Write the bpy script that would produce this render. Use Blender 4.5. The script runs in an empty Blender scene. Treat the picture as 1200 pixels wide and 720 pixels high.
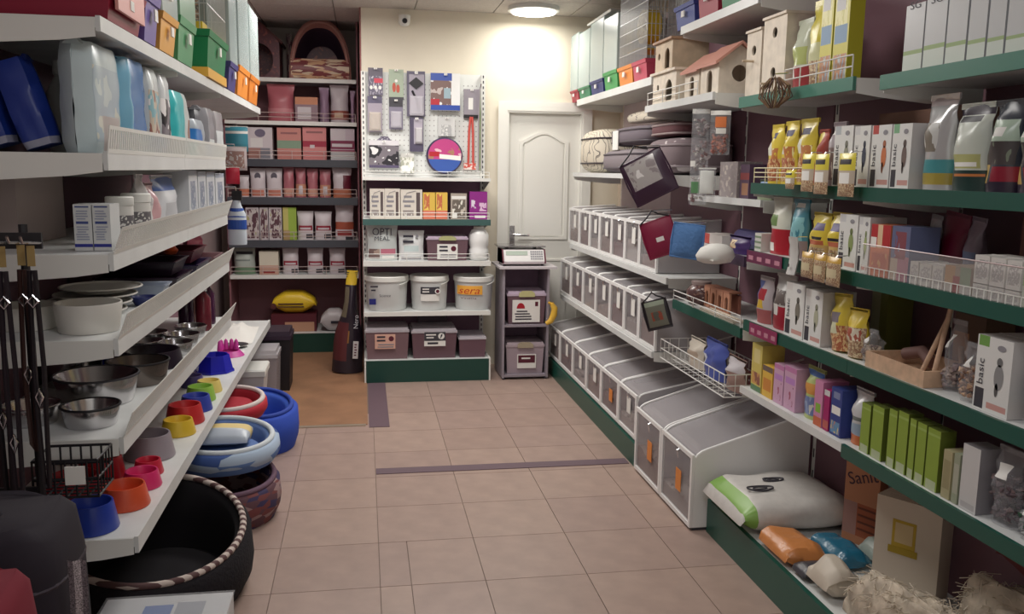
import bpy, math, random
from mathutils import Vector, Matrix
random.seed(11)
SC = bpy.context.scene
COL = SC.collection
PI = math.pi

# ------------------------------------------------------------------ camera
FPX, VPX, VPY, ROLL, EYE = 1030.0, 425.0, 197.0, 0.014, 1.57
_dy = Vector(((VPX-600)/FPX, (360-VPY)/FPX, -1)).normalized()
_v = Vector(((VPX+500-600)/FPX, (360-VPY-500*ROLL)/FPX, -1)).normalized()
_dz = _v.cross(_dy).normalized()
if _dz.y < 0: _dz = -_dz
_dx = _dy.cross(_dz)
RM = Matrix((_dx, _dy, _dz))                      # camera space -> world
cam_data = bpy.data.cameras.new('camera'); cam_data.sensor_width = 36; cam_data.lens = FPX/1200*36
cam_data.clip_start = .05
cam = bpy.data.objects.new('camera', cam_data); COL.objects.link(cam)
cam.matrix_world = Matrix.Translation((0, 0, EYE)) @ RM.to_4x4()
SC.camera = cam

# ------------------------------------------------------------------ light and exposure
def lin(c):
    g = .3*c[0]+.59*c[1]+.11*c[2]; c = [min(255, g+(x-g)*.9) for x in c]
    return tuple(((x/255)/12.92 if x/255 <= .04045 else ((x/255+.055)/1.055)**2.4) for x in c) + (1,)
world = bpy.data.worlds.new('world'); SC.world = world; world.use_nodes = True
world.node_tree.nodes['Background'].inputs[0].default_value = lin((206, 203, 196))
world.node_tree.nodes['Background'].inputs[1].default_value = .78
def area(name, loc, sx, sy, watts, col):
    l = bpy.data.lights.new(name, 'AREA'); l.shape = 'RECTANGLE'; l.size = sx; l.size_y = sy; l.energy = watts; l.color = col
    o = bpy.data.objects.new(name, l); COL.objects.link(o); o.location = loc; return o
area('added_overhead_light_back', (.45, 5.35, 2.70), .9, .6, 27, (1, .97, .93))  # unseen light added overhead to brighten the back of the aisle
area('added_overhead_light_middle', (.45, 3.35, 2.70), .9, .6, 13, (1, .97, .93))  # unseen light added overhead for the middle of the aisle
area('added_overhead_light_front', (.35, .9, 2.70), .9, .6, 10, (.95, .95, 1))  # unseen light added to lift the near floor and shelves
area('added_overhead_light_alcove', (-.5, 6.02, 2.70), .6, .6, 12, (1, .93, .9))  # unseen light added, out of frame, to brighten the alcove
SC.view_settings.view_transform = 'Standard'; SC.view_settings.look = 'None'
SC.view_settings.gamma = 1; SC.view_settings.use_curve_mapping = False
SC.view_settings.exposure = .38

# ------------------------------------------------------------------ photo measurements -> metres
def _lin(p0, p1, px=None, py=None):
    """where on the line p0..p1 (world) the photo column px or row py falls"""
    def g(p):
        c = RM.transposed() @ (Vector(p) - Vector((0, 0, EYE)))
        return c.x*FPX + (px-600)*c.z if px is not None else -c.y*FPX + (py-360)*c.z
    a, b = g(p0), g(p1)
    return Vector(p0) + (Vector(p1)-Vector(p0))*(a/(a-b))
def y_at(px, X, Z): return _lin((X, 1, Z), (X, 8, Z), px=px).y
def x_at(px, Y, Z): return _lin((-2, Y, Z), (2, Y, Z), px=px).x
def z_at(py, X, Y): return _lin((X, Y, 0), (X, Y, 3), py=py).z

# ------------------------------------------------------------------ materials
MATS = {}
def _new(name):
    m = bpy.data.materials.new(name); m.use_nodes = True
    nt = m.node_tree; return m, nt, nt.nodes['Principled BSDF']
def mat(c, rough=.5, metal=0, var=.0, scale=30, bump=0, spec=.5, alpha=1, emit=0, trans=0, coat=0):
    key = ('m', tuple(c), rough, metal, var, scale, bump, spec, alpha, emit, trans, coat)
    if key in MATS: return MATS[key]
    m, nt, b = _new('paint_%02x%02x%02x' % tuple(int(x) for x in c))
    b.inputs['Base Color'].default_value = lin(c); b.inputs['Roughness'].default_value = rough
    b.inputs['Metallic'].default_value = metal; b.inputs['Specular IOR Level'].default_value = spec
    b.inputs['Alpha'].default_value = alpha; b.inputs['Transmission Weight'].default_value = trans
    b.inputs['Coat Weight'].default_value = coat
    if emit:
        b.inputs['Emission Color'].default_value = lin(c); b.inputs['Emission Strength'].default_value = emit
    if var or bump:
        tc = nt.nodes.new('ShaderNodeTexCoord'); nz = nt.nodes.new('ShaderNodeTexNoise')
        nz.inputs['Scale'].default_value = scale; nz.inputs['Detail'].default_value = 4
        nt.links.new(tc.outputs['Object'], nz.inputs['Vector'])
        if var:
            r = nt.nodes.new('ShaderNodeValToRGB'); lo = lin([x*(1-var) for x in c]); hi = lin([min(255, x*(1+var)) for x in c])
            r.color_ramp.elements[0].color = lo; r.color_ramp.elements[1].color = hi
            r.color_ramp.elements[0].position = .35; r.color_ramp.elements[1].position = .65
            nt.links.new(nz.outputs['Fac'], r.inputs['Fac']); nt.links.new(r.outputs['Color'], b.inputs['Base Color'])
        if bump:
            bp = nt.nodes.new('ShaderNodeBump'); bp.inputs['Strength'].default_value = bump; bp.inputs['Distance'].default_value = .01
            nt.links.new(nz.outputs['Fac'], bp.inputs['Height']); nt.links.new(bp.outputs['Normal'], b.inputs['Normal'])
    MATS[key] = m; return m
def photo(cols, scale=6, rough=.4, coord='Generated', kind='noise', stretch=(1, 1, 1)):
    """printed picture: blobs of a palette"""
    key = ('p', tuple(map(tuple, cols)), scale, rough, coord, kind, stretch)
    if key in MATS: return MATS[key]
    m, nt, b = _new('printed_picture'); b.inputs['Roughness'].default_value = rough
    tc = nt.nodes.new('ShaderNodeTexCoord'); mp = nt.nodes.new('ShaderNodeMapping'); mp.inputs['Scale'].default_value = stretch
    mp.inputs['Location'].default_value = (len(MATS)*.37, len(MATS)*.21, len(MATS)*.53)
    nt.links.new(tc.outputs[coord], mp.inputs['Vector'])
    r = nt.nodes.new('ShaderNodeValToRGB'); r.color_ramp.interpolation = 'CONSTANT' if kind != 'soft' else 'LINEAR'
    n = len(cols)
    while len(r.color_ramp.elements) < n: r.color_ramp.elements.new(.5)
    for i, c in enumerate(cols):
        r.color_ramp.elements[i].position = (0 if i == 0 else .30 + .42*(i-.5)/(n-1)) if kind != 'cells' else i/n
        r.color_ramp.elements[i].color = lin(c)
    if kind == 'cells':
        t = nt.nodes.new('ShaderNodeTexVoronoi'); t.inputs['Scale'].default_value = scale
        nt.links.new(mp.outputs['Vector'], t.inputs['Vector'])
        s = nt.nodes.new('ShaderNodeSeparateColor'); nt.links.new(t.outputs['Color'], s.inputs['Color'])
        nt.links.new(s.outputs['Red'], r.inputs['Fac'])
    elif kind == 'wave':
        t = nt.nodes.new('ShaderNodeTexWave'); t.inputs['Scale'].default_value = scale; t.inputs['Distortion'].default_value = 9
        t.inputs['Detail'].default_value = 1; t.inputs['Detail Scale'].default_value = 1.2
        nt.links.new(mp.outputs['Vector'], t.inputs['Vector']); nt.links.new(t.outputs['Fac'], r.inputs['Fac'])
    else:
        t = nt.nodes.new('ShaderNodeTexNoise'); t.inputs['Scale'].default_value = scale; t.inputs['Detail'].default_value = 2
        nt.links.new(mp.outputs['Vector'], t.inputs['Vector']); nt.links.new(t.outputs['Fac'], r.inputs['Fac'])
    nt.links.new(r.outputs['Color'], b.inputs['Base Color'])
    MATS[key] = m; return m
def stripes(cols, scale, axis='X', rough=.5, coord='Object'):
    key = ('s', tuple(map(tuple, cols)), scale, axis, rough, coord)
    if key in MATS: return MATS[key]
    m, nt, b = _new('striped'); b.inputs['Roughness'].default_value = rough
    tc = nt.nodes.new('ShaderNodeTexCoord'); w = nt.nodes.new('ShaderNodeTexWave'); w.inputs['Scale'].default_value = scale
    w.bands_direction = axis; r = nt.nodes.new('ShaderNodeValToRGB'); r.color_ramp.interpolation = 'CONSTANT'
    r.color_ramp.elements[0].color = lin(cols[0]); r.color_ramp.elements[1].color = lin(cols[1]); r.color_ramp.elements[1].position = .5
    nt.links.new(tc.outputs[coord], w.inputs['Vector']); nt.links.new(w.outputs['Fac'], r.inputs['Fac'])
    nt.links.new(r.outputs['Color'], b.inputs['Base Color']); MATS[key] = m; return m
def film(c=(235, 235, 240), clear=.75, rough=.15, bump=.0):
    """thin clear or milky plastic"""
    key = ('f', tuple(c), clear, rough, bump)
    if key in MATS: return MATS[key]
    m = bpy.data.materials.new('clear_plastic'); m.use_nodes = True; nt = m.node_tree; b = nt.nodes['Principled BSDF']
    b.inputs['Base Color'].default_value = lin(c); b.inputs['Roughness'].default_value = rough
    t = nt.nodes.new('ShaderNodeBsdfTransparent'); mx = nt.nodes.new('ShaderNodeMixShader')
    t.inputs['Color'].default_value = (.96, .96, .96, 1); mx.inputs['Fac'].default_value = clear
    nt.links.new(b.outputs['BSDF'], mx.inputs[1]); nt.links.new(t.outputs['BSDF'], mx.inputs[2])
    nt.links.new(mx.outputs['Shader'], nt.nodes['Material Output'].inputs['Surface'])
    if bump:
        nz = nt.nodes.new('ShaderNodeTexNoise'); nz.inputs['Scale'].default_value = 22; bp = nt.nodes.new('ShaderNodeBump')
        tc = nt.nodes.new('ShaderNodeTexCoord'); nt.links.new(tc.outputs['Object'], nz.inputs['Vector'])
        bp.inputs['Strength'].default_value = bump; bp.inputs['Distance'].default_value = .03
        nt.links.new(nz.outputs['Fac'], bp.inputs['Height']); nt.links.new(bp.outputs['Normal'], b.inputs['Normal'])
    MATS[key] = m; return m

WHITE = mat((226, 226, 220), .45); SHELFW = mat((214, 216, 214), .4, var=.02, scale=6); GREEN = mat((18, 82, 68), .35)
GREENL = mat((70, 130, 112), .3); PAPER = mat((232, 230, 224), .7); BLACK = mat((20, 17, 24), .5); DGREY = mat((60, 58, 66), .5)
STEEL = mat((200, 198, 200), .18, 1); CHROME = mat((225, 225, 228), .12, 1); WOOD = mat((202, 180, 152), .6, var=.06, scale=14)
PLY = mat((224, 211, 192), .6, var=.04, scale=20); CARD = mat((150, 112, 84), .8, var=.05); INK = mat((46, 44, 58), .6)
RED = mat((186, 24, 40), .4); MAROON = mat((96, 20, 44), .5); YEL = mat((232, 198, 40), .4); ORANGE = mat((232, 132, 40), .4)
BLUE = mat((40, 74, 170), .4); NAVY = mat((28, 34, 120), .35); TEAL = mat((40, 130, 150), .4); PINK = mat((222, 60, 120), .4)
MAG = mat((168, 30, 120), .4); LGREEN = mat((130, 178, 48), .45); GRASS = mat((112, 156, 40), .45); SILVER = mat((196, 198, 204), .25, .35)
BACKP = mat((122, 84, 96), .6); PURPLE = mat((74, 40, 110), .5); GREY = mat((140, 138, 144), .55); LILAC = mat((206, 150, 186), .45)
SKYB = mat((96, 150, 205), .45); CREAM = mat((232, 220, 190), .6); FILM = film(); FILMB = film(bump=.6, clear=.84, rough=.08); MILK = film((214, 206, 214), .38, .3)

# ------------------------------------------------------------------ mesh builder
class MB:
    def __init__(s): s.v = []; s.f = []; s.m = []; s.mats = []
    def mi(s, m):
        if m not in s.mats: s.mats.append(m)
        return s.mats.index(m)
    def face(s, idx, m): s.f.append(tuple(idx)); s.m.append(s.mi(m))
    def poly(s, pts, m):
        b = len(s.v); s.v += [tuple(p) for p in pts]; s.face(range(b, b+len(pts)), m); return s
    def box(s, x0, x1, y0, y1, z0, z1, m, top=None, front=None):
        b = len(s.v)
        s.v += [(x, y, z) for z in (z0, z1) for y in (y0, y1) for x in (x0, x1)]
        for k, q in enumerate(((0, 2, 3, 1), (4, 5, 7, 6), (0, 1, 5, 4), (2, 6, 7, 3), (0, 4, 6, 2), (1, 3, 7, 5))):
            s.face([b+i for i in q], top if (top and k == 1) else front if (front and k == 2) else m)
        return s
    def grid(s, rows, m, wrap=False, matf=None):
        b = len(s.v); n = len(rows[0])
        for r in rows: s.v += [tuple(p) for p in r]
        for i in range(len(rows)-1):
            for j in range(n if wrap else n-1):
                k = (j+1) % n
                s.face((b+i*n+j, b+i*n+k, b+(i+1)*n+k, b+(i+1)*n+j), matf(i, j) if matf else m)
        return s
    def loft(s, rings, m, caps=True, matf=None):
        b = len(s.v); n = len(rings[0]); s.grid(rings, m, True, matf)
        if caps:
            s.face([b+j for j in reversed(range(n))], m); s.face([b+(len(rings)-1)*n+j for j in range(n)], m)
        return s
    def lathe(s, prof, m, n=24, c=(0, 0, 0), sx=1, sy=1, matf=None, caps=False):
        rings = [[(c[0]+r*sx*math.cos(2*PI*j/n), c[1]+r*sy*math.sin(2*PI*j/n), c[2]+z) for j in range(n)] for r, z in prof]
        return s.loft(rings, m, caps, (lambda i, j: matf(i)) if matf else None)
    def tube(s, pts, r, m, n=5, closed=False, caps=True):
        pts = [Vector(p) for p in pts]; rings = []; up = None
        for i, p in enumerate(pts):
            if closed: d = pts[(i+1) % len(pts)] - pts[i-1]
            else: d = pts[min(i+1, len(pts)-1)] - pts[max(i-1, 0)]
            d.normalize()
            if up is None: up = d.orthogonal().normalized()
            up = (up - d*up.dot(d)); up = up.normalized() if up.length > 1e-6 else d.orthogonal().normalized()
            w = d.cross(up); rr = r[i] if isinstance(r, (list, tuple)) else r
            rings.append([p + (up*math.cos(2*PI*k/n) + w*math.sin(2*PI*k/n))*rr for k in range(n)])
        if closed: rings.append(rings[0]); caps = False
        return s.loft(rings, m, caps)
    def disc(s, c, r, m, axis='Y', n=20, ry=None):
        ry = ry or r; pts = []
        for k in range(n):
            a = 2*PI*k/n; u, w = r*math.cos(a), ry*math.sin(a)
            pts.append((c[0]+u, c[1], c[2]+w) if axis == 'Y' else (c[0], c[1]-u, c[2]+w) if axis == 'X' else (c[0]+u, c[1]+w, c[2]))
        return s.poly(pts, m)
    def prism(s, pts, y0, y1, m, edge=None):
        """outline in x,z extruded along y"""
        n = len(pts); b = len(s.v)
        s.v += [(x, y0, z) for x, z in pts] + [(x, y1, z) for x, z in pts]
        s.face([b+i for i in range(n)], m); s.face([b+n+i for i in reversed(range(n))], m)
        for i in range(n): s.face((b+i, b+n+i, b+n+(i+1) % n, b+(i+1) % n), edge or m)
        return s
    def holed(s, outer, hc, hole, y0, y1, m, mi=None):
        """panel in x,z with one star-shaped hole: outer and hole are point lists round hc"""
        ang = sorted({round(math.atan2(z-hc[1], x-hc[0]), 5) for x, z in outer} | {round(-PI+2*PI*k/28, 5) for k in range(28)})
        def hit(poly, a):
            dx, dz = math.cos(a), math.sin(a); best = None
            for (x1, z1), (x2, z2) in zip(poly, poly[1:]+poly[:1]):
                ex, ez = x2-x1, z2-z1; den = dx*ez-dz*ex
                if abs(den) < 1e-9: continue
                t = ((x1-hc[0])*ez-(z1-hc[1])*ex)/den; u = ((x1-hc[0])*dz-(z1-hc[1])*dx)/den
                if t > 1e-6 and -1e-4 <= u <= 1.0001 and (best is None or t < best): best = t
            best = best or .001
            return (hc[0]+dx*best, hc[1]+dz*best)
        O = [hit(outer, a) for a in ang]; H = [hit(hole, a) for a in ang]
        rows = [[(x, y0, z) for x, z in H], [(x, y0, z) for x, z in O], [(x, y1, z) for x, z in O], [(x, y1, z) for x, z in H], [(x, y0, z) for x, z in H]]
        return s.grid(rows, m, True)
    def move(s, f):
        s.v = [tuple(f(*p)) for p in s.v]; return s
    def mesh(s, name, smooth=False):
        me = bpy.data.meshes.new(name); me.from_pydata(s.v, [], s.f)
        for m in s.mats: me.materials.append(m)
        me.polygons.foreach_set('material_index', s.m)
        if smooth:
            me.polygons.foreach_set('use_smooth', [True]*len(s.f)); me.set_sharp_from_angle(angle=math.radians(smooth if smooth > 1 else 40))
        me.update(); return me
    def build(s, name, parent=None, loc=(0, 0, 0), rz=0, smooth=False, rot=None):
        o = bpy.data.objects.new(name, s.mesh(name, smooth)); COL.objects.link(o); o.parent = parent
        o.location = loc; o.rotation_euler = rot or (0, 0, rz); return o
def tag(o, label, cat, group=None):
    o['label'] = label; o['category'] = cat
    if group: o['group'] = group
    return o
def thing(name, label, cat, loc=(0, 0, 0), rz=0, group=None, rot=None):
    o = bpy.data.objects.new(name, None); COL.objects.link(o); o.empty_display_size = .05
    o.location = (loc[0], loc[1], loc[2]+(.0012 if loc[2] > .01 else 0)); o.rotation_euler = rot or (0, 0, rz); return tag(o, label, cat, group)
def struct(o): o['kind'] = 'structure'; return o
def copy_tree(o, label=None, loc=None, rz=None, parent=None):
    c = o.copy(); COL.objects.link(c); c.parent = parent
    if label: c['label'] = label
    if loc is not None: c.location = loc
    if rz is not None: c.rotation_euler = (0, 0, rz)
    for ch in o.children: copy_tree(ch, parent=c)
    return c
_TXT = {}
def text(s, parent, x, y, z, h, m, spin=0, w=None, rot=None, name='lettering', shear=0):
    """flat printed lettering standing on a front face (reads from -Y)"""
    key = (s, m.name, shear)
    if key not in _TXT:
        cu = bpy.data.curves.new('lettering', 'FONT'); cu.body = s; cu.align_x = 'CENTER'; cu.align_y = 'CENTER'; cu.size = 1; cu.shear = shear
        cu.resolution_u = 3; t = bpy.data.objects.new('t', cu); COL.objects.link(t); bpy.context.view_layer.update()
        me = bpy.data.meshes.new_from_object(t.evaluated_get(bpy.context.evaluated_depsgraph_get()))
        bpy.data.objects.remove(t); me.materials.clear(); me.materials.append(m); _TXT[key] = me
    o = bpy.data.objects.new(name, _TXT[key]); COL.objects.link(o); o.parent = parent; o.location = (x, y, z)
    o.rotation_euler = rot or (PI/2, -spin, 0)
    sx = h/.72
    if w:
        d = max(v.co.x for v in _TXT[key].vertices)-min(v.co.x for v in _TXT[key].vertices); o.scale = (w/max(d, .01), sx, 1)
    else: o.scale = (sx, sx, 1)
    return o

# ------------------------------------------------------------------ packaging
def printed(regs, base, nu=8, nv=10):
    us = sorted({0., 1.} | {k/nu for k in range(nu+1)} | {r[0] for r in regs} | {r[1] for r in regs})
    vs = sorted({0., 1.} | {k/nv for k in range(nv+1)} | {r[2] for r in regs} | {r[3] for r in regs})
    def pick(i, j):
        u = (us[j]+us[j+1])/2; v = (vs[i]+vs[i+1])/2; m = base
        for r in regs:
            if r[0] <= u <= r[1] and r[2] <= v <= r[3]: m = r[4]
        return m
    return us, vs, pick
def carton(name, label, cat, loc, rz, w, h, d, base, regs=(), side=None, top=None, texts=(), ovals=(), group=None, lean=0, tilt=0):
    """printed cardboard box; front looks to local -Y and stands at y = 0"""
    t = thing(name, label, cat, loc, rz, group)
    t.location.z += d*math.sin(max(0, lean))+w/2*math.sin(abs(tilt))
    if lean or tilt: t.rotation_euler = (Matrix.Rotation(rz, 3, 'Z') @ Matrix.Rotation(-lean, 3, 'X') @ Matrix.Rotation(tilt, 3, 'Y')).to_euler()
    mb = MB(); us, vs, pick = printed(regs, base, 1, 1)
    mb.grid([[(-w/2+w*u, 0, h*v) for u in us] for v in vs], base, matf=pick)
    s = side or base
    b = len(mb.v); mb.v += [(-w/2, 0, 0), (w/2, 0, 0), (w/2, d, 0), (-w/2, d, 0), (-w/2, 0, h), (w/2, 0, h), (w/2, d, h), (-w/2, d, h)]
    for q, m in (((0, 3, 2, 1), s), ((4, 5, 6, 7), top or s), ((1, 2, 6, 5), s), ((2, 3, 7, 6), s), ((3, 0, 4, 7), s)): mb.face([b+i for i in q], m)
    body = mb.build('box_body', t)
    MB().box(-w/2+.001, w/2-.001, d*.47, d*.53, h, h+.0012, s).build('closing_flap', t)
    for (u, v, ru, rv, m) in ovals: MB().disc((-w/2+w*u, -.0008, h*v), ru*w, m, ry=rv*h).build('picture', t)
    for tx in texts: text(tx[0], t, -w/2+w*tx[1], -.0016, h*tx[2], tx[3], tx[4], *(tx[5:6] or (0,)), w=tx[6] if len(tx) > 6 else None)
    return t
def pouch(name, label, cat, loc, rz, w, h, d, base, regs=(), texts=(), seal=None, neck=.93, group=None, lean=0, tilt=0, wr=.004, swell=1, contents=None, ovals=()):
    """stand-up bag, pinched at the top; front looks to -Y, deepest point near y = 0"""
    t = thing(name, label, cat, loc, rz, group)
    t.location.z += d*math.sin(max(0, lean))+w/2*math.sin(abs(tilt))
    if lean or tilt: t.rotation_euler = (Matrix.Rotation(rz, 3, 'Z') @ Matrix.Rotation(-lean, 3, 'X') @ Matrix.Rotation(tilt, 3, 'Y')).to_euler()
    us, vs, pick = printed(regs, base); rnd = random.Random(hash(label) % 999 if False else len(label)*7+int(w*1000)); ph = rnd.random()*6
    def D(v): return d*.37*max(.02, (1-max(0, (v-.60)/.33)**1.3 if v < .92 else 0.02))*(.9+.1*math.sin(min(1, v*2.2)*PI*.5))
    nk = 1-(1-neck)*.22 if neck > .3 else .35
    def W(v): return w/2*(1 - .03*math.sin(v*PI)*swell)*(1 if v < .35 else 1-(1-nk)*math.sin(min(1, (v-.35)/.45)*PI/2)+(.05*(v-.8)/.2 if v > .8 and neck > .3 else 0))
    def pt(u, v, sg):
        x = (2*u-1); bul = (1-abs(x)**2.6)
        n = wr*(math.sin(9*u+5*v+ph)+math.sin(17*v-7*u+2*ph))*(.4+v)
        return (x*W(v)+n*.4, d/2 + sg*(D(v)*bul+.0012)+n*.6*(v > .03)*min(1, D(v)/.02), h*v)
    mb = MB()
    mb.grid([[pt(u, v, -1) for u in us] for v in vs], base, matf=pick)
    mb.grid([[pt(u, v, 1) for u in reversed(us)] for v in vs], base)
    nu, nv = len(us), len(vs); 
    f0 = [j for j in range(nu)]; b0 = [nu*nv+nu-1-j for j in range(nu)]
    for j in range(nu-1): mb.face((f0[j+1], f0[j], b0[j], b0[j+1]), base)
    for i in range(nv-1):
        mb.face((i*nu+nu-1, nu*nv+i*nu, nu*nv+(i+1)*nu, (i+1)*nu+nu-1), base)
        mb.face((nu*nv+i*nu+nu-1, i*nu, (i+1)*nu, nu*nv+(i+1)*nu+nu-1), base)
    mb.build('bag_body', t, smooth=50)
    sm = seal or base; q = MB()
    for k in range(3): q.box(-W(1)*.99, W(1)*.99, d/2-.0035, d/2+.0035, h*(.935+.02*k), h*(.935+.02*k)+.006, sm)
    q.build('top_seal', t)
    if contents: contents.parent = t
    for (u, v, ru, rv, m) in ovals:
        yy = pt(u, v, -1)[1]-.003; MB().disc((-w/2+w*u, yy, h*v), ru*w, m, ry=rv*h).build('picture', t)
    for tx in texts:
        yy = pt(tx[1], tx[2], -1)[1]-.004; text(tx[0], t, -w/2+w*tx[1], yy, h*tx[2], tx[3], tx[4], *(tx[5:6] or (0,)), w=tx[6] if len(tx) > 6 else None)
    return t
def softpack(name, label, cat, loc, rz, w, h, d, base, regs=(), group=None, wr=.003, e=.35, tilt=0, **kw):
    """film-wrapped block: rounded box with pinched film ears on top; front looks to -Y"""
    t = thing(name, label, cat, loc, rz, group); t.location.z += w/2*math.sin(abs(tilt))
    if tilt: t.rotation_euler = (Matrix.Rotation(rz, 3, 'Z') @ Matrix.Rotation(tilt, 3, 'Y')).to_euler()
    us, vs, pick = printed(regs, base); ph = w*37
    def R(v): return 1-.10*abs(2*v-1)**6
    def pt(u, v, sg):
        x = 2*u-1; b = (1-abs(x)**7)**.5*R(v); n = wr*(math.sin(11*u+7*v+ph)+math.sin(19*v-5*u))
        return (x*w/2*R(v), d/2+sg*(d/2*b*(.94+.06*math.sin(PI*v))+n*.5), h*v)
    mb = MB(); mb.grid([[pt(u, v, -1) for u in us] for v in vs], base, matf=pick); mb.grid([[pt(u, v, 1) for u in reversed(us)] for v in vs], base)
    for v in (0., 1.):
        q = [pt(u, v, -1) for u in us]+[pt(u, v, 1) for u in reversed(us)]; mb.poly(q if v else q[::-1], base)
    mb.build('pack_body', t, smooth=55)
    for sx in (-1, 1): MB().loft([[(sx*w*.30, d*.25, h-.002), (sx*w*.46, d*.25, h-.01), (sx*w*.46, d*.75, h-.01), (sx*w*.30, d*.75, h-.002)], [(sx*w*.36, d*.42, h+.012), (sx*w*.44, d*.42, h+.008), (sx*w*.44, d*.58, h+.008), (sx*w*.36, d*.58, h+.012)]], base).build('film_ear', t)
    return t
def lumps(n, bx, r, mats, seed=1, shape=None):
    """loose pieces in a box, one mesh"""
    rnd = random.Random(seed); mb = MB()
    for _ in range(n):
        c = [rnd.uniform(bx[2*i], bx[2*i+1]) for i in range(3)]
        if shape and not shape(*c): continue
        m = rnd.choice(mats); rr = r*rnd.uniform(.7, 1.3); rot = Matrix.Rotation(rnd.random()*6, 3, 'X') @ Matrix.Rotation(rnd.random()*6, 3, 'Z')
        b = len(mb.v); st = (1, rnd.uniform(.5, 1), rnd.uniform(.4, .9))
        for p in ((1, 0, 0), (-1, 0, 0), (0, 1, 0), (0, -1, 0), (0, 0, 1), (0, 0, -1)):
            mb.v.append(tuple(Vector(c)+rot @ Vector([p[i]*st[i]*rr for i in range(3)])))
        for q in ((0, 2, 4), (2, 1, 4), (1, 3, 4), (3, 0, 4), (2, 0, 5), (1, 2, 5), (3, 1, 5), (0, 3, 5)): mb.face([b+i for i in q], m)
    return mb
def sack(name, label, cat, loc, rz, L, w, h, base, matf=None, group=None, rot=None, wr=.012, ends=.10, parts=None, n=22):
    """filled bag lying flat: length along local x, pinched ends"""
    t = thing(name, label, cat, loc, rz, group, rot); mb = MB(); rings = []; mm = []
    rnd = random.Random(int(L*1000+w*100)); ph = rnd.random()*6
    for i in range(n+1):
        s = i/n; e = min(s, 1-s)/ends; k = min(1, e); th = h/2*(k**.6 if k < 1 else 1)*(.9+.1*math.sin(s*PI)); th = max(th, .003)
        ww = w/2*(1 if k >= 1 else .94+.06*k)
        ring = []
        for j in range(20):
            a = 2*PI*j/20; ca, sa = math.cos(a), math.sin(a)
            x = -L/2+L*s; y = ww*math.copysign(abs(ca)**.6, ca); z = max(th, .003)*math.copysign(abs(sa)**.75, sa)
            nz = wr*(math.sin(11*s*L/.5+3*a+ph)+math.sin(7*a-9*s*L/.5+2*ph))*.35
            ring.append((x, y+nz*(abs(ca) > .5), h/2+z+(nz if sa > 0 else 0) if th > .006 else h*.35+z))
        rings.append(ring)
    mb.loft(rings, base, True, (lambda i, j: matf((i+.5)/n, j/20)) if matf else None)
    mb.build('bag_body', t, smooth=60); return t
# ================================================================== the room
XL, XR, YB, YA, ZC, TP = -1.24, 2.04, 6.95, 8.12, 2.76, .403
CREAMW = mat((230, 220, 200), .75, var=.015, scale=3); PALEW = mat((205, 195, 188), .8)
TILE = [mat(c, .42, var=.03, scale=9) for c in ((165, 139, 127), (162, 136, 124), (168, 142, 129), (163, 137, 126))]
GROUT = mat((136, 117, 107), .8); LINO = mat((150, 108, 78), .5, var=.06, scale=5)
floor = struct(MB().box(XL-.1, XR+.1, -1.2, YA+.1, -.12, -.006, GROUT).build('floor'))
tile_me = [None]*len(TILE)
def tile(x0, x1, y0, y1, k):
    g = .0016; o = MB().box(x0+g, x1-g, y0+g, y1-g, -.006, 0, TILE[k]).build('tile', floor); return o
ix0, iy0 = .047-4*TP, 3.165-8*TP
for k in range(4): tile_me[k] = MB().box(.0015, TP-.0015, .0015, TP-.0015, -.006, 0, TILE[k]).mesh('tile')
rt = random.Random(3)
for i in range(9):
    for j in range(19):
        x, y = ix0+i*TP, iy0+j*TP
        if x > XR or y > 6.9 or (x < .04 and y > 5.25) or x+TP < XL: continue
        if i == 4 and j in (7, 8):                                  # the cut tiles of the old hatch
            w = .118; tile(x, x+w, y, y+TP, rt.randrange(4)); tile(x+w, x+TP, y, y+TP, rt.randrange(4)); continue
        o = bpy.data.objects.new('tile', tile_me[rt.randrange(4)]); COL.objects.link(o); o.parent = floor; o.location = (x, y, 0)
STRIP = mat((104, 82, 92), .5)
struct(MB().box(.05, 1.41, 4.42, 4.505, 0, .0035, STRIP).build('trim_1'))
struct(MB().box(.02, .145, 5.27, 6.40, 0, .0035, STRIP).build('trim_2'))
struct(MB().box(XL, .012, 5.33, YA, -.006, .004, LINO).build('floor_alcove'))
struct(MB().box(-.62, .0, 5.30, 5.335, 0, .007, mat((196, 180, 160), .3, .6)).build('trim_3'))

DX0, DX1, DZ = 1.06, 1.79, 2.09                                   # door with its frame
wb = MB(); wb.box(.0, DX0, YB, YB+.12, 0, ZC, CREAMW); wb.box(DX1, XR+.1, YB, YB+.12, 0, ZC, CREAMW); wb.box(DX0, DX1, YB, YB+.12, DZ, ZC, CREAMW)
struct(wb.build('wall_back'))
struct(MB().box(-.012, .0, YB, YA, 0, ZC, mat((150, 92, 92), .8)).build('wall_alcove_right'))
struct(MB().box(XL, .0, YA, YA+.1, 0, ZC, mat((198, 184, 176), .8)).build('wall_alcove_back'))
struct(MB().box(XR, XR+.1, -1.2, YB+.1, 0, ZC, mat((214, 196, 176), .8)).build('wall_right'))
struct(MB().box(XL-.1, XL, -1.2, YA+.1, 0, ZC, mat((170, 150, 150), .8)).build('wall_left'))
# ceiling panels
ceil = struct(MB().box(XL-.1, XR+.1, -1.2, YA+.1, ZC+.012, ZC+.1, mat((150, 142, 138), .9)).build('ceiling'))
pan = MB().box(.004, .596, .004, .596, ZC, ZC+.014, mat((196, 188, 180), .9, var=.03, scale=60)).mesh('ceiling_panel')
for i in range(6):
    for j in range(16):
        o = bpy.data.objects.new('ceiling_panel', pan); COL.objects.link(o); o.parent = ceil; o.location = (XL-.16+i*.6, -1.4+j*.6, 0)
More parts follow.
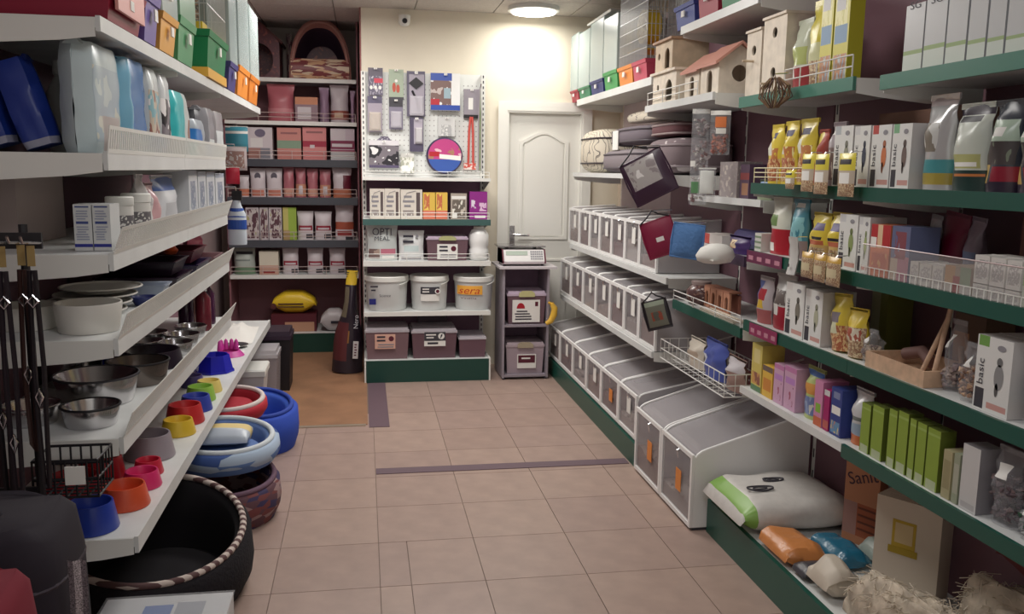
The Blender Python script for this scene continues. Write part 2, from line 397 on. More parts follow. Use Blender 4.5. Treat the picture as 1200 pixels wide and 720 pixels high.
# door
dr = struct(MB().box(DX0+.002, DX1-.002, YB+.02, YB+.06, .002, DZ-.002, mat((232, 230, 222), .4)).build('door_1'))
fr = MB(); DW = mat((236, 234, 226), .4)
fr.box(DX0, DX0+.075, YB-.025, YB+.019, 0, DZ, DW); fr.box(DX1-.075, DX1, YB-.025, YB+.019, 0, DZ, DW); fr.box(DX0+.075, DX1-.075, YB-.025, YB+.019, DZ-.075, DZ, DW)
fr.box(DX0-.012, DX0+.06, YB-.032, YB-.025, 0, DZ+.012, DW); fr.box(DX1-.06, DX1+.012, YB-.032, YB-.025, 0, DZ+.012, DW); fr.box(DX0+.06, DX1-.06, YB-.032, YB-.025, DZ-.06, DZ+.012, DW)
fr.build('door_frame', dr)
def arch_panel(z0, z1, arch):
    x0, x1 = DX0+.165, DX1-.165; xm = (x0+x1)/2; pts = [(x0, z0), (x1, z0), (x1, z1)]
    if arch: pts += [(x1-(x1-x0)*k/16, z1+.075*math.sin(PI*k/16)**1.5) for k in range(1, 16)]
    pts += [(x0, z1)]
    hc = (xm, (z0+z1)/2); inner = [(hc[0]+(x-hc[0])*.86, hc[1]+(z-hc[1])*(.955)) for x, z in pts]
    o = MB().holed(pts, hc, inner, YB+.008, YB+.02, DW).build('moulding', dr)
    MB().prism([(hc[0]+(x-hc[0])*.78, hc[1]+(z-hc[1])*.93) for x, z in pts], YB+.012, YB+.0205, DW).build('door_panel', dr)
arch_panel(1.02, 1.80, True); arch_panel(.2, .86, False)
hx = DX0+.115
hd = MB(); hd.box(hx-.02, hx+.02, YB+.008, YB+.02, .93, 1.13, STEEL); hd.tube([(hx, YB+.02, 1.06), (hx, YB-.04, 1.06), (hx+.03, YB-.045, 1.06), (hx+.13, YB-.04, 1.055)], .009, STEEL, 8)
hd.build('door_handle', dr, smooth=True)
# flush lamp by the back wall and the small surveillance camera
lx, ly = 1.26, 6.64
lt = thing('ceiling_lamp', 'lit white ceiling lamp above the back wall', 'lamp', (lx, ly, ZC))
MB().lathe([(0, 0), (.19, 0), (.19, -.03), (.17, -.032), (0, -.03)], WHITE, 28).build('lamp_housing', lt, smooth=40)
MB().lathe([(.168, -.0325), (.16, -.045), (.1, -.056), (0, -.06)], mat((255, 250, 238), .5, emit=4), 28).build('diffuser', lt, smooth=60)
pt_ = bpy.data.lights.new('lamp_glow', 'AREA'); pt_.size = .3; pt_.energy = 5.5; pt_.color = (1, .97, .9)
po = bpy.data.objects.new('lamp_glow', pt_); COL.objects.link(po); po.parent = lt; po.location = (0, 0, -.065)
for px_, py_, sx_, la_ in ((.45, 5.35, .9, 'added unseen light panel above the aisle beside the scoop bins'), (.45, 3.35, .9, 'added unseen light panel above the aisle beside the bird food'), (.35, .9, .9, 'added unseen light panel above the near end of the shop'), (-.5, 6.02, .6, 'added unseen light panel before the alcove')):  # fittings added out of view to house the four added area lights
    t = thing('ceiling_lamp', la_, 'lamp', (px_, py_, ZC-.0012)); MB().box(-sx_/2-.03, sx_/2+.03, -.33, .33, -.03, 0, WHITE).build('lamp_housing', t); MB().box(-sx_/2, sx_/2, -.3, .3, -.034, -.0305, mat((255, 250, 240), .5, emit=1.2)).build('diffuser', t)
cx = x_at(474, YB-.05, 2.7)
sc_ = thing('security_camera', 'small white dome security camera high on the cream wall', 'camera', (cx, YB, 2.655))
MB().lathe([(.0, .0), (.045, .0), (.045, .02), (.0, .02)], WHITE, 18).move(lambda x, y, z: (x, -z, y+.02)).build('mount', sc_, smooth=True)
MB().lathe([(.0, -.05), (.03, -.045), (.042, -.02), (.045, .03), (.0, .032)], WHITE, 18).move(lambda x, y, z: (x, y-.06, z+.02)).build('housing', sc_, smooth=True)
MB().lathe([(.0, -.012), (.017, -.008), (.02, .006), (0, .006)], BLACK, 14).move(lambda x, y, z: (x, z-.104, y+.005)).build('lens', sc_, smooth=True)

# ================================================================== shelving
def rail(mb, side, X, y0, y1, zt, h, m, th=.012):
    """price strip along y; aisle direction is -side"""
    xa, xb = sorted((X, X+side*th)); mb.box(xa, xb, y0, y1, zt-h, zt, m); return mb
def wire_guard(side, X, y0, y1, z, h, rows, m, r=.0028, step=.28):
    mb = MB()
    for k in range(rows): zz = z+h*(k+1)/rows; mb.tube([(X, y0, zz), (X, y1, zz)], r, m, 5)
    n = max(1, round(abs(y1-y0)/step))
    for k in range(n+1): y = y0+(y1-y0)*k/n; mb.tube([(X, y, z-.005), (X, y, z+h)], r, m, 5)
    return mb
def comb_guard(side, X, y0, y1, z, h, m, flare=.02, step=.022):
    """white slotted plastic fence leaning outwards"""
    mb = MB(); n = int((y1-y0)/step); xa = lambda t: X-side*flare*t
    def slab(ya, yb, ta, tb):
        p = [(xa(ta), ya, z+h*ta), (xa(ta), yb, z+h*ta), (xa(tb), yb, z+h*tb), (xa(tb), ya, z+h*tb)]
        q = [(x+side*.003, y, zz) for x, y, zz in p]
        b = len(mb.v); mb.v += p+q
        for f in ((0, 1, 2, 3), (7, 6, 5, 4), (0, 4, 5, 1), (1, 5, 6, 2), (2, 6, 7, 3), (3, 7, 4, 0)): mb.face([b+i for i in f], m)
    slab(y0, y1, 0, .16); slab(y0, y1, .86, 1)
    for k in range(n+1):
        y = y0+(y1-y0-.008)*k/n; slab(y, y+.009, .16, .86)
    return mb
def shelf(parent, side, Xf, Xb, y0, y1, z, board=SHELFW, rm=SHELFW, rh=.04, ends=(True, True), guard=None):
    """board with top at z, price strip in front, brackets at both ends"""
    Xb -= side*.003; a, b = sorted((Xf+side*.012, Xb))
    s = MB().box(a, b, y0+.002, y1-.002, z-.028, z, board).build('shelf', parent)
    rail(MB(), side, Xf, y0+.001, y1-.001, z+.004, rh, rm).build('price_rail', s)
    for k, yy in enumerate((y0+.003, y1-.007)):
        if not ends[k]: continue
        br = MB(); L = abs(Xb-Xf)-.02; x0 = Xf+side*.014
        pts = [(x0, z-.001), (x0+side*L, z-.001), (x0+side*L, z-.078), (x0+side*L*.75, z-.078), (x0+side*.09, z-.062), (x0, z-.05)]
        if side < 0: pts = pts[::-1]
        br.prism(pts, yy-.004 if k == 0 else yy+.002, yy-.001 if k == 0 else yy+.005, WHITE); br.build('bracket', s)
    if guard: guard.build('guard', s)
    return s
def upright(parent, x, y, z1, m=WHITE):
    mb = MB().box(x-.027, x+.03, y-.015, y+.015, 0, z1, m)
    for k in range(int(z1/.1)): mb.box(x-.0285, x+.032, y-.004, y+.004, .1*k+.02, .1*k+.06, DGREY)
    return mb.build('upright', parent)

# -------- right wall, far half: scoop bins below, cushions and cages above
RB = 1.97
gA = thing('shelving_unit', 'white and green wall shelving holding the rows of clear scoop bins', 'shelving', (0, 0, 0))
for y0, y1 in ((4.40, 5.50), (5.50, 6.62)):
    MB().box(RB, RB+.02, y0+.004, y1-.004, .15, 2.6, BACKP if y0 < 5 else mat((196, 176, 178), .6)).build('back_panel', gA)
for y in (4.40, 5.50, 6.62): upright(gA, RB+.03, y, 2.62)
MB().box(1.44, RB, 4.37, 6.62, .10, .135, SHELFW).build('base_deck', gA)
MB().box(1.42, 1.44, 4.36, 6.62, .0, .125, GREEN).build('plinth', gA)
MB().box(1.42, RB, 4.345, 4.36, .0, .15, WHITE).build('end_panel', gA)
for Xf, z, rh in ((1.505, .62, .035), (1.57, 1.015, .035), (1.58, 1.555, .03)):
    shelf(gA, 1, Xf, RB, 4.40, 6.62, z, rh=rh)
shelf(gA, 1, 1.60, RB, 4.86, 6.62, 2.095, rh=.045)
# -------- right wall, middle bay: recessed shelves behind the two large bins
gM = thing('shelving_unit', 'narrow shelving bay between the scoop bins and the bird food shelves', 'shelving', (0, 0, 0))
MB().box(RB, RB+.02, 3.525, 4.378, .15, 2.6, BACKP).build('back_panel', gM)
upright(gM, RB+.03, 3.502, 2.62)
shelf(gM, 1, 1.545, RB, 3.82, 4.79, 1.925, rh=.035, guard=wire_guard(1, 1.55, 4.02, 4.76, 1.925, .07, 2, WHITE))
shelf(gM, 1, 1.60, RB, 3.52, 4.42, 2.295, rh=.04)
shelf(gM, 1, 1.66, RB, 3.52, 4.372, 1.455, rh=.03)
shelf(gM, 1, 1.60, RB, 3.52, 4.372, 1.215, rm=mat((70, 48, 76), .4), rh=.045)
shelf(gM, 1, 1.60, RB, 3.52, 4.372, .905, rm=GREEN, rh=.045, guard=wire_guard(1, 1.604, 3.53, 4.37, .905, .055, 2, WHITE))
# -------- right wall, near half: two bays
gN = thing('shelving_unit', 'wall shelving with dark green price rails full of bird food', 'shelving', (0, 0, 0))
YJ = (1.70, 2.665, 3.495)
for y0, y1 in ((1.2, 1.70), (1.70, 2.665), (2.665, 3.495)): MB().box(RB, RB+.02, y0+.003, y1-.012, .15, 2.6, BACKP).build('back_panel', gN)
for y in (1.70, 2.665): upright(gN, RB+.03, y, 2.62)
for y0, y1 in ((1.2, 2.665), (2.665, 3.495)):
    MB().box(1.50, RB, y0, y1, .13, .152, SHELFW).build('base_deck', gN)
    MB().box(1.48, 1.50, y0, y1, 0, .152, GREEN).build('plinth', gN)
ZR = {1: 1.875, 2: 1.527, 3: 1.247, 4: .948, 5: .658, 11: 1.888, 0: .152}
shelf(gN, 1, 1.60, RB, 1.2, 2.60, ZR[1], rm=GREENL, rh=.045)
shelf(gN, 1, 1.60, RB, 2.755, 3.66, ZR[11], rm=GREENL, rh=.045, guard=wire_guard(1, 1.603, 2.77, 3.25, ZR[11], .075, 2, WHITE, step=.12))
for k in (2, 3, 4):
    shelf(gN, 1, 1.60, RB, 2.665, 3.495, ZR[k], rm=GREEN, rh=.045); shelf(gN, 1, 1.60, RB, 1.2, 2.665, ZR[k], rm=GREEN, rh=.045)
shelf(gN, 1, 1.60, RB, 2.665, 3.495, ZR[5], rh=.03); shelf(gN, 1, 1.60, RB, 1.2, 2.665, ZR[5], rm=GREEN, rh=.045)

# -------- left gondola
LB = -1.13
gL = thing('gondola_shelving', 'white shelving run with slotted fences, bowls and pet care packs on it', 'shelving', (0, 0, 0))
ZL = {1: 1.955, 2: 1.60, 3: 1.325, 4: 1.085, 5: .80, 6: .50}
YL = (2.56, 3.62, 4.66)
for y0, y1 in ((2.56, 3.62), (3.62, 4.66), (4.66, 6.3)): MB().box(LB-.02, LB, y0+.003, y1-.003, .1, 2.45, BACKP).build('back_panel', gL)
for y in (2.56, 3.62, 4.66, 6.3): upright(gL, LB-.03, y, 2.46, DGREY)
for y0, y1 in ((2.56, 3.62), (3.62, 4.66), (4.66, 6.3)):
    shelf(gL, -1, -.68, LB, y0, y1, ZL[1], rh=.04)
    shelf(gL, -1, -.655, LB, y0, y1, ZL[6], rh=.05)
for y0, y1 in ((2.56, 3.62), (3.62, 4.66)):
    for k in (2, 3, 4, 5):
        s = shelf(gL, -1, -.68, LB, y0, y1, ZL[k], rh=.05, guard=comb_guard(-1, -.679, y0+.004, y1-.004, ZL[k], .075, WHITE, .028 if k > 2 else .008))
# ================================================================== back wall unit
def bars(parent, x0, x1, z0, z1, n, y, m=INK, seed=1, name='printed_lines'):
    """rows of illegible small print"""
    r = random.Random(seed); mb = MB(); hh = (z1-z0)/n
    for k in range(n):
        a = x0+(x1-x0)*r.uniform(0, .12); b = x1-(x1-x0)*r.uniform(0, .35)
        mb.box(a, b, y-.0008, y, z0+hh*(k+.3), z0+hh*(k+.75), m)
    return mb.build(name, parent)
def tote(name, label, loc, rz, w, h, d, lab=None, body=None, lid=None, clip=CREAM, group=None, cont=None):
    """plastic storage box with lid, clip handles and a paper label"""
    t = thing(name, label, 'storage box', loc, rz, group); bm = body or mat((112, 82, 92), .35); lm = lid or MILK
    mb = MB(); ring = lambda ww, dd, z: [(-ww/2, d/2-dd/2, z), (ww/2, d/2-dd/2, z), (ww/2, d/2+dd/2, z), (-ww/2, d/2+dd/2, z)]
    mb.loft([ring(w*.90, d*.9, 0), ring(w*.97, d*.97, h*.86)], bm); mb.build('box_body', t)
    MB().loft([ring(w*1.0, d*1.0, h*.86+.0005), ring(w*1.0, d*1.0, h*.93), ring(w*.95, d*.95, h*.93), ring(w*.93, d*.93, h)], lm).build('lid', t)
    if clip: MB().prism([(-w*.2, h*.84), (w*.2, h*.84), (w*.2, h*.95), (w*.12, h*1.02), (-w*.12, h*1.02), (-w*.2, h*.95)], -.012, -.0005, clip).build('clip', t)
    if lab:
        u0, u1, v0, v1, lm2, style = lab
        l = MB().box(-w/2+w*u0, -w/2+w*u1, .0105-.012, .012, h*v0, h*v1, lm2).build('label', t)
        a, b, c, e = -w/2+w*u0, -w/2+w*u1, h*v0, h*v1; W = b-a; H = e-c; yy = -.0022
        if style == 'logo':
            bars(l, a+W*.08, a+W*.62, c+H*.45, c+H*.95, 2, yy, INK, 3); MB().disc((a+W*.8, yy, c+H*.7), W*.13, MAROON).build('logo', l); bars(l, a+W*.1, a+W*.95, c+H*.05, c+H*.38, 2, yy, GREY, 7)
        if style == 'red':
            MB().prism([(a+W*.15, c+H*.62), (a+W*.45, c+H*.62)]+[(a+W*.3+W*.15*math.cos(q*PI/8), c+H*.62+H*.25*math.sin(q*PI/8)) for q in range(1, 8)], yy-.0005, yy, RED).build('logo', l)
            bars(l, a+W*.08, a+W*.72, c+H*.08, c+H*.55, 4, yy, INK, 4); MB().box(a+W*.82, a+W*.93, yy-.0005, yy, c+H*.72, c+H*.92, MAROON).build('logo', l)
        if style == 'dark':
            MB().box(a+W*.04, a+W*.94, yy-.0005, yy, c+H*.4, c+H*.95, mat((90, 24, 44), .5)).build('logo', l); bars(l, a+W*.2, a+W*.8, c+H*.6, c+H*.85, 1, yy-.001, PAPER, 3)
        if style == 'bird':
            MB().box(a, b, yy-.0005, yy, c+H*.38, e, DGREY).build('logo', l); MB().disc((a+W*.8, yy-.001, c+H*.7), W*.15, PAPER).build('logo', l)
            MB().prism([(a+W*.74, c+H*.5), (a+W*.78, c+H*.8), (a+W*.86, c+H*.88), (a+W*.84, c+H*.7)], yy-.002, yy-.0015, INK).build('logo', l); bars(l, a+W*.05, a+W*.6, c+H*.5, c+H*.9, 2, yy-.001, PAPER, 6); bars(l, a+W*.05, a+W*.95, c+H*.05, c+H*.35, 1, yy, INK, 2)
    return t
BY = 6.41
gB = thing('shelving_unit', 'white free-standing display unit with perforated panel, buckets and green plinth', 'shelving', (0, 0, 0))
bx0, bx1 = -.005, .932
zb = {1: z_at(208.5, .45, 6.5), 2: z_at(257.5, .45, 6.48), 3: z_at(306.5, .45, 6.46), 4: z_at(365.5, .45, 6.44), 0: z_at(422, .45, BY)}
ztop = z_at(86, .45, 6.88)
MB().box(bx0+.03, bx1-.03, 6.87, 6.89, zb[1], ztop, mat((224, 226, 222), .5)).build('perforated_panel', gB)
hol = MB()
for i in range(26):
    for j in range(18): hol.box(bx0+.06+i*.0325-.004, bx0+.06+i*.0325+.004, 6.868, 6.8705, zb[1]+.05+j*.038-.004, zb[1]+.05+j*.038+.004, mat((170, 166, 164), .8))
h_ = hol.build('peg_holes', gB); h_['kind'] = 'stuff'
MB().box(bx0+.03, bx1-.03, 6.87, 6.89, zb[0], zb[1]-.001, mat((132, 94, 116), .6)).build('back_panel', gB)
for x in (bx0+.015, bx1-.015):
    u = MB().box(x-.015, x+.015, 6.84, 6.92, 0, ztop, WHITE)
    for k in range(int(ztop/.04)): u.box(x-.004, x+.004, 6.838, 6.841, .02+k*.04, .04+k*.04, INK)
    u.build('upright', gB)
MB().box(bx0, bx1, BY+.012, 6.87, zb[0]-.02, zb[0], SHELFW).build('base_deck', gB)
MB().box(bx0+.012, bx1-.012, BY, BY+.012, 0, zb[0]-.002, mat((12, 66, 56), .35)).build('plinth', gB)
for x in (bx0, bx1-.012): MB().box(x, x+.012, BY-.004, 6.86, 0, zb[0]+.004, WHITE).build('side_plate', gB)
def bshelf(k, Yf, rm, rh, guard=None):
    s = MB().box(bx0+.002, bx1-.002, Yf+.01, 6.87, zb[k]-.02, zb[k], SHELFW).build('shelf', gB)
    MB().box(bx0, bx1, Yf, Yf+.01, zb[k]-rh, zb[k]+.002, rm).build('price_rail', s)
    for x in (bx0+.004, bx1-.007): MB().prism([(Yf+.02, zb[k]-.02), (6.86, zb[k]-.02), (6.86, zb[k]-.1), (Yf+.1, zb[k]-.04)], x, x+.003, WHITE).move(lambda a, b, c: (b, a, c)).build('bracket', s)
    if guard:
        mb = MB()
        for q in range(2): mb.tube([(bx0+.01, Yf+.008, zb[k]+guard*(q+1)/2), (bx1-.01, Yf+.008, zb[k]+guard*(q+1)/2)], .0025, WHITE, 5)
        for q in range(4): x = bx0+.012+(bx1-bx0-.024)*q/3; mb.tube([(x, Yf+.008, zb[k]), (x, Yf+.008, zb[k]+guard)], .0025, WHITE, 5)
        mb.build('guard', s)
bshelf(1, 6.49, WHITE, .022, .045); bshelf(2, 6.47, mat((60, 96, 92), .4), .042, .05); bshelf(3, 6.45, WHITE, .035, .055); bshelf(4, 6.43, WHITE, .03)
def slotb(px0, px1, ptop, Z, Y):
    a, b = x_at(px0, Y, Z), x_at(px1, Y, Z); m = (a+b)/2; return m, b-a, z_at(ptop, m, Y)-Z
# hanging packs on the perforated panel
def hang(name, label, cat, px0, px1, py0, py1, base, regs=(), d=.02, Y=6.855, film_=False, ovals=(), bul=None):
    Zm = 1.9; a, b = x_at(px0, Y, Zm), x_at(px1, Y, Zm); xm = (a+b)/2; z1, z0 = z_at(py0, xm, Y), z_at(py1, xm, Y); w, h = b-a, z1-z0
    t = thing(name, label, cat, (xm, Y, z0)); us, vs, pick = printed(regs, base, 1, 1); mb = MB()
    mb.grid([[(-w/2+w*u, -d, h*v) for u in us] for v in vs], base, matf=pick); mb.box(-w/2, w/2, -d+.0005, -.002, 0, h, base); mb.build('card', t)
    MB().tube([(0, .005, h*.95), (0, -d-.03, h*.95), (0, -d-.035, h*.97)], .003, CHROME, 5).build('hook', t)
    MB().box(-.012, .012, -d-.028, -d-.026, h*.93, h*.99, PAPER).build('price_tag', t)
    if bul:
        u0, u1, v0, v1, dd, m = bul; q = MB(); c = [(-w/2+w*u0, h*v0), (-w/2+w*u1, h*v0), (-w/2+w*u1, h*v1), (-w/2+w*u0, h*v1)]; cx, cz = sum(p[0] for p in c)/4, sum(p[1] for p in c)/4
        q.loft([[(x, -d-.0005, z) for x, z in c], [(x, -d-dd*.7, z) for x, z in c], [(cx+(x-cx)*.75, -d-dd, cz+(z-cz)*.8) for x, z in c]], m); q.build('blister', t)
    for (u, v, ru, rv, m) in ovals: MB().disc((-w/2+w*u, -d-.001, h*v), ru*w, m, ry=rv*h).build('picture', t)
    return t
P_DOG = photo(((226, 222, 222), (40, 36, 44), (120, 112, 120), (240, 240, 238)), 2.4); P_GREY = photo(((150, 144, 160), (96, 90, 110), (196, 190, 200)), 5)
P_PINK = photo(((170, 120, 90), (196, 60, 130), (226, 180, 190)), 2.2); P_BRN = photo(((176, 150, 136), (120, 96, 92), (206, 190, 180)), 4)
hang('toy_pack', 'grey header card with red and white print at the panel corner', 'pet toy', 432, 449, 80, 112, P_GREY, [(0, 1, .7, 1, mat((96, 90, 104))), (.4, 1, .45, .62, mat((206, 60, 80)))], ovals=[(.2, .28, .1, .07, PAPER), (.5, .28, .1, .07, PAPER), (.8, .28, .1, .07, PAPER)])
hang('toy_pack', 'pale green header card with small red figures hanging on the panel', 'pet toy', 456, 473, 82, 117, mat((158, 172, 150)), [(0, 1, 0, .08, DGREY)], ovals=[(.35, .4, .12, .16, mat((190, 74, 54))), (.62, .36, .12, .14, mat((190, 74, 54))), (.5, .62, .1, .05, PAPER)])
dp = hang('brush_pack', 'dark framed blister pack with a black diamond shape', 'grooming brush', 477, 498, 84, 137, mat((92, 86, 108)), [(.12, .95, .05, .93, mat((164, 156, 170)))], bul=(.15, .9, .02, .45, .03, film((220, 215, 225), .45)))
MB().prism([(0, .20), (.055, .245), (0, .29), (-.055, .245)], -.03, -.021, BLACK).build('brush_head', dp); MB().tube([(-.03, -.026, .19), (.0, -.026, .13), (.02, -.026, .04)], .008, BLACK, 6).build('brush_handle', dp)
hang('pet_flap', 'blue and white carton with a cat flap picture hanging on the panel', 'carton', 504, 538, 87, 130, mat((232, 232, 230)), [(0, .72, .8, 1, BLUE), (0, 1, 0, .14, BLUE), (0, .7, .14, .8, photo(((190, 176, 170), (120, 90, 84), (226, 224, 222)), 3)), (0, .3, .14, .3, RED), (.45, .68, .32, .6, mat((150, 176, 186)))], d=.06)
hang('chew_pack', 'clear pack of brown chews below the grey header card', 'pet chew', 431, 448, 113, 155, mat((160, 150, 164)), [(.1, .9, .05, .55, P_BRN), (0, 1, .8, 1, mat((90, 84, 110)))], bul=(.1, .9, .03, .55, .03, film((226, 215, 205), .5)))
hang('comb_pack', 'dark hanging pack below the pale green header card', 'grooming comb', 456, 472, 117, 152, mat((128, 122, 142)), [(0, 1, .75, 1, DGREY), (.1, .9, .1, .6, P_GREY)], bul=(.12, .9, .06, .6, .025, film((220, 215, 225), .5)))
hang('clipper_pack', 'narrow dark blister pack with a grey clipper inside', 'clipper', 480, 496, 138, 178, mat((78, 70, 96)), [(.3, .95, .22, .95, mat((176, 168, 182)))], bul=(.4, .9, .25, .7, .035, mat((190, 186, 190), .4)))
lp = hang('puppy_pad_pack', 'white pack with a black dog picture hanging on the panel', 'pet care pack', 432, 467, 165, 197, mat((214, 210, 214)), [(0, 1, .0, .82, P_DOG), (0, 1, 0, .1, mat((84, 74, 104)))], d=.05)
MB().loft([[(-.06, -.03, .2), (.06, -.03, .2), (.06, -.02, .2), (-.06, -.02, .2)], [(-.02, -.03, .235), (.03, -.03, .235), (.03, -.02, .235), (-.02, -.02, .235)]], P_GREY).build('pack_top', lp)
hang('plush_pack', 'clear pack with white header hanging above the round pack', 'pet toy', 513, 533, 138, 160, mat((206, 206, 204)), [(.2, .8, .0, .6, photo(((214, 214, 210), (176, 176, 176), (230, 228, 226)), 6))])
hang('toy_mice_pack', 'small pack of whitish toys low on the panel', 'pet toy', 469, 485, 180, 203, mat((206, 204, 198)), [(0, 1, 0, .8, photo(((226, 224, 214), (176, 178, 160), (240, 240, 236)), 7, kind='cells'))])
# round pack
rx = x_at(520.5, 6.84, 1.75); rz_ = z_at(183, rx, 6.84); R = .138
rp = thing('round_toy_pack', 'large round pack, pink picture above a blue band', 'pet toy', (rx, 6.85, rz_))
mb = MB(); mb.lathe([(0, 0), (R, 0), (R, .05), (R*.93, .065), (0, .066)], mat((60, 46, 84)), 40); mb.move(lambda x, y, z: (x, -z, y)); mb.build('tin', rp, smooth=30)
def half(pts_from, pts_to, r, y, m, nm):
    pts = [(r*math.cos(pts_from+(pts_to-pts_from)*k/18), r*math.sin(pts_from+(pts_to-pts_from)*k/18)) for k in range(19)]
    MB().prism(pts, y-.001, y, m).build(nm, rp)
half(math.radians(-18), math.radians(198), R*.92, -.0665, P_PINK, 'picture'); half(math.radians(192), math.radians(348), R*.92, -.067, mat((46, 84, 170)), 'blue_band')
MB().prism([(-R*.85, -.005), (-R*.3, -.005), (-R*.3, .03), (-R*.85, .03)], -.0685, -.0675, RED).build('banner', rp); MB().prism([(-R*.3, -.02), (R*.9, -.035), (R*.88, 0), (-R*.3, .012)], -.0685, -.0675, PAPER).build('banner', rp)
# red lead with grey header card, silver and green leads
t = hang('dog_lead', 'red dog lead hanging from a grey header card', 'dog lead', 543, 561, 105, 139, mat((150, 142, 152)), [(0, 1, .0, .12, BLACK), (.3, .6, .3, .7, PAPER)])
zl = z_at(199, .83, 6.83)-t.location.z
for dx in (-.018, .012): MB().tube([(dx*.4, -.025, .01), (dx, -.024, -.1), (dx*1.3, -.024, zl+.02)], .009, mat((206, 74, 64)), 6).build('strap', t)
MB().box(-.06, .035, -.03, -.015, zl, zl+.05, photo(((214, 90, 76), (232, 214, 206)), 5)).build('strap_coil', t)
lx = x_at(562.5, 6.83, 1.9)
t = thing('show_lead', 'silver and green cords hanging from a chrome hook', 'dog lead', (lx, 6.85, z_at(203, lx, 6.85)))
hz = z_at(99, lx, 6.85)-t.location.z
MB().tube([(.0, .0, hz-.02), (.0, -.05, hz-.02), (.002, -.055, hz)], .005, CHROME, 6).build('hook', t)
for dx, m in ((-.012, mat((160, 150, 156))), (.0, mat((120, 140, 90))), (.012, mat((190, 186, 186)))): MB().tube([(.0, -.03, hz-.02), (dx, -.03, hz*.6), (dx, -.028, .02)], .005, m, 6).build('cord', t)
# cartons on the second shelf
Yi = 6.52; Z = zb[2]
WPIC = photo(((222, 216, 206), (150, 140, 136), (232, 228, 220)), 3)
def bc(name, label, cat, px0, px1, pt, Z, Y, d, base, regs=(), side=None, **k):
    x, w, h = slotb(px0, px1, pt, Z, Y); return carton(name, label, cat, (x, Y, Z), 0, w-.002, h, d, base, regs, side, **k)
for k, (a, b) in enumerate(((433.5, 451), (451, 469), (469.5, 495))):
    o = bc('care_box', ('white carton at the end of the row of pale cartons', 'white carton between two other pale cartons', 'wide white carton beside the yellow cartons')[k], 'carton', a, b, 221.5 if k < 2 else 222.5, Z, Yi, .12, mat((216, 208, 196)), [(.72, .9, .1, .9, mat((90, 76, 76))), (.1, .6, .1, .3, WPIC)])
    x, w, h = slotb(a, b, 221, Z, Yi); bars(o, -w*.4, w*.15, h*.35, h*.8, 3, -.001, GREY, k)
    MB().tube([(-w*.38, -.002, h*.6), (-w*.2, -.002, h*.85), (w*.2, -.002, h*.92)], .002, GREY, 4).build('picture', o)
for k, (a, b) in enumerate(((495.5, 510), (510.5, 524.5))):
    o = bc('vitamin_box', ('yellow and orange carton beside the white cartons', 'yellow and orange carton with brown side')[k], 'carton', a, b, 226, Z, Yi, .1, mat((226, 186, 70)), [(0, 1, 0, .33, mat((222, 124, 96))), (.1, .55, .35, .95, photo(((222, 176, 90), (206, 110, 70), (238, 206, 90)), 4))], mat((190, 130, 60)))
bc('vitamin_box', 'grey and white carton with printed figures', 'carton', 528, 547, 227, Z, Yi, .1, mat((170, 158, 146)), [(.05, .95, .78, .9, PAPER), (.1, .9, .05, .75, photo(((200, 190, 176), (110, 100, 90), (230, 226, 214)), 3.5)), (.1, .4, .05, .25, PAPER)], mat((110, 96, 92)))
bc('vitamin_box', 'bright purple carton with white print', 'carton', 550, 571, 225, Z, Yi, .1, mat((150, 36, 140)), [(.1, .4, .4, .7, photo(((226, 214, 230), (150, 36, 140)), 5)), (.55, .95, .3, .6, photo(((226, 190, 220), (150, 36, 140)), 6)), (.3, .9, .05, .14, PAPER)], mat((110, 26, 104)))
# third shelf
Z = zb[3]; Yi = 6.5
x, w, h = slotb(430, 466, 263, Z, Yi)
o = pouch('pet_food_bag', 'pale grey bag printed OPTI MEAL', 'pet food', (x, Yi, Z), 0, w, h, .11, mat((196, 202, 200), .35), [(.05, .42, .05, .32, P_BRN), (.45, .95, .16, .32, mat((196, 110, 130))), (.5, .9, .05, .13, PAPER)], neck=.97, wr=.002)
text('OPTI', o, 0, .008, h*.78, .055, INK, w=w*.62); text('MEAL', o, .0, .008, h*.60, .032, INK, w=w*.5)
x, w, h = slotb(467.5, 497, 271, Z, Yi)
o = pouch('milk_powder_bag', 'white pouch with pale blue print between the grey bag and a lidded box', 'pet food', (x, Yi, Z), 0, w, h, .09, mat((222, 224, 224), .4), [(.2, .8, .3, .5, mat((200, 216, 216))), (.1, .9, .03, .12, GREY)], neck=.98, wr=.002)
bars(o, -w*.35, w*.1, h*.55, h*.9, 2, .007, INK, 4); MB().disc((w*.22, .01, h*.82), .012, GREY).build('picture', o)
x, w, h = slotb(499.5, 549, 277.5, Z, Yi)
tote('storage_tote', 'brownish lidded box with white label on the shelf under the cartons', (x, Yi, Z), 0, w, h, .25, (.26, .74, .06, .68, PAPER, 'logo'), lid=mat((190, 170, 190), .4), clip=mat((176, 178, 120)))
x = x_at(561, 6.55, Z)
t = thing('plastic_jug', 'white rounded plastic jug at the end of the shelf', 'jug', (x, 6.56, Z))
MB().lathe([(0, 0), (.062, 0), (.074, .015), (.074, .075), (.066, .095), (.074, .115), (.074, .19), (.055, .225), (.035, .235), (0, .236)], mat((236, 236, 234), .35), 26).build('jug_body', t, smooth=50)
MB().lathe([(.036, .235), (.04, .237), (.04, .25), (0, .252)], WHITE, 20).build('lid', t, smooth=40)
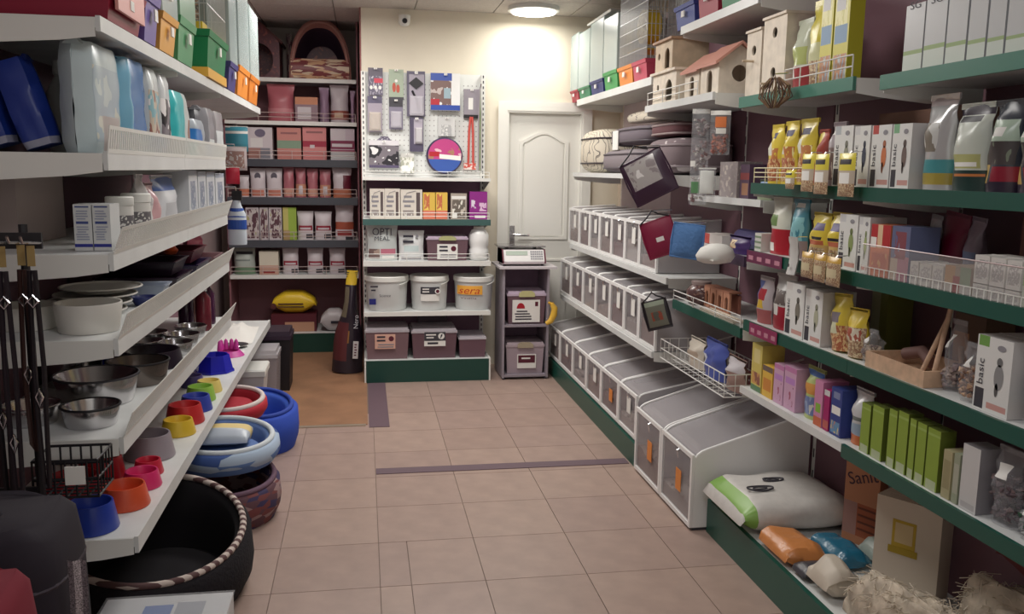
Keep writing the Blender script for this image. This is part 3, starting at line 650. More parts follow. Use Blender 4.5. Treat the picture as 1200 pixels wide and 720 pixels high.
# buckets
Z = zb[4]; BK = mat((206, 208, 206), .4)
def bucket(label, px0, px1, pt):
    Y = 6.60; x, w, h = slotb(px0, px1, pt, Z, Y); r = w/2; t = thing('lidded_bucket', label, 'bucket', (x, Y, Z))
    MB().lathe([(0, 0), (r*.86, 0), (r*.88, .01), (r*.95, h*.84), (0, h*.84)], BK, 32).build('bucket_body', t, smooth=40)
    MB().lathe([(r*.96, h*.82), (r, h*.83), (r, h*.95), (r*.97, h*.97), (r*.93, h*.955), (0, h*.955)], WHITE, 32).build('lid', t, smooth=40)
    MB().tube([(r*1.0*math.cos(a), -r*math.sin(a)*.99-.004, h*.86-.035*math.sin(a)) for a in [PI*k/14*.35-.1 for k in range(15)]], .004, WHITE, 6).build('handle', t)
    return t, r, h
def curved(t, a0, a1, z0, z1, r, m, nm='label'):
    MB().grid([[(r*math.sin(math.radians(a0+(a1-a0)*k/8)), -r*math.cos(math.radians(a0+(a1-a0)*k/8)), z) for k in range(9)] for z in (z0, z1)], m).build(nm, t)
t, r, h = bucket('white lidded bucket with dark print beside the black upright sack', 427.5, 479, 321); text('Science', t, -r*.1, -r*.965, h*.45, .02, INK); bars(t, -r*.75, -r*.4, h*.55, h*.75, 2, -r*.9, INK, 2)
MB().box(-r*.8, -r*.5, -r*.86, -r*.82, h*.2, h*.36, NAVY).build('label', t)
t, r, h = bucket('white lidded bucket with a black and white label', 480, 525.5, 321); curved(t, -30, 28, h*.28, h*.68, r*.965, PAPER); curved(t, -30, 28, h*.48, h*.68, r*.972, DGREY, 'label_band'); MB().disc((r*.36, -r*.965, h*.56), .02, PAPER).build('logo', t); MB().disc((r*.36, -r*.967, h*.56), .013, MAROON).build('logo', t); bars(t, -r*.42, -r*.05, h*.51, h*.66, 2, -r*.985, PAPER, 4)
t, r, h = bucket('white lidded bucket with orange sera logo', 531, 578, 321.5); curved(t, -62, 20, h*.46, h*.72, r*.965, mat((246, 176, 60), .5)); 
text('sera', t, -r*.36, -r*1.02, h*.59, .055, mat((200, 60, 30), .5), w=r*1.05, rot=(PI/2, 0, -.33), shear=.3); text('Vinetta', t, -r*.36, -r*1.0, h*.37, .019, mat((110, 80, 90)), w=r*.8, rot=(PI/2, 0, -.33))
# totes on the deck
Z = zb[0]; Yi = 6.45
x, w, h = slotb(428, 480, 385, Z, Yi); tote('storage_tote', 'brownish lidded box with orange label on the green plinth unit', (x, Yi, Z), 0, w, h, .32, (.22, .68, .34, .8, mat((222, 170, 150)), 'logo'), body=mat((122, 92, 98), .35), clip=None)
x, w, h = slotb(482, 536, 386, Z, Yi); tote('storage_tote', 'brownish lidded box with black and white bird label', (x, Yi, Z), 0, w, h*1.0, .32, (.28, .74, .42, .9, PAPER, 'bird'), body=mat((104, 74, 84), .35), clip=None)
x, w, h = slotb(489, 529, 372, Z+.24, 6.6); t = tote('storage_tote', 'dark box stacked behind the lidded box with bird label', (x, 6.80-.14, Z), 0, w*.95, .36, .13, None, body=mat((70, 40, 60), .4), clip=None, lid=mat((60, 34, 54), .4)); t.location.y = 6.782; t.scale = (.96, .6, .86)
x, w, h = slotb(537.5, 570, 395, Z, Yi); tote('storage_tote', 'low brownish lidded box without label', (x, Yi, Z), 0, w, h, .3, None, body=mat((108, 76, 88), .35), clip=None)

# ================================================================== side cabinet with shop scale
cz = z_at(313, 1.2, 6.38); cab = thing('side_cabinet', 'small grey open cabinet with a shop scale on top', 'cabinet', (0, 0, 0))
GM = mat((150, 140, 150), .45); c0, c1, cy0, cy1 = 1.018, 1.372, 6.40, 6.78
zmid = z_at(381, 1.2, 6.4)
MB().box(c0, c0+.016, cy0, cy1, .012, cz-.016, GM).build('side_panel', cab); MB().box(c1-.016, c1, cy0, cy1, .012, cz-.016, GM).build('side_panel', cab)
MB().box(c0+.016, c1-.016, cy1-.012, cy1, .03, cz-.016, mat((140, 108, 132), .6)).build('back_panel', cab)
MB().box(c0+.016, c1-.016, cy0, cy1-.012, zmid-.016, zmid, GM).build('shelf', cab); MB().box(c0+.016, c1-.016, cy0, cy1-.012, .02, .036, GM).build('shelf', cab)
MB().box(c0-.03, c1+.05, cy0-.03, cy1+.01, cz-.016, cz, mat((206, 198, 202), .4)).build('top_board', cab)
for x in (c0+.01, c1-.03):
    for y in (cy0+.01, cy1-.03): MB().lathe([(0, 0), (.012, 0), (.012, .012), (0, .012)], DGREY, 10, (x+.01, y+.01, 0)).build('foot', cab)
x, w, h = slotb(593, 640.5, 342, zmid, 6.43); tote('storage_tote', 'lidded box with a white and red label on the cabinet shelf', (x, 6.43, zmid), 0, min(w, .30), h, .28, (.14, .84, .06, .74, PAPER, 'red'), lid=mat((196, 176, 196), .4), clip=mat((196, 190, 130)))
x, w, h = slotb(590, 640, 402, .036, 6.43); tote('storage_tote', 'milky lidded box with a dark red label in the cabinet bottom', (x, 6.43, .036), 0, min(w, .30), h, .28, (.3, .78, .18, .62, PAPER, 'dark'), body=mat((168, 150, 160), .3), lid=mat((178, 160, 168), .3), clip=mat((170, 156, 130)))
t = thing('feed_scoop', 'curved yellow plastic scoop hanging at the cabinet edge', 'scoop', (c1+.03, 6.366, zmid))
MB().tube([(-.06, 0, .012), (-.025, 0, .03), (.0, 0, .08), (.004, 0, .13), (-.02, 0, .165)], [.014, .022, .026, .024, .016], mat((226, 176, 50), .45), 10).build('scoop_body', t, smooth=60)
MB().tube([(-.02, 0, .165), (-.045, 0, .172)], .009, mat((226, 176, 50), .45), 8).build('handle', t)
# scale
x0, w, h = slotb(586, 641, 289, cz, 6.45)
s = thing('shop_scale', 'white electronic shop scale with steel pan on the cabinet', 'scale', (x0, 6.42, cz))
SB = mat((206, 196, 198), .4)
MB().prism([(.012, .014), (.26, .014), (.26, .118), (.05, .118), (.0, .03)], -w*.46, w*.46, SB).move(lambda a, b, c: (b, a, c)).build('scale_body', s)
k = MB(); zz = lambda y: .03+(.118-.03)*y/.05
def slab(u0, u1, y0, y1, m, nm, e=.002):
    MB().poly([(u0, y0-e*.6, zz(y0)+e), (u1, y0-e*.6, zz(y0)+e), (u1, y1-e*.6, zz(y1)+e), (u0, y1-e*.6, zz(y1)+e)], m).build(nm, s)
slab(-w*.43, w*.43, .002, .048, mat((226, 224, 222), .4), 'front_panel'); slab(-w*.38, w*.08, .026, .043, mat((176, 190, 176), .2), 'display', .004)
for i in range(6):
    for j in range(4): slab(w*(.14+.045*i), w*(.175+.045*i), .008+.0095*j, .014+.0095*j, GREY, 'key', .0045)
for x in (-w*.46, w*.43): MB().prism([(.0, .02), (.26, .014), (.26, .122), (.045, .122), (-.006, .04)], x, x+w*.03, MAROON).move(lambda a, b, c: (b, a, c)).build('end_cap', s)
MB().box(-w*.52, w*.48, .06, .30, .136, .146, STEEL).build('pan', s); 
for x in (-w*.3, w*.3): MB().box(x-.01, x+.01, .15, .2, .118, .136, DGREY).build('pan_support', s)
for x in (-w*.4, w*.4):
    for y in (.04, .24): MB().lathe([(0, 0), (.012, 0), (.012, .014), (0, .014)], BLACK, 10, (x, y, 0)).build('foot', s)

# ================================================================== alcove unit
AY = 7.60; ax0, ax1 = -1.12, -.045
gC = thing('shelving_unit', 'dark red shelving unit in the alcove filled with cat food', 'shelving', (0, 0, 0))
AM = mat((136, 86, 94), .6)
za = {k: z_at(p, -.4, AY) for k, p in {1: 92.5, 2: 143, 3: 187.5, 4: 232, 5: 282, 6: 322.5, 0: 390}.items()}
MB().box(ax0, ax1, 8.08, 8.1, 0, za[1]+.02, AM).build('back_panel', gC)
for x in (ax0, ax1+.002): MB().box(x, x+.014, AY+.03, 8.08, 0, za[1]+(.55 if x > -.5 else 0), AM).build('side_panel', gC)
MB().box(ax0+.014, ax1, AY-.03, 8.08, za[0]-.02, za[0], SHELFW).build('base_deck', gC); MB().box(ax0+.014, ax1, AY-.045, AY-.03, 0, za[0], mat((10, 60, 48), .4)).build('plinth', gC)
DL = mat((74, 76, 84), .3)
for k in range(1, 7):
    s = MB().box(ax0+.016, ax1, AY+.012, 8.08, za[k]-.02, za[k], SHELFW).build('shelf', gC)
    dark = k in (3, 4, 5)
    MB().box(ax0+.014, ax1, AY, AY+.012, za[k]-(.06 if dark else .03), za[k]+.002, DL if dark else WHITE).build('price_rail', s)
    if k > 1:
        mb = MB()
        for q in (.5, 1): mb.tube([(ax0+.02, AY+.008, za[k]+.07*q), (ax1-.01, AY+.008, za[k]+.07*q)], .0028, mat((196, 176, 170)), 5)
        for q in range(5): xx = ax0+.02+(ax1-ax0-.03)*q/4; mb.tube([(xx, AY+.008, za[k]), (xx, AY+.008, za[k]+.07)], .0028, mat((196, 176, 170)), 5)
        mb.build('guard', s)
PT = .05
def ac(name, label, px0, px1, pt, k, base, regs=(), d=.14, pouch_=False, dy=.04, **kw):
    Y = AY+dy; x, w, h = slotb(px0, px1, pt, za[k], Y)
    f = pouch if pouch_ else carton
    return f(name, label, 'cat food', (x, Y, za[k]), 0, w-.004, h, d, base, regs, **kw)
# cat house and small house on the top shelf
LEO = photo(((120, 44, 48), (92, 30, 44), (150, 70, 60)), 9); x, w, h = slotb(346, 424, 22, za[1], AY+.2)
x = -.335; w = .5; h = z_at(23, x, AY+.03)-za[1]
t = thing('cat_house', 'dark red plush cat cave with an arched opening and spotted front', 'pet house', (x, AY+.22, za[1]))
rows = []; n = 40; yd = .30
for i in range(15):
    y = -.19+yd*1.3*i/14; q = 1-.0*i; sc2 = (1-.28*(i/14)**2)
    rows.append([(w/2*sc2*math.copysign(abs(math.cos(PI*j/n))**.85, math.cos(PI*j/n)), y, h*sc2*math.sin(PI*j/n)**.85) for j in range(n+1)])
shell = MB().grid(rows, LEO); 
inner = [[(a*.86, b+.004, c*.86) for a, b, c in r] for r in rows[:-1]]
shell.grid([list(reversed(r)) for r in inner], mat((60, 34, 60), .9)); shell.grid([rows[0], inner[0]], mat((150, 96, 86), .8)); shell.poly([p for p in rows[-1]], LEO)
shell.build('shell', t, smooth=50)
MB().box(-w*.42, w*.42, -.19, .18, 0, .03, LEO).build('base', t)
fw = h*.34
MB().grid([[(-w*.47+w*.94*u/10, -.196-.02*math.sin(v/4*PI), fw*v/4) for u in range(11)] for v in range(5)], photo(((128, 44, 46), (206, 160, 120), (120, 36, 40), (214, 190, 160)), 7, kind='cells')).build('spotted_front', t, smooth=50)
MB().tube([(w*.455*math.copysign(abs(math.cos(PI*j/30))**.85, math.cos(PI*j/30)), -.195, h*.955*math.sin(PI*j/30)**.85) for j in range(31)], .012, mat((170, 120, 110), .8), 8).build('piping', t, smooth=60)
MB().lathe([(0, 0), (.1, .01), (.13, .05), (.1, .09), (0, .1)], mat((150, 116, 112), .9), 18, (-.06, .02, .05)).build('cushion', t, smooth=60)
xs = x_at(318, AY+.1, za[1]); hs = z_at(26, xs, AY+.1)-za[1]
t = thing('cat_house', 'tall dark brown cat house with a pointed roof beside the cave', 'pet house', (xs-.1, AY+.1, za[1]))
t_o = [(-.17, 0), (.17, 0), (.17, hs*.66), (.0, hs), (-.17, hs*.66)]
MB().holed(t_o, (0, hs*.33), [(.12*math.cos(a), hs*.33+ (hs*.3)*math.sin(a)) for a in [2*PI*k/20 for k in range(20)]], 0, .02, LEO).build('front_wall', t)
MB().box(-.17, .17, .3, .32, 0, hs*.66, LEO).build('rear_wall', t)
for sg in (-1, 1):
    MB().box(min(sg*.15, sg*.17), max(sg*.15, sg*.17), .02, .3, 0, hs*.64, LEO).build('side_wall', t)
    MB().prism([(sg*.19, hs*.62), (0, hs*1.0), (0, hs*1.04), (sg*.2, hs*.65)][::sg], -.02, .34, mat((92, 50, 50), .8)).build('roof', t)
xs = x_at(337, AY+.12, za[1])
t = pouch('cushion_roll', 'mottled cushion standing between the two cat houses', 'cushion', (xs+.0, AY+.36, za[1]), 0, .05, hs*.9, .06, photo(((170, 140, 130), (110, 70, 84), (196, 176, 160)), 4), wr=.002)
# shelf 2
WH = mat((206, 196, 200), .45); SAL = mat((204, 130, 120), .5)
ac('cat_food_bag', 'pink bag on the shelf under the pointed cat house', 313, 345, 98, 2, mat((190, 100, 110), .4), [(0, 1, .25, .35, mat((206, 130, 136)))], pouch_=True)
ac('cat_food_box', 'orange and white carton between two bags', 346, 373, 114, 2, mat((150, 120, 130)), [(0, 1, .7, 1, mat((206, 130, 90))), (.1, .7, .1, .6, WH)])
ac('cat_food_bag', 'lilac bag behind the wire guard under the cat cave', 374, 386, 102, 2, mat((160, 130, 156), .4), pouch_=True)
ac('cat_food_bag', 'white bag over a brown band under the cat cave', 387, 409, 99, 2, WH, [(0, 1, .08, .32, mat((160, 84, 70))), (.2, .7, .12, .26, mat((214, 180, 150)))], pouch_=True)
ac('cat_food_bag', 'narrow lilac bag at the end under the cat cave', 410.5, 416.5, 106, 2, mat((170, 140, 166), .4), pouch_=True)
# shelf 3
o = ac('cat_food_box', 'white carton with grey round logo and grey base', 291, 320, 149.5, 3, WH, [(.05, .9, .02, .35, mat((130, 130, 140))), (.1, .6, .38, .66, mat((220, 216, 214))), (0, .5, .02, .35, mat((170, 120, 110)))], ovals=[(.5, .82, .22, .13, mat((110, 100, 124)))])
ac('cat_food_box', 'salmon carton with a green band', 325, 353.5, 150, 3, SAL, [(0, 1, .35, .6, mat((130, 156, 130))), (.15, .85, .8, .86, mat((150, 90, 90)))])
ac('cat_food_box', 'pink carton with a red band', 355, 383, 149.5, 3, mat((214, 130, 128), .5), [(0, 1, .4, .58, mat((170, 30, 60))), (.15, .85, .82, .88, mat((150, 90, 90))), (.3, .5, .36, .46, WH)])
ac('cat_food_box', 'white carton with two maroon bands', 387.5, 416, 151, 3, mat((196, 180, 190)), [(0, .62, .62, .98, WH), (0, 1, .35, .62, mat((130, 30, 70))), (.05, .9, .42, .52, WH), (0, 1, .27, .33, mat((150, 60, 90))), (0, 1, .02, .25, mat((196, 196, 196)))])
# shelf 4
ac('cat_food_bag', 'small orange and white pouch at the row start', 280, 292, 206, 4, WH, [(0, 1, .05, .4, mat((206, 120, 90)))], d=.08, pouch_=True)
for a, b, l in ((293, 311.5, 'white pouch with round grey logo next to the small pouch'), (312, 331, 'white pouch with round grey logo next to the pink bags')):
    ac('cat_food_bag', l, a, b, 197.5, 4, WH, [(.1, .9, .04, .25, mat((200, 120, 100)))], d=.09, pouch_=True, ovals=[(.5, .72, .2, .13, mat((90, 84, 96)))], neck=1, wr=.001)
for k, (a, b) in enumerate(((332, 345), (346, 359), (360, 373), (374.5, 388))):
    o = ac('cat_food_bag', ('slim pink pouch beside the white logo pouches', 'slim pink pouch with white patch, second from the white logo pouches', 'slim pink pouch between two pouches with white patches', 'slim pink pouch with white patch beside the pouch with orange band')[k], a, b, 196+k, 4, mat((176, 100, 110), .4), [(.0, 1, .05, .45, mat((200, 140, 110))), (.3, .7, .1, .4, WH)] if k % 2 else [(0, 1, .05, .3, mat((206, 150, 130)))], d=.08, pouch_=True); o['group'] = 'pink pouches in the alcove'
ac('cat_food_bag', 'white pouch over an orange band at the row end', 390, 412, 197, 4, WH, [(0, 1, .0, .3, mat((190, 110, 80))), (.55, 1, .3, .75, mat((110, 30, 50)))], d=.09, pouch_=True)
# shelf 5
PB = [photo(((150, 120, 124), (96, 60, 70), (196, 186, 184), (176, 170, 110)), s) for s in (3, 3.6, 4.2)]
for k, (a, b) in enumerate(((288.5, 304.5), (305, 315), (315.5, 331))): ac('treat_box', ('brown picture carton with white edge', 'narrow picture carton between two wider ones', 'picture carton beside the light green carton')[k], a, b, 243.5, 5, WH, [(.08, .95, .05, .95, PB[k])], d=.1)
ac('treat_box', 'light green and yellow carton', 332, 348, 243.5, 5, mat((150, 180, 60)), [(0, .4, .3, 1, mat((196, 186, 100))), (0, .5, 0, .3, mat((170, 140, 90)))], d=.1)
def wp(l, a, b, pt, k): return ac('cat_food_bag', l, a, b, pt, k, WH, [(.05, .95, .33, .5, mat((160, 40, 60))), (.15, .85, .36, .43, WH), (.55, .95, .05, .2, DGREY)], d=.09, pouch_=True, wr=.0015, neck=.98)
wp('white pouch with red band next to the light green carton', 348.5, 367.5, 248, 5); wp('white pouch with red band between two similar pouches', 369, 389, 248.5, 5)
ac('cat_food_bag', 'taller white pouch with an orange band', 393, 415, 241, 5, WH, [(0, 1, .3, .52, mat((176, 84, 60))), (.1, .9, .12, .26, mat((160, 60, 60))), (.55, .95, .0, .1, DGREY)], d=.09, pouch_=True)
# shelf 6
ac('litter_bag', 'grey green striped bag at the shelf start', 273, 299, 291, 6, mat((176, 184, 176), .4), [(0, 1, 0, .28, mat((110, 140, 110))), (.1, .9, .75, .85, DGREY), (.1, .8, .5, .56, mat((130, 140, 136)))], pouch_=True)
ac('litter_box', 'cream carton with a red base stripe', 304, 327, 295, 6, mat((214, 206, 186)), [(0, 1, .0, .4, mat((206, 160, 140))), (.2, .8, .06, .14, mat((150, 40, 40)))])
wp('white pouch with red band beside the cream carton', 331, 350, 290.5, 6); wp('white pouch with red band in the middle of three on the lowest shelf', 360, 379, 291.5, 6); wp('white pouch with red band above the black upright sack', 386, 405, 291.5, 6)
# deck
Z = za[0]
x, w, h = slotb(318, 371, 369, Z, AY+.05); t = carton('litter_carton', 'dark red carton under the yellow bag', 'carton', (x, AY+.06, Z), 0, w, h, .26, mat((92, 26, 40)), [(.3, .95, 0, .55, mat((190, 140, 110)))])
t = sack('litter_bag', 'bright yellow bag lying on the dark red carton', 'cat litter', (x, AY+.19, Z+h+.0015), 0, w*1.0, .24, .19, mat((236, 196, 30), .4), ends=.3, wr=.004)
bars(t, -.14, .14, .05, .10, 2, -.126, mat((90, 60, 40)), 3); MB().disc((-.17, -.122, .07), .025, mat((90, 40, 40))).build('logo', t)
x = x_at(392, AY+.1, Z); t = sack('litter_bag', 'white bag with dark print on the alcove base', 'cat litter', (x-.0, AY+.12, Z), 0, .24, .22, .19, mat((196, 190, 192), .4), ends=.3, wr=.004); bars(t, -.03, .1, .06, .11, 1, -.117, INK, 3)
# black sack standing in front
bx = x_at(407, 6.78, 0); bz = z_at(318, bx, 6.8)
t = pouch('dog_food_sack', 'tall black dog food sack with yellow top standing on the floor', 'pet food', (bx, 6.66, .004), 0, .235, bz, .22, mat((44, 34, 46), .4), [(0, 1, .86, 1, mat((214, 176, 30))), (0, .5, .3, .42, mat((150, 100, 40))), (0, .45, .12, .5, mat((96, 40, 44))), (0, .3, .55, .84, mat((110, 100, 80)))], neck=.0, wr=.006, tilt=.06)
text('Nero', t, .05, .0, bz*.52, .035, mat((190, 190, 196)), spin=PI/2); q = MB().box(.035, .075, -.001, .002, bz*.16, bz*.33, mat((210, 206, 206))).build('label', t); bars(q, .045, .065, bz*.18, bz*.31, 5, -.001, MAROON, 3)
# ================================================================== right wall, far half: scoop bins
ACR = film((222, 218, 222), .66, .12); ACRF = film((186, 178, 182), .78, .1); BINW = mat((238, 237, 235), .4); LID = film((214, 208, 212), .58, .15)
KIB = [mat(c, .8) for c in ((150, 128, 118), (122, 102, 98), (168, 150, 136))]
KIB2 = [mat(c, .8) for c in ((176, 166, 160), (140, 130, 132), (196, 186, 176))]; KIB3 = [mat(c, .8) for c in ((120, 84, 80), (96, 70, 72), (146, 108, 92))]
def scoop_bin(label, y0, y1, Xf, z, h, depth, rise, fill, km, tagm=PAPER, group=None, tall=False, seed=1, solid_end=False):
    """clear-sided food bin; front looks to -X. built in local frame: x along the row, y into the shelf"""
    w = y1-y0-.006; t = thing('scoop_bin', label, 'food bin', (Xf, (y0+y1)/2, z), -PI/2, group)
    fr = .019
    f = MB(); f.box(-w/2, w/2, 0, .012, .002, fr+.002, BINW); f.box(-w/2, w/2, 0, .012, h-fr, h, BINW); f.box(-w/2, -w/2+fr, 0, .012, fr+.002, h-fr, BINW); f.box(w/2-fr, w/2, 0, .012, fr+.002, h-fr, BINW)
    f.build('front_frame', t)
    MB().box(-w/2+fr, w/2-fr, .004, .008, fr, h-fr, ACRF).build('front_pane', t)
    prof = [(0, 0), (depth, 0), (depth, h+rise), (.07, h+rise*.12), (.045, h+rise*.06), (.028, h-.002), (.018, h-.016), (.013, h-.035)]
    prof = [(max(.013, a), b+.002) for a, b in prof]
    for sx in (-w/2, w/2-.005):
        sd = MB().prism(prof, sx, sx+.005, BINW if (solid_end and sx > 0) else ACR).move(lambda a, b, c: (b, a, c)).build('side_panel', t)
        sg = 1 if sx < 0 else -1; e = MB().tube([(sx+.0025+sg*.004, a, b) for a, b in prof[2:]], .0065, BINW, 6).build('edge_trim', sd)
    MB().box(-w/2+.005, w/2-.005, .013, depth, .001, .006, BINW).build('bin_floor', t)
    MB().box(-w/2+.005, w/2-.005, depth-.006, depth, .006, h+rise*.9, ACR).build('rear_panel', t)
    hf = (h-.02)*fill
    c = MB(); n = 6; rr = random.Random(seed)
    top = [[(-w/2+.007+(w-.014)*i/n, .014+(depth-.022)*j/n, .007+hf*(.75+.35*j/n)+rr.uniform(-.012, .012)) for i in range(n+1)] for j in range(n+1)]
    bot = [[(x, y, .0065) for x, y, _ in r] for r in top]
    c.grid(top, km[0]); c.grid([top[0], bot[0]][::-1], km[0]); c.grid([top[-1], bot[-1]], km[0]); c.grid([[r[0] for r in top], [r[0] for r in bot]], km[0]); c.grid([[r[-1] for r in top], [r[-1] for r in bot]][::-1], km[0])
    heap = c.build('food_heap', t, smooth=60)
    l = lumps(220, (-w/2+.014, w/2-.014, .016, depth-.02, .01, .05), .011, km, seed)
    for i in range(0, len(l.v), 6):                                       # drop each piece onto the heap surface
        cx = sum(p[0] for p in l.v[i:i+6])/6; cy = sum(p[1] for p in l.v[i:i+6])/6; k = (cy-.014)/(depth-.022); dz = hf*(.75+.35*k)-.03
        if i % 18 == 0: dz = rr.uniform(0, hf*.7)-.02; dy = .0155-cy+.004
        else: dy = 0
        l.v[i:i+6] = [(a, b+dy, e+dz) for a, b, e in l.v[i:i+6]]
    l.v = [(max(-w/2+.007, min(w/2-.007, a)), max(.0135, min(depth-.008, b)), max(.0075, e)) for a, b, e in l.v]
    p = l.build('pellets', heap); p['kind'] = 'stuff'
    LP = [(a+.001, b-.004) for a, b in prof[2:]]; MB().grid([[(x, a, b) for a, b in LP] for x in (-w/2+.0125, w/2-.0125)], LID).build('lid', t)
    # paper price card on a small clip
    MB().box(w*.04, w*.04+.065, -.003, -.001, h*(.36 if tagm is ORANGE else .48), h*(.66 if tagm is ORANGE else .84), tagm).build('price_card', t)
    MB().tube([(w*.04+.032, .0, h*.95), (w*.04+.032, -.012, h*.93), (w*.04+.032, -.004, h*.82)], .004, CHROME, 6).build('clip', t)
    return t
ORD = ('first', 'second', 'third', 'fourth', 'fifth', 'sixth', 'seventh')
def row(xs, Xf, z, h, depth, rise, where, fills, group):
    ys = sorted(y_at(p, Xf, z) for p in xs); n = len(ys)-1
    for k in range(n):
        y0, y1 = ys[n-1-k], ys[n-k]
        scoop_bin('clear scoop bin %s, %s from the door end' % (where, ORD[k]), y0, y1, Xf, z, h, depth, rise, fills[k % len(fills)], (KIB, KIB2, KIB3)[(k*2+len(where)) % 3], PAPER if 'bottom' not in where or k != 4 else ORANGE, group, seed=k+len(where))
row((666, 678, 690, 701.5, 715.5, 731, 748, 768.5), 1.585, 1.0165, .27, .37, .02, 'in the top bin row', (.5, .7, .35, .6), 'scoop bins in the top row')
row((656, 668, 682, 697, 713.5, 730, 747, 767), 1.52, .622, .27, .43, .03, 'in the middle bin row', (.6, .45, .7, .3), 'scoop bins in the middle row')
row((643, 655, 670, 686, 703, 723, 744), 1.43, .137, .245, .49, .10, 'in the bottom bin row', (.55, .4, .3, .6), 'scoop bins in the bottom row')
for k, (a, b, l) in enumerate(((3.92, 4.325, 'large scoop bin standing on the floor beside the bottom bin row'), (3.505, 3.915, 'large scoop bin standing on the floor beside the white litter sack'))):
    scoop_bin(l, a, b, 1.405, .012, .335, .55, .17, .5 if k == 0 else .35, KIB2 if k else KIB, ORANGE, seed=40+k, solid_end=True)
    MB().box(1.42, 1.95, a+.01, b-.01, 0, .0115, DGREY).build('bin_feet', None)
feet = [o for o in bpy.data.objects if o.name.startswith('bin_feet')]; bins = [o for o in bpy.data.objects if o.get('label', '').startswith('large scoop bin')]
for o, b in zip(sorted(feet, key=lambda q: -q.data.vertices[0].co.y), sorted(bins, key=lambda q: -q.location.y)):
    me = o.data; me.transform((Matrix.Translation(b.location) @ Matrix.Rotation(-PI/2, 4, 'Z')).inverted()); o.parent = b
# second card row on the upper bins is the long plastic strip with printed sheets
# ------------------------------------------------------------------ cushions and pet beds on the shelf above the bins
SWIRL = photo(((216, 206, 186), (216, 206, 186), (60, 50, 56), (216, 206, 186), (60, 50, 56), (60, 50, 56), (216, 206, 186)), 2.4, .9, kind='wave'); 
def soft(name, label, loc, L, w, h, m, rot=(0, 0, 0), pipe=None, e=.45, tagc=None):
    t = thing(name, label, 'pet bed', loc, rot=rot); mb = MB(); rows = []
    n, k = 28, 12
    for i in range(k+1):
        v = -PI/2+PI*i/k; cv = math.copysign(abs(math.cos(v))**e, math.cos(v)); sv = math.copysign(abs(math.sin(v))**(e*1.3), math.sin(v))
        rows.append([(L/2*cv*math.copysign(abs(math.cos(2*PI*j/n))**.5, math.cos(2*PI*j/n)), w/2*cv*math.copysign(abs(math.sin(2*PI*j/n))**.5, math.sin(2*PI*j/n)), h/2+h/2*sv) for j in range(n)])
    mb.loft(rows, m).build('cushion', t, smooth=80)
    if pipe:
        for zz in (h*.22, h*.78): MB().tube([(L/2*.985*math.copysign(abs(math.cos(2*PI*j/40))**.5, math.cos(2*PI*j/40)), w/2*.985*math.copysign(abs(math.sin(2*PI*j/40))**.5, math.sin(2*PI*j/40)), zz) for j in range(40)], .006, pipe, 6, True).build('piping', t, smooth=60)
    if tagc: MB().box(*tagc, PAPER).build('paper_tag', t)
    return t
Z2 = 1.5565; GR = mat((132, 122, 126), .95, bump=.15, scale=200); GR2 = mat((112, 102, 110), .95)
STAR = photo(((128, 112, 116), (128, 112, 116), (206, 194, 194)), 3.2, .95)
def yx(px, X=1.62): return y_at(px, X, Z2)
soft('pet_bed', 'cream pet bed with black swirl print next to the door', (1.775, 6.27, Z2), .36, .62, .31, SWIRL, pipe=mat((60, 50, 56)))
soft('pet_bed', 'cream swirl cushion leaning on top of the grey beds', (1.84, 5.42, Z2+.33), .2, .9, .075, SWIRL, rot=(0, -.1, 0))
soft('pet_bed', 'lower plain grey pet bed beside the swirl bed', (1.765, 5.47, Z2), .37, .90, .155, GR, pipe=mat((80, 72, 80)))
soft('pet_bed', 'upper plain grey pet bed with a white paper tag', (1.775, 5.42, Z2+.170), .33, .80, .125, GR2, pipe=mat((74, 66, 74)), tagc=(-.172, -.166, .08, .2, -.02, .1))
soft('pet_bed', 'taupe pet bed with white star print', (1.775, 4.70, Z2), .37, .56, .20, STAR, pipe=mat((150, 136, 140)))
soft('pet_bed', 'dark brown plush bed on top of the star bed', (1.785, 4.76, Z2+.202), .32, .48, .085, mat((110, 72, 76), .95), pipe=mat((150, 130, 130)))

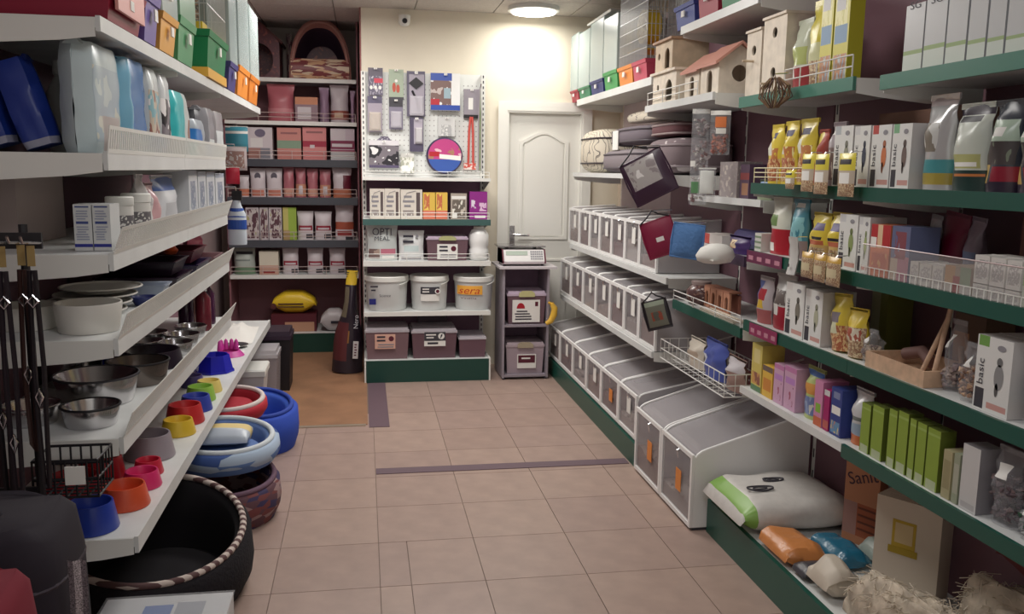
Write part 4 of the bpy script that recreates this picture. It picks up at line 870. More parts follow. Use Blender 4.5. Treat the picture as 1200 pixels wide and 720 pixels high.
# ------------------------------------------------------------------ bird and hamster cages
def tray(parent, w, d, h, m, name='tray', lip=.012, taper=.9):
    mb = MB(); r = lambda a, b, z: [(-a/2, d/2-b/2, z), (a/2, d/2-b/2, z), (a/2, d/2+b/2, z), (-a/2, d/2+b/2, z)]
    mb.loft([r(w*taper, d*taper, 0), r(w*.97, d*.97, h*.82), r(w*.97+lip, d*.97+lip, h*.82), r(w+lip, d+lip, h), r(w*.96, d*.96, h), r(w*taper*.96, d*taper*.96, .006)], m)
    o = mb.build(name, parent); MB().box(-.02, .02, -lip/2-.002, -lip/2+.004, h*.45, h*.7, PAPER).build('price_sticker', o); return o
def cage(label, loc, rz, w, d, h, th, m, wm=None, panel=None, step=.03, roof=0, card=None, group=None):
    t = thing('pet_cage', label, 'cage', loc, rz, group); tray(t, w, d, th, m); wm = wm or mat((196, 200, 198), .35, .4)
    mb = MB(); r = .0022; W, D = w*.96, d*.96; y0 = d/2-D/2; top = h
    def vline(x, y): mb.tube([(x, y, th-.004), (x, y, top)], r, wm, 4, caps=False)
    nx, ny = max(2, int(W/step)), max(2, int(D/step))
    for i in range(nx+1): vline(-W/2+W*i/nx, y0); vline(-W/2+W*i/nx, y0+D)
    for j in range(1, ny): vline(-W/2, y0+D*j/ny); vline(W/2, y0+D*j/ny)
    for k in range(5):
        z = th+(top-th)*k/4; mb.tube([(-W/2, y0, z), (W/2, y0, z), (W/2, y0+D, z), (-W/2, y0+D, z)], .003, wm, 5, True)
    for i in range(nx+1): x = -W/2+W*i/nx; mb.tube([(x, y0, top), (x, y0+D, top)], r, wm, 4, caps=False)
    mb.build('wire_top', t)
    if panel:                                                           # milky protective sheet round the cage
        p = MB(); g = .006
        p.box(-W/2-g, W/2+g, y0-g-.003, y0-g, th, top, panel); p.box(-W/2-g-.003, -W/2-g, y0-g, y0+D+g, th, top, panel); p.box(W/2+g, W/2+g+.003, y0-g, y0+D+g, th, top, panel); p.box(-W/2-g, W/2+g, y0-g, y0+D+g, top+.003, top+.006, panel)
        p.build('plastic_wrap', t)
    if card: MB().box(-W*.3, W*.3, y0-.008, y0-.0035, th+.02, top-.03, card).build('paper_card', t)
    MB().tube([(-.05, d/2, top), (-.045, d/2, top+.03), (.045, d/2, top+.03), (.05, d/2, top)], .004, WHITE, 6).build('handle', t)
    return t
WRAP = film((206, 222, 220), .5, .25); ZF = 2.097
def cg(label, pa, pb, th, h, m, Xf=1.615, Z=ZF, panel=WRAP, d=.30, **k):
    a, b = sorted((y_at(pa, Xf, Z), y_at(pb, Xf, Z)))
    return cage(label, (Xf, (a+b)/2, Z), -PI/2, min(b-a-.02, .62), d, h, th, m, panel=panel, **k)
cg('wrapped cage with red tray at the door end of the cage shelf', 668, 677, .085, .50, mat((176, 50, 70)))
cg('wrapped cage with green tray between red and navy ones', 677, 690.5, .085, .48, mat((50, 130, 90)))
cg('wrapped cage with navy tray above the swirl cushion', 690.5, 706, .10, .50, mat((40, 50, 120)))
cg('wrapped cage with bright green tray beside the big wire cage', 706, 722.5, .125, .47, mat((60, 160, 80)))
# the large bare wire cage with yellow fittings on orange and red trays
a, b = sorted((y_at(722.5, 1.615, ZF), y_at(757, 1.615, ZF)))
t = thing('pet_cage', 'large bare wire cage with yellow wheel on an orange tray', 'cage', (1.615, (a+b)/2, ZF), -PI/2)
w, d, th, top = min(.92, b-a-.03), .33, .12, .64; tray(t, w*.52, d, th, ORANGE).location.x = -w*.24; tray(t, w*.47, d, th, mat((196, 60, 90), .4)).location.x = w*.265
wm = mat((196, 198, 202), .35, .3); mb = MB(); W, D = w*.97, d*.96; y0 = d/2-D/2
for i in range(37): x = -W/2+W*i/36; mb.tube([(x, y0, th-.004), (x, y0, top)], .0022, wm, 4, caps=False); mb.tube([(x, y0+D, th-.004), (x, y0+D, top)], .0022, wm, 4, caps=False)
for j in range(1, 13): mb.tube([(-W/2, y0+D*j/13, th), (-W/2, y0+D*j/13, top)], .0022, wm, 4, caps=False); mb.tube([(W/2, y0+D*j/13, th), (W/2, y0+D*j/13, top)], .0022, wm, 4, caps=False)
for k in range(9): z = th+(top-th)*k/8; mb.tube([(-W/2, y0, z), (W/2, y0, z), (W/2, y0+D, z), (-W/2, y0+D, z)], .0022, wm, 4, True)
mb.build('wire_top', t)
wh = MB(); wh.lathe([(.085, -.045), (.1, -.045), (.1, .045), (.085, .045), (.085, -.045)], YEL, 22); wh.move(lambda x, y, z: (x+.02, z+.10, y+.335)); wh.build('wheel', t, smooth=30)
sp = MB()
for k in range(6): a_ = PI*k/6; sp.tube([(.02+.09*math.cos(a_), .056, .335+.09*math.sin(a_)), (.02-.09*math.cos(a_), .056, .335-.09*math.sin(a_))], .006, YEL, 5)
sp.build('wheel_spokes', t); MB().box(-.22, .02, .04, .26, .205, .215, YEL).build('inner_shelf', t)
# folded blue cage roof lying over the wrapped cages
t = thing('cage_lid', 'sloping white cage lid with a blue handle over the wrapped cages', 'cage part', (1.66, 6.25, ZF+.50+.038))
MB().prism([(-.28, 0), (.34, .0), (.36, .012), (-.27, .02), (-.30, .006)], 0, .22, WHITE).move(lambda a, b, c: (b, a, c+.0)).build('lid', t); MB().tube([(.05, -.2, .022), (.05, -.1, .04), (.05, .05, .04), (.05, .15, .022)], .012, BLUE, 8).build('handle', t, smooth=60)
# trays on the highest shelf
ZT = 2.297
for la, pa, pb, m, hh in (('blue tray cage on the highest right shelf', 789, 813, mat((52, 70, 150)), .115), ('dark red tray cage on the highest right shelf', 814.5, 840, mat((170, 40, 64)), .17), ('green tray cage on the highest right shelf', 841, 869, mat((40, 130, 84)), .14)):
    cg(la, pa, pb, hh, .42, m, 1.615, ZT, panel=None)
# ------------------------------------------------------------------ plywood houses on the middle shelf
PINKR = mat((214, 150, 132), .6); HZ = 1.926
def arch(cx, z0, w, h): return [(cx-w/2, z0), (cx+w/2, z0), (cx+w/2, z0+h-w/2)]+[(cx+w/2*math.cos(PI*k/8), z0+h-w/2+w/2*math.sin(PI*k/8)) for k in range(1, 8)]+[(cx-w/2, z0+h-w/2)]
def circ(cx, cz, r): return [(cx+r*math.cos(2*PI*k/20), cz+r*math.sin(2*PI*k/20)) for k in range(20)]
def house(label, x0, x1, y0, y1, eave, ridge, rm=PINKR, hole='round', side_arch=(.5,), m=PLY):
    """gable end looks to -Y, arched doors look to -X"""
    w, L = x1-x0, y1-y0; t = thing('wooden_pet_house', label, 'pet house', ((x0+x1)/2, y0, HZ)); th = .008
    out = [(-w/2, 0), (w/2, 0), (w/2, eave), (0, ridge), (-w/2, eave)]
    MB().holed(out, (0, eave*.62), circ(0, eave*.62, w*.185), 0, th, m).build('gable_wall', t)
    MB().prism(out, L-th, L, m).build('gable_wall', t)
    for s in (-1, 1):
        xx = -w/2 if s < 0 else w/2-th
        if s < 0: q = MB().holed([(th, 0), (L-th, 0), (L-th, eave), (th, eave)], (L*.5, eave*.4), arch(L*.5, eave*.06, L*.3, eave*.7), 0, th, m)
        else: q = MB().prism([(th, 0), (L-th, 0), (L-th, eave), (th, eave)], 0, th, m)
        q.move(lambda a, b, c: (xx+b, a, c)).build('side_wall', t)
        MB().prism([(s*(w/2+.022), eave-.02), (0, ridge+.004), (0, ridge+.016), (s*(w/2+.024), eave-.008)][::s], -.02, L+.012, rm).build('roof', t)
    MB().box(-w/2+th, w/2-th, th, L-th, 0, .006, m).build('house_floor', t)
    return t
house('plywood pet house with pink gable roof and round hole at the shelf end', 1.585, 1.785, 3.86, 4.075, .145, .215)
house('plywood pet house with pink roof behind the one with the round hole', 1.59, 1.785, 4.11, 4.30, .14, .205)
def boxhouse(label, x0, x1, y0, y1, z, h, m, roof, n):
    w, L = x1-x0, y1-y0; t = thing('wooden_pet_house', label, 'pet house', ((x0+x1)/2, y0, z)); th = .008
    MB().prism([(-w/2, 0), (w/2, 0), (w/2, h), (-w/2, h)], 0, th, m).build('end_wall', t); MB().prism([(-w/2, 0), (w/2, 0), (w/2, h), (-w/2, h)], L-th, L, m).build('end_wall', t)
    MB().prism([(th, 0), (L-th, 0), (L-th, h), (th, h)], 0, th, m).move(lambda a, b, c: (w/2-th+b, a, c)).build('side_wall', t)
    MB().holed([(th, 0), (L*.6, 0), (L*.6, h), (th, h)], (L*.3, h*.4), arch(L*.3, h*.08, L*.28, h*.68), 0, th, m).move(lambda a, b, c: (-w/2+b, a, c)).build('side_wall', t)
    MB().holed([(L*.6, 0), (L-th, 0), (L-th, h), (L*.6, h)], (L*.78, h*.55), circ(L*.78, h*.55, min(L*.09, h*.12)), 0, th, m).move(lambda a, b, c: (-w/2+b, a, c)).build('side_wall', t)
    MB().box(-w/2-.015, w/2+.015, -.015, L+.015, h, h+.012, roof).build('roof', t); return t
boxhouse('pale plywood box house standing under the brown flat-roofed one', 1.565, 1.77, 4.36, 4.72, HZ, .155, PLY, PLY, 1)
boxhouse('brown plywood house with flat roof stacked on the pale box house', 1.57, 1.765, 4.445, 4.71, HZ+.168, .15, WOOD, mat((170, 134, 104), .6), 2)
# ------------------------------------------------------------------ packs hanging in front of the cushion shelf and bins
def hangbag(name, label, cat, px, py, X, w, h, d, base, regs, tilt, yaw=-PI/2, strap=None, hx_to=1.58, hy=0):
    """bag hung by its top; px,py is the photo position of its middle"""
    Y = y_at(px, X, 1.3); Zc = z_at(py, X, Y)
    t = thing(name, label, cat, (X, Y, Zc)); t.rotation_euler = (Matrix.Rotation(yaw, 3, 'Z') @ Matrix.Rotation(tilt, 3, 'Y')).to_euler()
    us, vs, pick = printed(regs, base); rows = lambda sg: [[((2*u-1)*w/2*(1-.06*math.sin(PI*v)), sg*d/2*(1-abs(2*u-1)**3)*(1-abs(2*v-1)**3), h*(v-.5)) for u in (us if sg < 0 else us[::-1])] for v in vs]
    MB().grid(rows(-1), base, matf=pick).grid(rows(1), base).build('bag_body', t, smooth=60)
    hk = t.rotation_euler.to_matrix().inverted() @ Vector((hx_to-X, hy, 0)); MB().tube([(0, 0, h*(.75 if strap else .5)), Vector((0, 0, h*(.78 if strap else .53)))+hk], .003, CHROME, 6).build('hook', t)
    if strap: MB().tube([(-w*.46, -.004, h*.48), (-w*.2, -.01, h*.6), (.0, -.0, h*.75), (w*.15, -.0, h*.62), (w*.46, -.004, h*.48)], .004, strap, 6).build('strap', t)
    MB().tube([(-w*.48, 0, -h*.48), (-w*.5, 0, 0), (-w*.48, 0, h*.48), (w*.48, 0, h*.48), (w*.5, 0, 0), (w*.48, 0, -h*.48)], .005, base, 6, True).build('seam', t)
    return t
t = hangbag('carrier_bag', 'dark purple bag with a clear window hanging before the pet beds', 'bag', 758, 208, 1.44, .24, .235, .05, mat((62, 36, 58), .35), [(.1, .8, .33, .93, photo(((150, 140, 142), (176, 170, 168), (226, 222, 220)), 3, .2))], -.48, yaw=-.55, strap=BLACK)
t = hangbag('toy_pouch', 'dark red pouch hanging beside the blue pouch', 'bag', 774, 279, 1.47, .17, .19, .04, mat((140, 20, 60), .5), [(.4, .65, .4, .52, PAPER)], -.35, yaw=-.6, strap=BLACK)
t = hangbag('toy_pouch', 'blue knitted pouch hanging beside the dark red pouch', 'bag', 806, 283, 1.50, .15, .165, .05, mat((84, 130, 190), .9, bump=.5, scale=60), [], .1, yaw=-.5)
t = hangbag('toy_pouch', 'small dark pouch with an orange print hanging at the middle bins', 'bag', 774, 369, 1.485, .135, .155, .03, mat((40, 34, 40), .5), [(.1, .9, .1, .95, mat((110, 110, 96))), (.3, .75, .3, .6, photo(((150, 70, 50), (90, 90, 80)), 4)), (.1, .9, .8, .95, mat((150, 160, 140)))], -.3, yaw=-.6, strap=BLACK, hx_to=1.512, hy=.075)
# clear strips with sealed packs beside the beds
def strip(label, px0, px1, py0, py1, X, regs, base=None, cat='pet treat', d=.03, cont=None):
    Y = y_at((px0+px1)/2, X, 1.5); z1, z0 = z_at(py0, X, Y), z_at(py1, X, Y); w = (px1-px0)*Y/FPX*1.05
    t = thing('hanging_pack', label, cat, (X, Y, z0), rot=(0, 0, -.45)); h = z1-z0
    base = base or FILMB; us, vs, pick = printed(regs, base, 4, 6)
    f = lambda sg: [[((2*u-1)*w/2, sg*d/2*(1-abs(2*u-1)**3)*(1-abs(2*v-1)**6)+.004*math.sin(9*v+5*u), h*v) for u in (us if sg < 0 else us[::-1])] for v in vs]
    MB().grid(f(-1), base, matf=pick).grid(f(1), base).build('film_bag', t, smooth=60)
    MB().box(-w/2, w/2, -.002, .002, h*.95, h, WHITE).build('header', t)
    if cont: q = cont(w, h).build('contents', t); q['kind'] = 'stuff'
    return t
strip('clear strip with an orange label hanging beside the star bed', 829, 852, 130, 182, 1.55, [(.25, .8, .62, .86, mat((226, 120, 60))), (.3, .8, .48, .6, PAPER), (0, 1, .9, 1, PAPER)], cont=lambda w, h: lumps(60, (-w*.35, w*.35, -.008, .008, .01, h*.45), .012, [mat((196, 110, 80), .7), mat((150, 90, 80), .7)], 5))
strip('long clear strip of small packs hanging beside the star bed', 808, 828, 128, 240, 1.57, [(.1, .6, .12, .24, mat((96, 150, 100))), (.0, .3, .4, .46, PAPER)], cont=lambda w, h: lumps(90, (-w*.35, w*.35, -.008, .008, .02, h*.9), .012, [mat((170, 160, 160), .6), mat((130, 100, 100), .7), mat((200, 196, 190), .5)], 6))
strip('white folded glove pack hanging below the orange label strip', 818, 838, 197, 231, 1.53, [(.1, .9, .1, .9, mat((222, 224, 220), .5))], cat='glove')
# middle bay shelves
YM = lambda px, X, Z: y_at(px, X, Z)
def mr(f, name, label, cat, pa, pb, pt, X, Z, d, base, regs=(), **k):
    a, b = YM(pa, X, Z), YM(pb, X, Z); ym = (a+b)/2; h = z_at(pt, X, ym)-Z
    return f(name, label, cat, (X, ym, Z), -PI/2, abs(a-b)-.006, h, d, base, regs, **k)
ZM2, ZM3, ZM4 = 1.456, 1.216, .906
mr(carton, 'treat_box', 'pale mottled carton on the narrow shelf beside the hanging strips', 'carton', 842, 863, 190, 1.69, ZM2, .12, photo(((176, 166, 160), (150, 140, 140), (196, 186, 176)), 4), [])
mr(carton, 'treat_box', 'dark carton with red print on the narrow shelf', 'carton', 866, 877, 193, 1.70, ZM2, .1, mat((90, 64, 90)), [(0, 1, .55, .75, mat((150, 60, 60))), (.2, .9, .1, .45, mat((170, 120, 90)))])
t = mr(pouch, 'treat_bag', 'clear tub of green treats with blue lid on the narrow shelf', 'pet treat', 879, 893, 212, 1.68, ZM2, .09, mat((150, 160, 130), .3), [(0, 1, .65, 1, mat((120, 150, 190)))], neck=1)
# caps and rolls on the shelf below
t = thing('sun_cap', 'white folded cloth cap beside the blue knitted pouch', 'pet clothing', (1.50, YM(838, 1.50, 1.2), 1.235))
MB().loft([[(r*math.cos(2*PI*k/18)*.075, r*math.sin(2*PI*k/18)*.085+o, z) for k in range(18)] for r, z, o in ((.55, -.055, .03), (.95, -.045, .01), (1.1, -.02, 0), (.9, .012, -.01), (.5, .03, -.02), (.1, .034, -.02))], mat((224, 222, 216), .8)).build('cap_crown', t, smooth=70)
MB().loft([[(-.05, -.10, -.035), (.05, -.06, -.035), (.05, .06, -.035), (-.05, .02, -.035)], [(-.05, -.10, -.03), (.05, -.06, -.03), (.05, .06, -.03), (-.05, .02, -.03)]], mat((224, 222, 216), .8)).build('cap_brim', t)
t = mr(pouch, 'toy_pack', 'purple pack with a small animal picture beside the white cap', 'pet toy', 848, 871, 278, 1.62, ZM3, .06, mat((60, 34, 96), .4), [(.15, .5, .3, .8, photo(((196, 150, 110), (226, 200, 160), (120, 80, 70)), 3))], wr=.003)
MB().tube([(1.80, 3.60, ZM3+.047), (1.80, 4.0, ZM3+.047)], .045, mat((60, 50, 110), .6), 14).build('fabric_roll'); tag(bpy.data.objects['fabric_roll'], 'dark blue fabric roll on the shelf behind the blue pouch', 'roll')
mr(carton, 'treat_box', 'low white carton behind the blue knitted pouch', 'carton', 825, 846, 275, 1.72, ZM3, .12, mat((206, 196, 190)), [(0, .3, 0, 1, mat((190, 70, 60)))])
# wooden bridge, jar and ladders behind the wire guard
t = thing('wooden_bridge', 'small brown wooden fence bridge behind the wire guard', 'pet toy', (1.74, YM(850, 1.74, ZM4), ZM4), -PI/2)
MB().box(-.15, .15, 0, .012, 0, .09, mat((150, 90, 72), .6)).build('back_board', t)
for k in range(4):
    x = -.12+.08*k; MB().holed([(x-.036, 0), (x+.036, 0), (x+.036, .1), (x-.036, .1)], (x, .045), arch(x, .012, .035, .07), -.05, -.04, mat((190, 130, 100), .6)).build('board', t)
MB().box(-.15, .15, -.05, .012, .1, .108, mat((170, 110, 84), .6)).build('top_board', t)
t = thing('treat_jar', 'round brown jar of treats at the corner of the guarded shelf', 'jar', (1.70, YM(806, 1.68, ZM4)-.13, ZM4))
MB().lathe([(0, 0), (.06, 0), (.075, .02), (.075, .07), (.05, .1), (0, .1)], photo(((130, 96, 84), (90, 60, 60), (190, 176, 170)), 5, .25), 22).build('jar_body', t, smooth=60); MB().lathe([(.05, .1), (.052, .115), (0, .118)], mat((160, 140, 136), .4), 22).build('lid', t, smooth=40)
t = thing('wooden_ladder', 'flat pale wooden ladder lying behind the wire guard', 'pet toy', (1.615, YM(842, 1.63, ZM4), ZM4))
for x in (0, .05): MB().box(x, x+.01, -.2, .2, 0, .012, PLY).build('rail', t)
for k in range(8): MB().box(.01, .05, -.19+.05*k, -.18+.05*k, .002, .010, PLY).build('rung', t)
# wire basket with bags, below
wbk = thing('wire_basket', 'white wire basket hung on the bay with small food bags', 'basket', (0, 0, 0))
b0, b1, bz, bx, bd = 3.53, 4.37, .60, 1.545, .25
mb = MB()
for z in (bz, bz+.05, bz+.10): mb.tube([(bx, b0, z), (bx, b1, z), (bx+bd, b1, z), (bx+bd, b0, z)], .003, WHITE, 5, True)
for k in range(15): y = b0+(b1-b0)*k/14; mb.tube([(bx, y, bz+.10), (bx, y, bz), (bx+bd, y, bz), (bx+bd, y, bz+.10)], .0022, WHITE, 4)
for k in range(1, 5): x = bx+bd*k/5; mb.tube([(x, b0, bz+.1), (x, b0, bz), (x, b1, bz), (x, b1, bz+.1)], .0022, WHITE, 4)
for y in (b0+.1, b1-.1): mb.tube([(bx+bd, y, bz+.10), (RB-.005, y, bz+.14)], .004, WHITE, 5)
mb.build('wire_frame', wbk)
zz = bz+.005
mr(pouch, 'food_bag', 'cream coloured pouch in the wire basket corner', 'pet food', 798, 815, 398, 1.60, zz, .1, mat((206, 196, 180), .35), [(.3, .8, .3, .6, mat((180, 160, 140)))], neck=.8, wr=.008)
mr(pouch, 'food_bag', 'crumpled blue pouch in the wire basket', 'pet food', 816, 839, 400, 1.60, zz, .1, mat((74, 90, 170), .3), [(0, .3, .25, .6, mat((206, 210, 220)))], neck=.75, wr=.010)
mr(pouch, 'food_bag', 'clear pouch of brown food in the wire basket', 'pet food', 841, 861, 420, 1.60, zz, .1, mat((150, 120, 110), .25), [(0, 1, .58, 1, mat((196, 190, 194), .2))], neck=.8, wr=.008)
mr(pouch, 'food_bag', 'red pouch between the wire basket and the yellow carton', 'pet food', 872, 881, 425, 1.70, zz, .08, mat((176, 20, 50), .4), [], neck=.8)
# ================================================================== right wall, near half
def rr(f, name, label, cat, pa, pb, pt, k, d, base, regs=(), dx=.03, X=None, hmax=None, **kw):
    X = X or 1.60+dx; Z = ZR[k]; a, b = y_at(pa, X, Z), y_at(pb, X, Z); ym = (a+b)/2; h = z_at(pt, X, ym)-Z
    if hmax: h = min(h, hmax)
    return f(name, label, cat, (X, ym, Z), -PI/2, abs(a-b)-.005, h, d, base, regs, **kw)
def dims(pa, pb, pt, k, X):
    Z = ZR[k]; a, b = y_at(pa, X, Z), y_at(pb, X, Z); return abs(a-b)-.005, z_at(pt, X, (a+b)/2)-Z
WB = mat((222, 222, 218), .5); BIRD = photo(((226, 222, 214), (206, 120, 60), (60, 60, 66), (230, 226, 220)), 3); SEED = photo(((190, 150, 110), (150, 110, 84), (214, 190, 150), (120, 84, 70)), 16, .3)
SEEDR = photo(((206, 150, 90), (176, 96, 66), (222, 186, 130), (150, 84, 60)), 11, .3); BLK2 = mat((40, 36, 46), .4)
def basic(label, pa, pb, pt, k, word=True, bird=(206, 110, 60), top=(190, 60, 50), wide=1, **kw):
    """white bird food carton with BASIC down the spine and a bird picture"""
    o = rr(carton, 'bird_food_box', label, 'bird food', pa, pb, pt, k, .13, WB, [(.04, .3, .03, .3, DGREY), (.04, .34, .86, 1, mat(top, .5)), (.4, .95, .06, .14, mat((206, 150, 140)))], side=mat((196, 192, 190), .5), ovals=[(.68, .5, .13, .17, mat(bird, .5)), (.68, .7, .08, .06, mat([c*.8 for c in bird], .5)), (.64, .33, .05, .09, mat([c*.6 for c in bird], .5)), (.7, .88, .12, .04, GREY)], **kw)
    w, h = dims(pa, pb, pt, k, 1.63); text('basic', o, -w*.33, -.0012, h*.52, min(.024, w*.2), INK, spin=PI/2, w=h*.34); return o
# ---- top shelf: tall silver white cartons
SILB = mat((196, 198, 198), .28)
for k, (a, b, l) in enumerate(((1056, 1079, 'silvery carton nearest the brown cardboard box on the top shelf'), (1079.5, 1105, 'silvery carton second from the brown cardboard box on the top shelf'), (1105.5, 1130, 'silvery carton third from the brown cardboard box on the top shelf'), (1131, 1153, 'silvery carton fourth from the brown cardboard box on the top shelf'), (1154, 1175, 'silvery carton fifth from the brown cardboard box on the top shelf'), (1176, 1204, 'silvery carton sixth from the brown cardboard box on the top shelf'))):
    o = rr(carton, 'aquarium_box', l, 'carton', a, b, -8 if k else 5, 1, .16, SILB, [(0, 1, .27, .33, mat((150, 176, 110), .4)), (0, 1, 0, .27, mat((206, 216, 204), .3))], side=mat((170, 172, 174), .3), hmax=.245, group='silvery cartons on the top shelf')
    w = dims(a, b, 5, 1, 1.63)[0]; text('SG', o, 0, -.0012, .195, .022, DGREY, w=w*.55); text('L', o, w*.12, -.0012, .225, .015, DGREY)
carton('cardboard_box', 'plain brown cardboard box at the end of the top shelf', 'carton', (1.80, 2.50, ZR[1]), -PI/2, .16, .34, .15, CARD, [(0, 1, .92, 1, mat((176, 140, 104), .7))], side=mat((134, 92, 72), .8))
# ---- shelf with nest boxes, bags and yellow cartons
def nest_box(label, pa, pb, h, X, holes):
    Z = ZR[11]; a, b = sorted((y_at(pa, X, Z), y_at(pb, X, Z))); w = b-a-.006; d = .15; th = .009
    t = thing('nest_box', label, 'nest box', (X, (a+b)/2, Z), -PI/2); zs = [0]+[(holes[i]+holes[i+1])/2*h for i in range(len(holes)-1)]+[h]
    fp = MB()
    for i, q in enumerate(holes): fp.holed([(-w/2, zs[i]), (w/2, zs[i]), (w/2, zs[i+1]), (-w/2, zs[i+1])], (0, q*h), circ(0, q*h, min(.021, w*.3)), 0, th, PLY)
    fp.build('front_panel', t)
    for x in (-w/2, w/2-th): MB().box(x, x+th, th, d, 0, h, PLY).build('side_panel', t)
    MB().box(-w/2+th, w/2-th, d-th, d, 0, h, PLY).build('rear_panel', t); MB().box(-w/2-.004, w/2+.004, -.008, d+.004, h, h+.01, PLY).build('lid', t); MB().box(-w/2+th, w/2-th, th, d-th, 0, .008, PLY).build('box_floor', t)
    MB().tube([(0, 0, holes[0]*h-.045), (0, -.05, holes[0]*h-.045)], .005, WOOD, 8).build('perch', t); return t
nest_box('plywood nest box with one round hole beside the small pet house', 872, 889.5, .28, 1.66, (.72,))
nest_box('tall plywood nest box with two round holes', 891, 918, .30, 1.635, (.28, .80))
t = thing('twig_ball', 'bundle of thin brown twigs hanging from the wire guard', 'pet toy', (1.535, y_at(906, 1.535, 1.8), z_at(115, 1.535, 3.3)))
tw = MB(); rg = random.Random(5)
for k in range(46):
    a = rg.random()*2*PI; p = [(.03*math.cos(a)*s*(1+rg.random()), .05*math.sin(a)*s*(1+rg.random()), -.045+.11*q) for q, s in ((0, .3), (.35, 1), (.7, .9), (1, .3))]
    tw.tube(p, .002, (mat((96, 70, 64), .8), mat((130, 96, 70), .8), mat((150, 130, 96), .8))[k % 3], 4)
q = tw.build('twigs', t); q['kind'] = 'stuff'; MB().tube([(0, 0, .06), (.0, 0, .08), (.066, 0, .085)], .0025, CHROME, 5).build('hook', t)
rr(pouch, 'bird_food_bag', 'clear bag with red and white base beside the tall nest box', 'bird food', 918, 936, 22, 11, .10, mat((196, 202, 180), .2), [(0, 1, 0, .33, mat((170, 60, 64), .3)), (.15, .5, .18, .34, PAPER), (.2, .9, .35, .6, mat((176, 186, 110), .25))], neck=.8, wr=.006)
rr(pouch, 'bird_food_bag', 'yellow topped clear bag of brown food beside the yellow cartons', 'bird food', 936, 957, -2, 11, .10, mat((206, 192, 60), .3), [(0, 1, 0, .38, SEED), (.2, .9, .3, .5, mat((206, 206, 160), .25))], neck=.85, wr=.006)
for a, b, l in ((957.5, 972, 'yellow carton with blue window beside the yellow bag'), (973, 991, 'yellow carton with blue window at the shelf end')):
    rr(carton, 'bird_food_box', l, 'bird food', a, b, -12, 11, .055, mat((206, 196, 70), .4), [(.05, .95, .0, .3, photo(((176, 186, 190), (190, 130, 90), (150, 170, 190)), 5)), (.05, .9, .42, .62, mat((130, 160, 190))), (.05, .85, .62, .95, photo(((206, 200, 110), (226, 220, 150), (190, 176, 70)), 4)), (.1, .7, .78, .98, mat((206, 206, 206)))], side=mat((190, 184, 40), .4))
# ---- second shelf
ZBAG = mat((226, 200, 60), .3)
def ybag(label, pa, pb, pt, k, lean=0, **kw):
    return rr(pouch, 'bird_food_bag', label, 'bird food', pa, pb, pt, k, .085, ZBAG, [(.05, .95, .05, .42, SEEDR), (.1, .5, .48, .7, mat((226, 226, 206))), (.5, .9, .42, .6, photo(((226, 200, 60), (196, 120, 60), (230, 220, 150)), 4)), (.25, .75, .76, .86, mat((60, 50, 90)))], neck=.72, wr=.005, lean=lean, **kw)
ybag('yellow seed bag at the beginning of the row behind the small wire guard', 891, 905, 146, 2); ybag('yellow seed bag with seeds showing, second behind the small wire guard', 906, 922, 142, 2); ybag('yellow seed bag with pointed top behind the hanging packs', 923, 944, 139, 2)
rr(pouch, 'bird_food_bag', 'dull red bag between the yellow bags and the white cartons', 'bird food', 945.5, 957, 152, 2, .08, mat((176, 70, 54), .4), [(0, .6, .4, 1, mat((214, 190, 50), .35))], dx=.03)
rr(pouch, 'bird_food_bag', 'grey brown bag beside the first white carton', 'bird food', 958, 973, 143, 2, .1, mat((150, 136, 140), .35), [(.2, .8, .8, .95, PAPER), (.1, .9, .1, .6, P_BRN)], dx=.03)
wg = wire_guard(1, 1.606, y_at(940, 1.606, ZR[2]), 3.48, ZR[2]+.0105, .055, 3, mat((220, 214, 170)), .0022, .1); t = thing('wire_rack', 'small wire guard before the yellow seed bags', 'rack', (0, 0, 0)); wg.build('wire_frame', t)
for k, (a, b, tt) in enumerate(((920, 930, 200), (938, 952, 181), (953, 969, 181), (981, 1000, 180))):
    X = 1.575; Y0, Y1 = y_at(a, X, 1.5), y_at(b, X, 1.5); w = abs(Y0-Y1); Yc = (Y0+Y1)/2; z1 = z_at(tt, X, Yc); z0 = z_at(222+(k*3), X, Yc); h = z1-z0
    o = thing('hanging_treat_pack', ('tiny yellow treat pack hung before the wire guard', 'yellow treat pack hung over the green rail, beside the wire guard', 'yellow treat pack hung over the green rail, before the grey brown bag', 'yellow treat pack hung before the white carton with the dark bird')[k], 'pet treat', (X, Yc, z0), -PI/2)
    us, vs, pick = printed([(0, 1, .0, .6, mat((196, 180, 160), .25)), (.2, .8, .3, .55, PAPER), (.15, .85, .74, .86, BLK2), (0, 1, 0, .3, SEED)], mat((222, 206, 60), .3))
    f = lambda sg: [[((2*u-1)*w/2, sg*.011*(1-abs(2*u-1)**3)*(1-abs(2*v-1)**5), h*v) for u in (us if sg < 0 else us[::-1])] for v in vs]
    MB().grid(f(-1), ZBAG, matf=pick).grid(f(1), ZBAG).build('bag_body', o, smooth=60)
    MB().tube([(0, .004, h-.006), (0, .012, h+.006), (0, .05, h+.006)], .002, CHROME, 5).build('hook', o)
basic('white bird food carton behind the hanging yellow pack', 974, 996, 148, 2, bird=(150, 150, 130), top=(180, 186, 190)); basic('white bird food carton with dark blue bird', 997, 1016, 148, 2, bird=(60, 66, 90), top=(206, 206, 206))
basic('white bird food carton with orange bird', 1017, 1040.5, 147, 2, bird=(206, 110, 60)); basic('white bird food carton with dark slim bird beside the silver bag', 1041, 1064, 145.5, 2, bird=(110, 90, 84), top=(120, 176, 130))
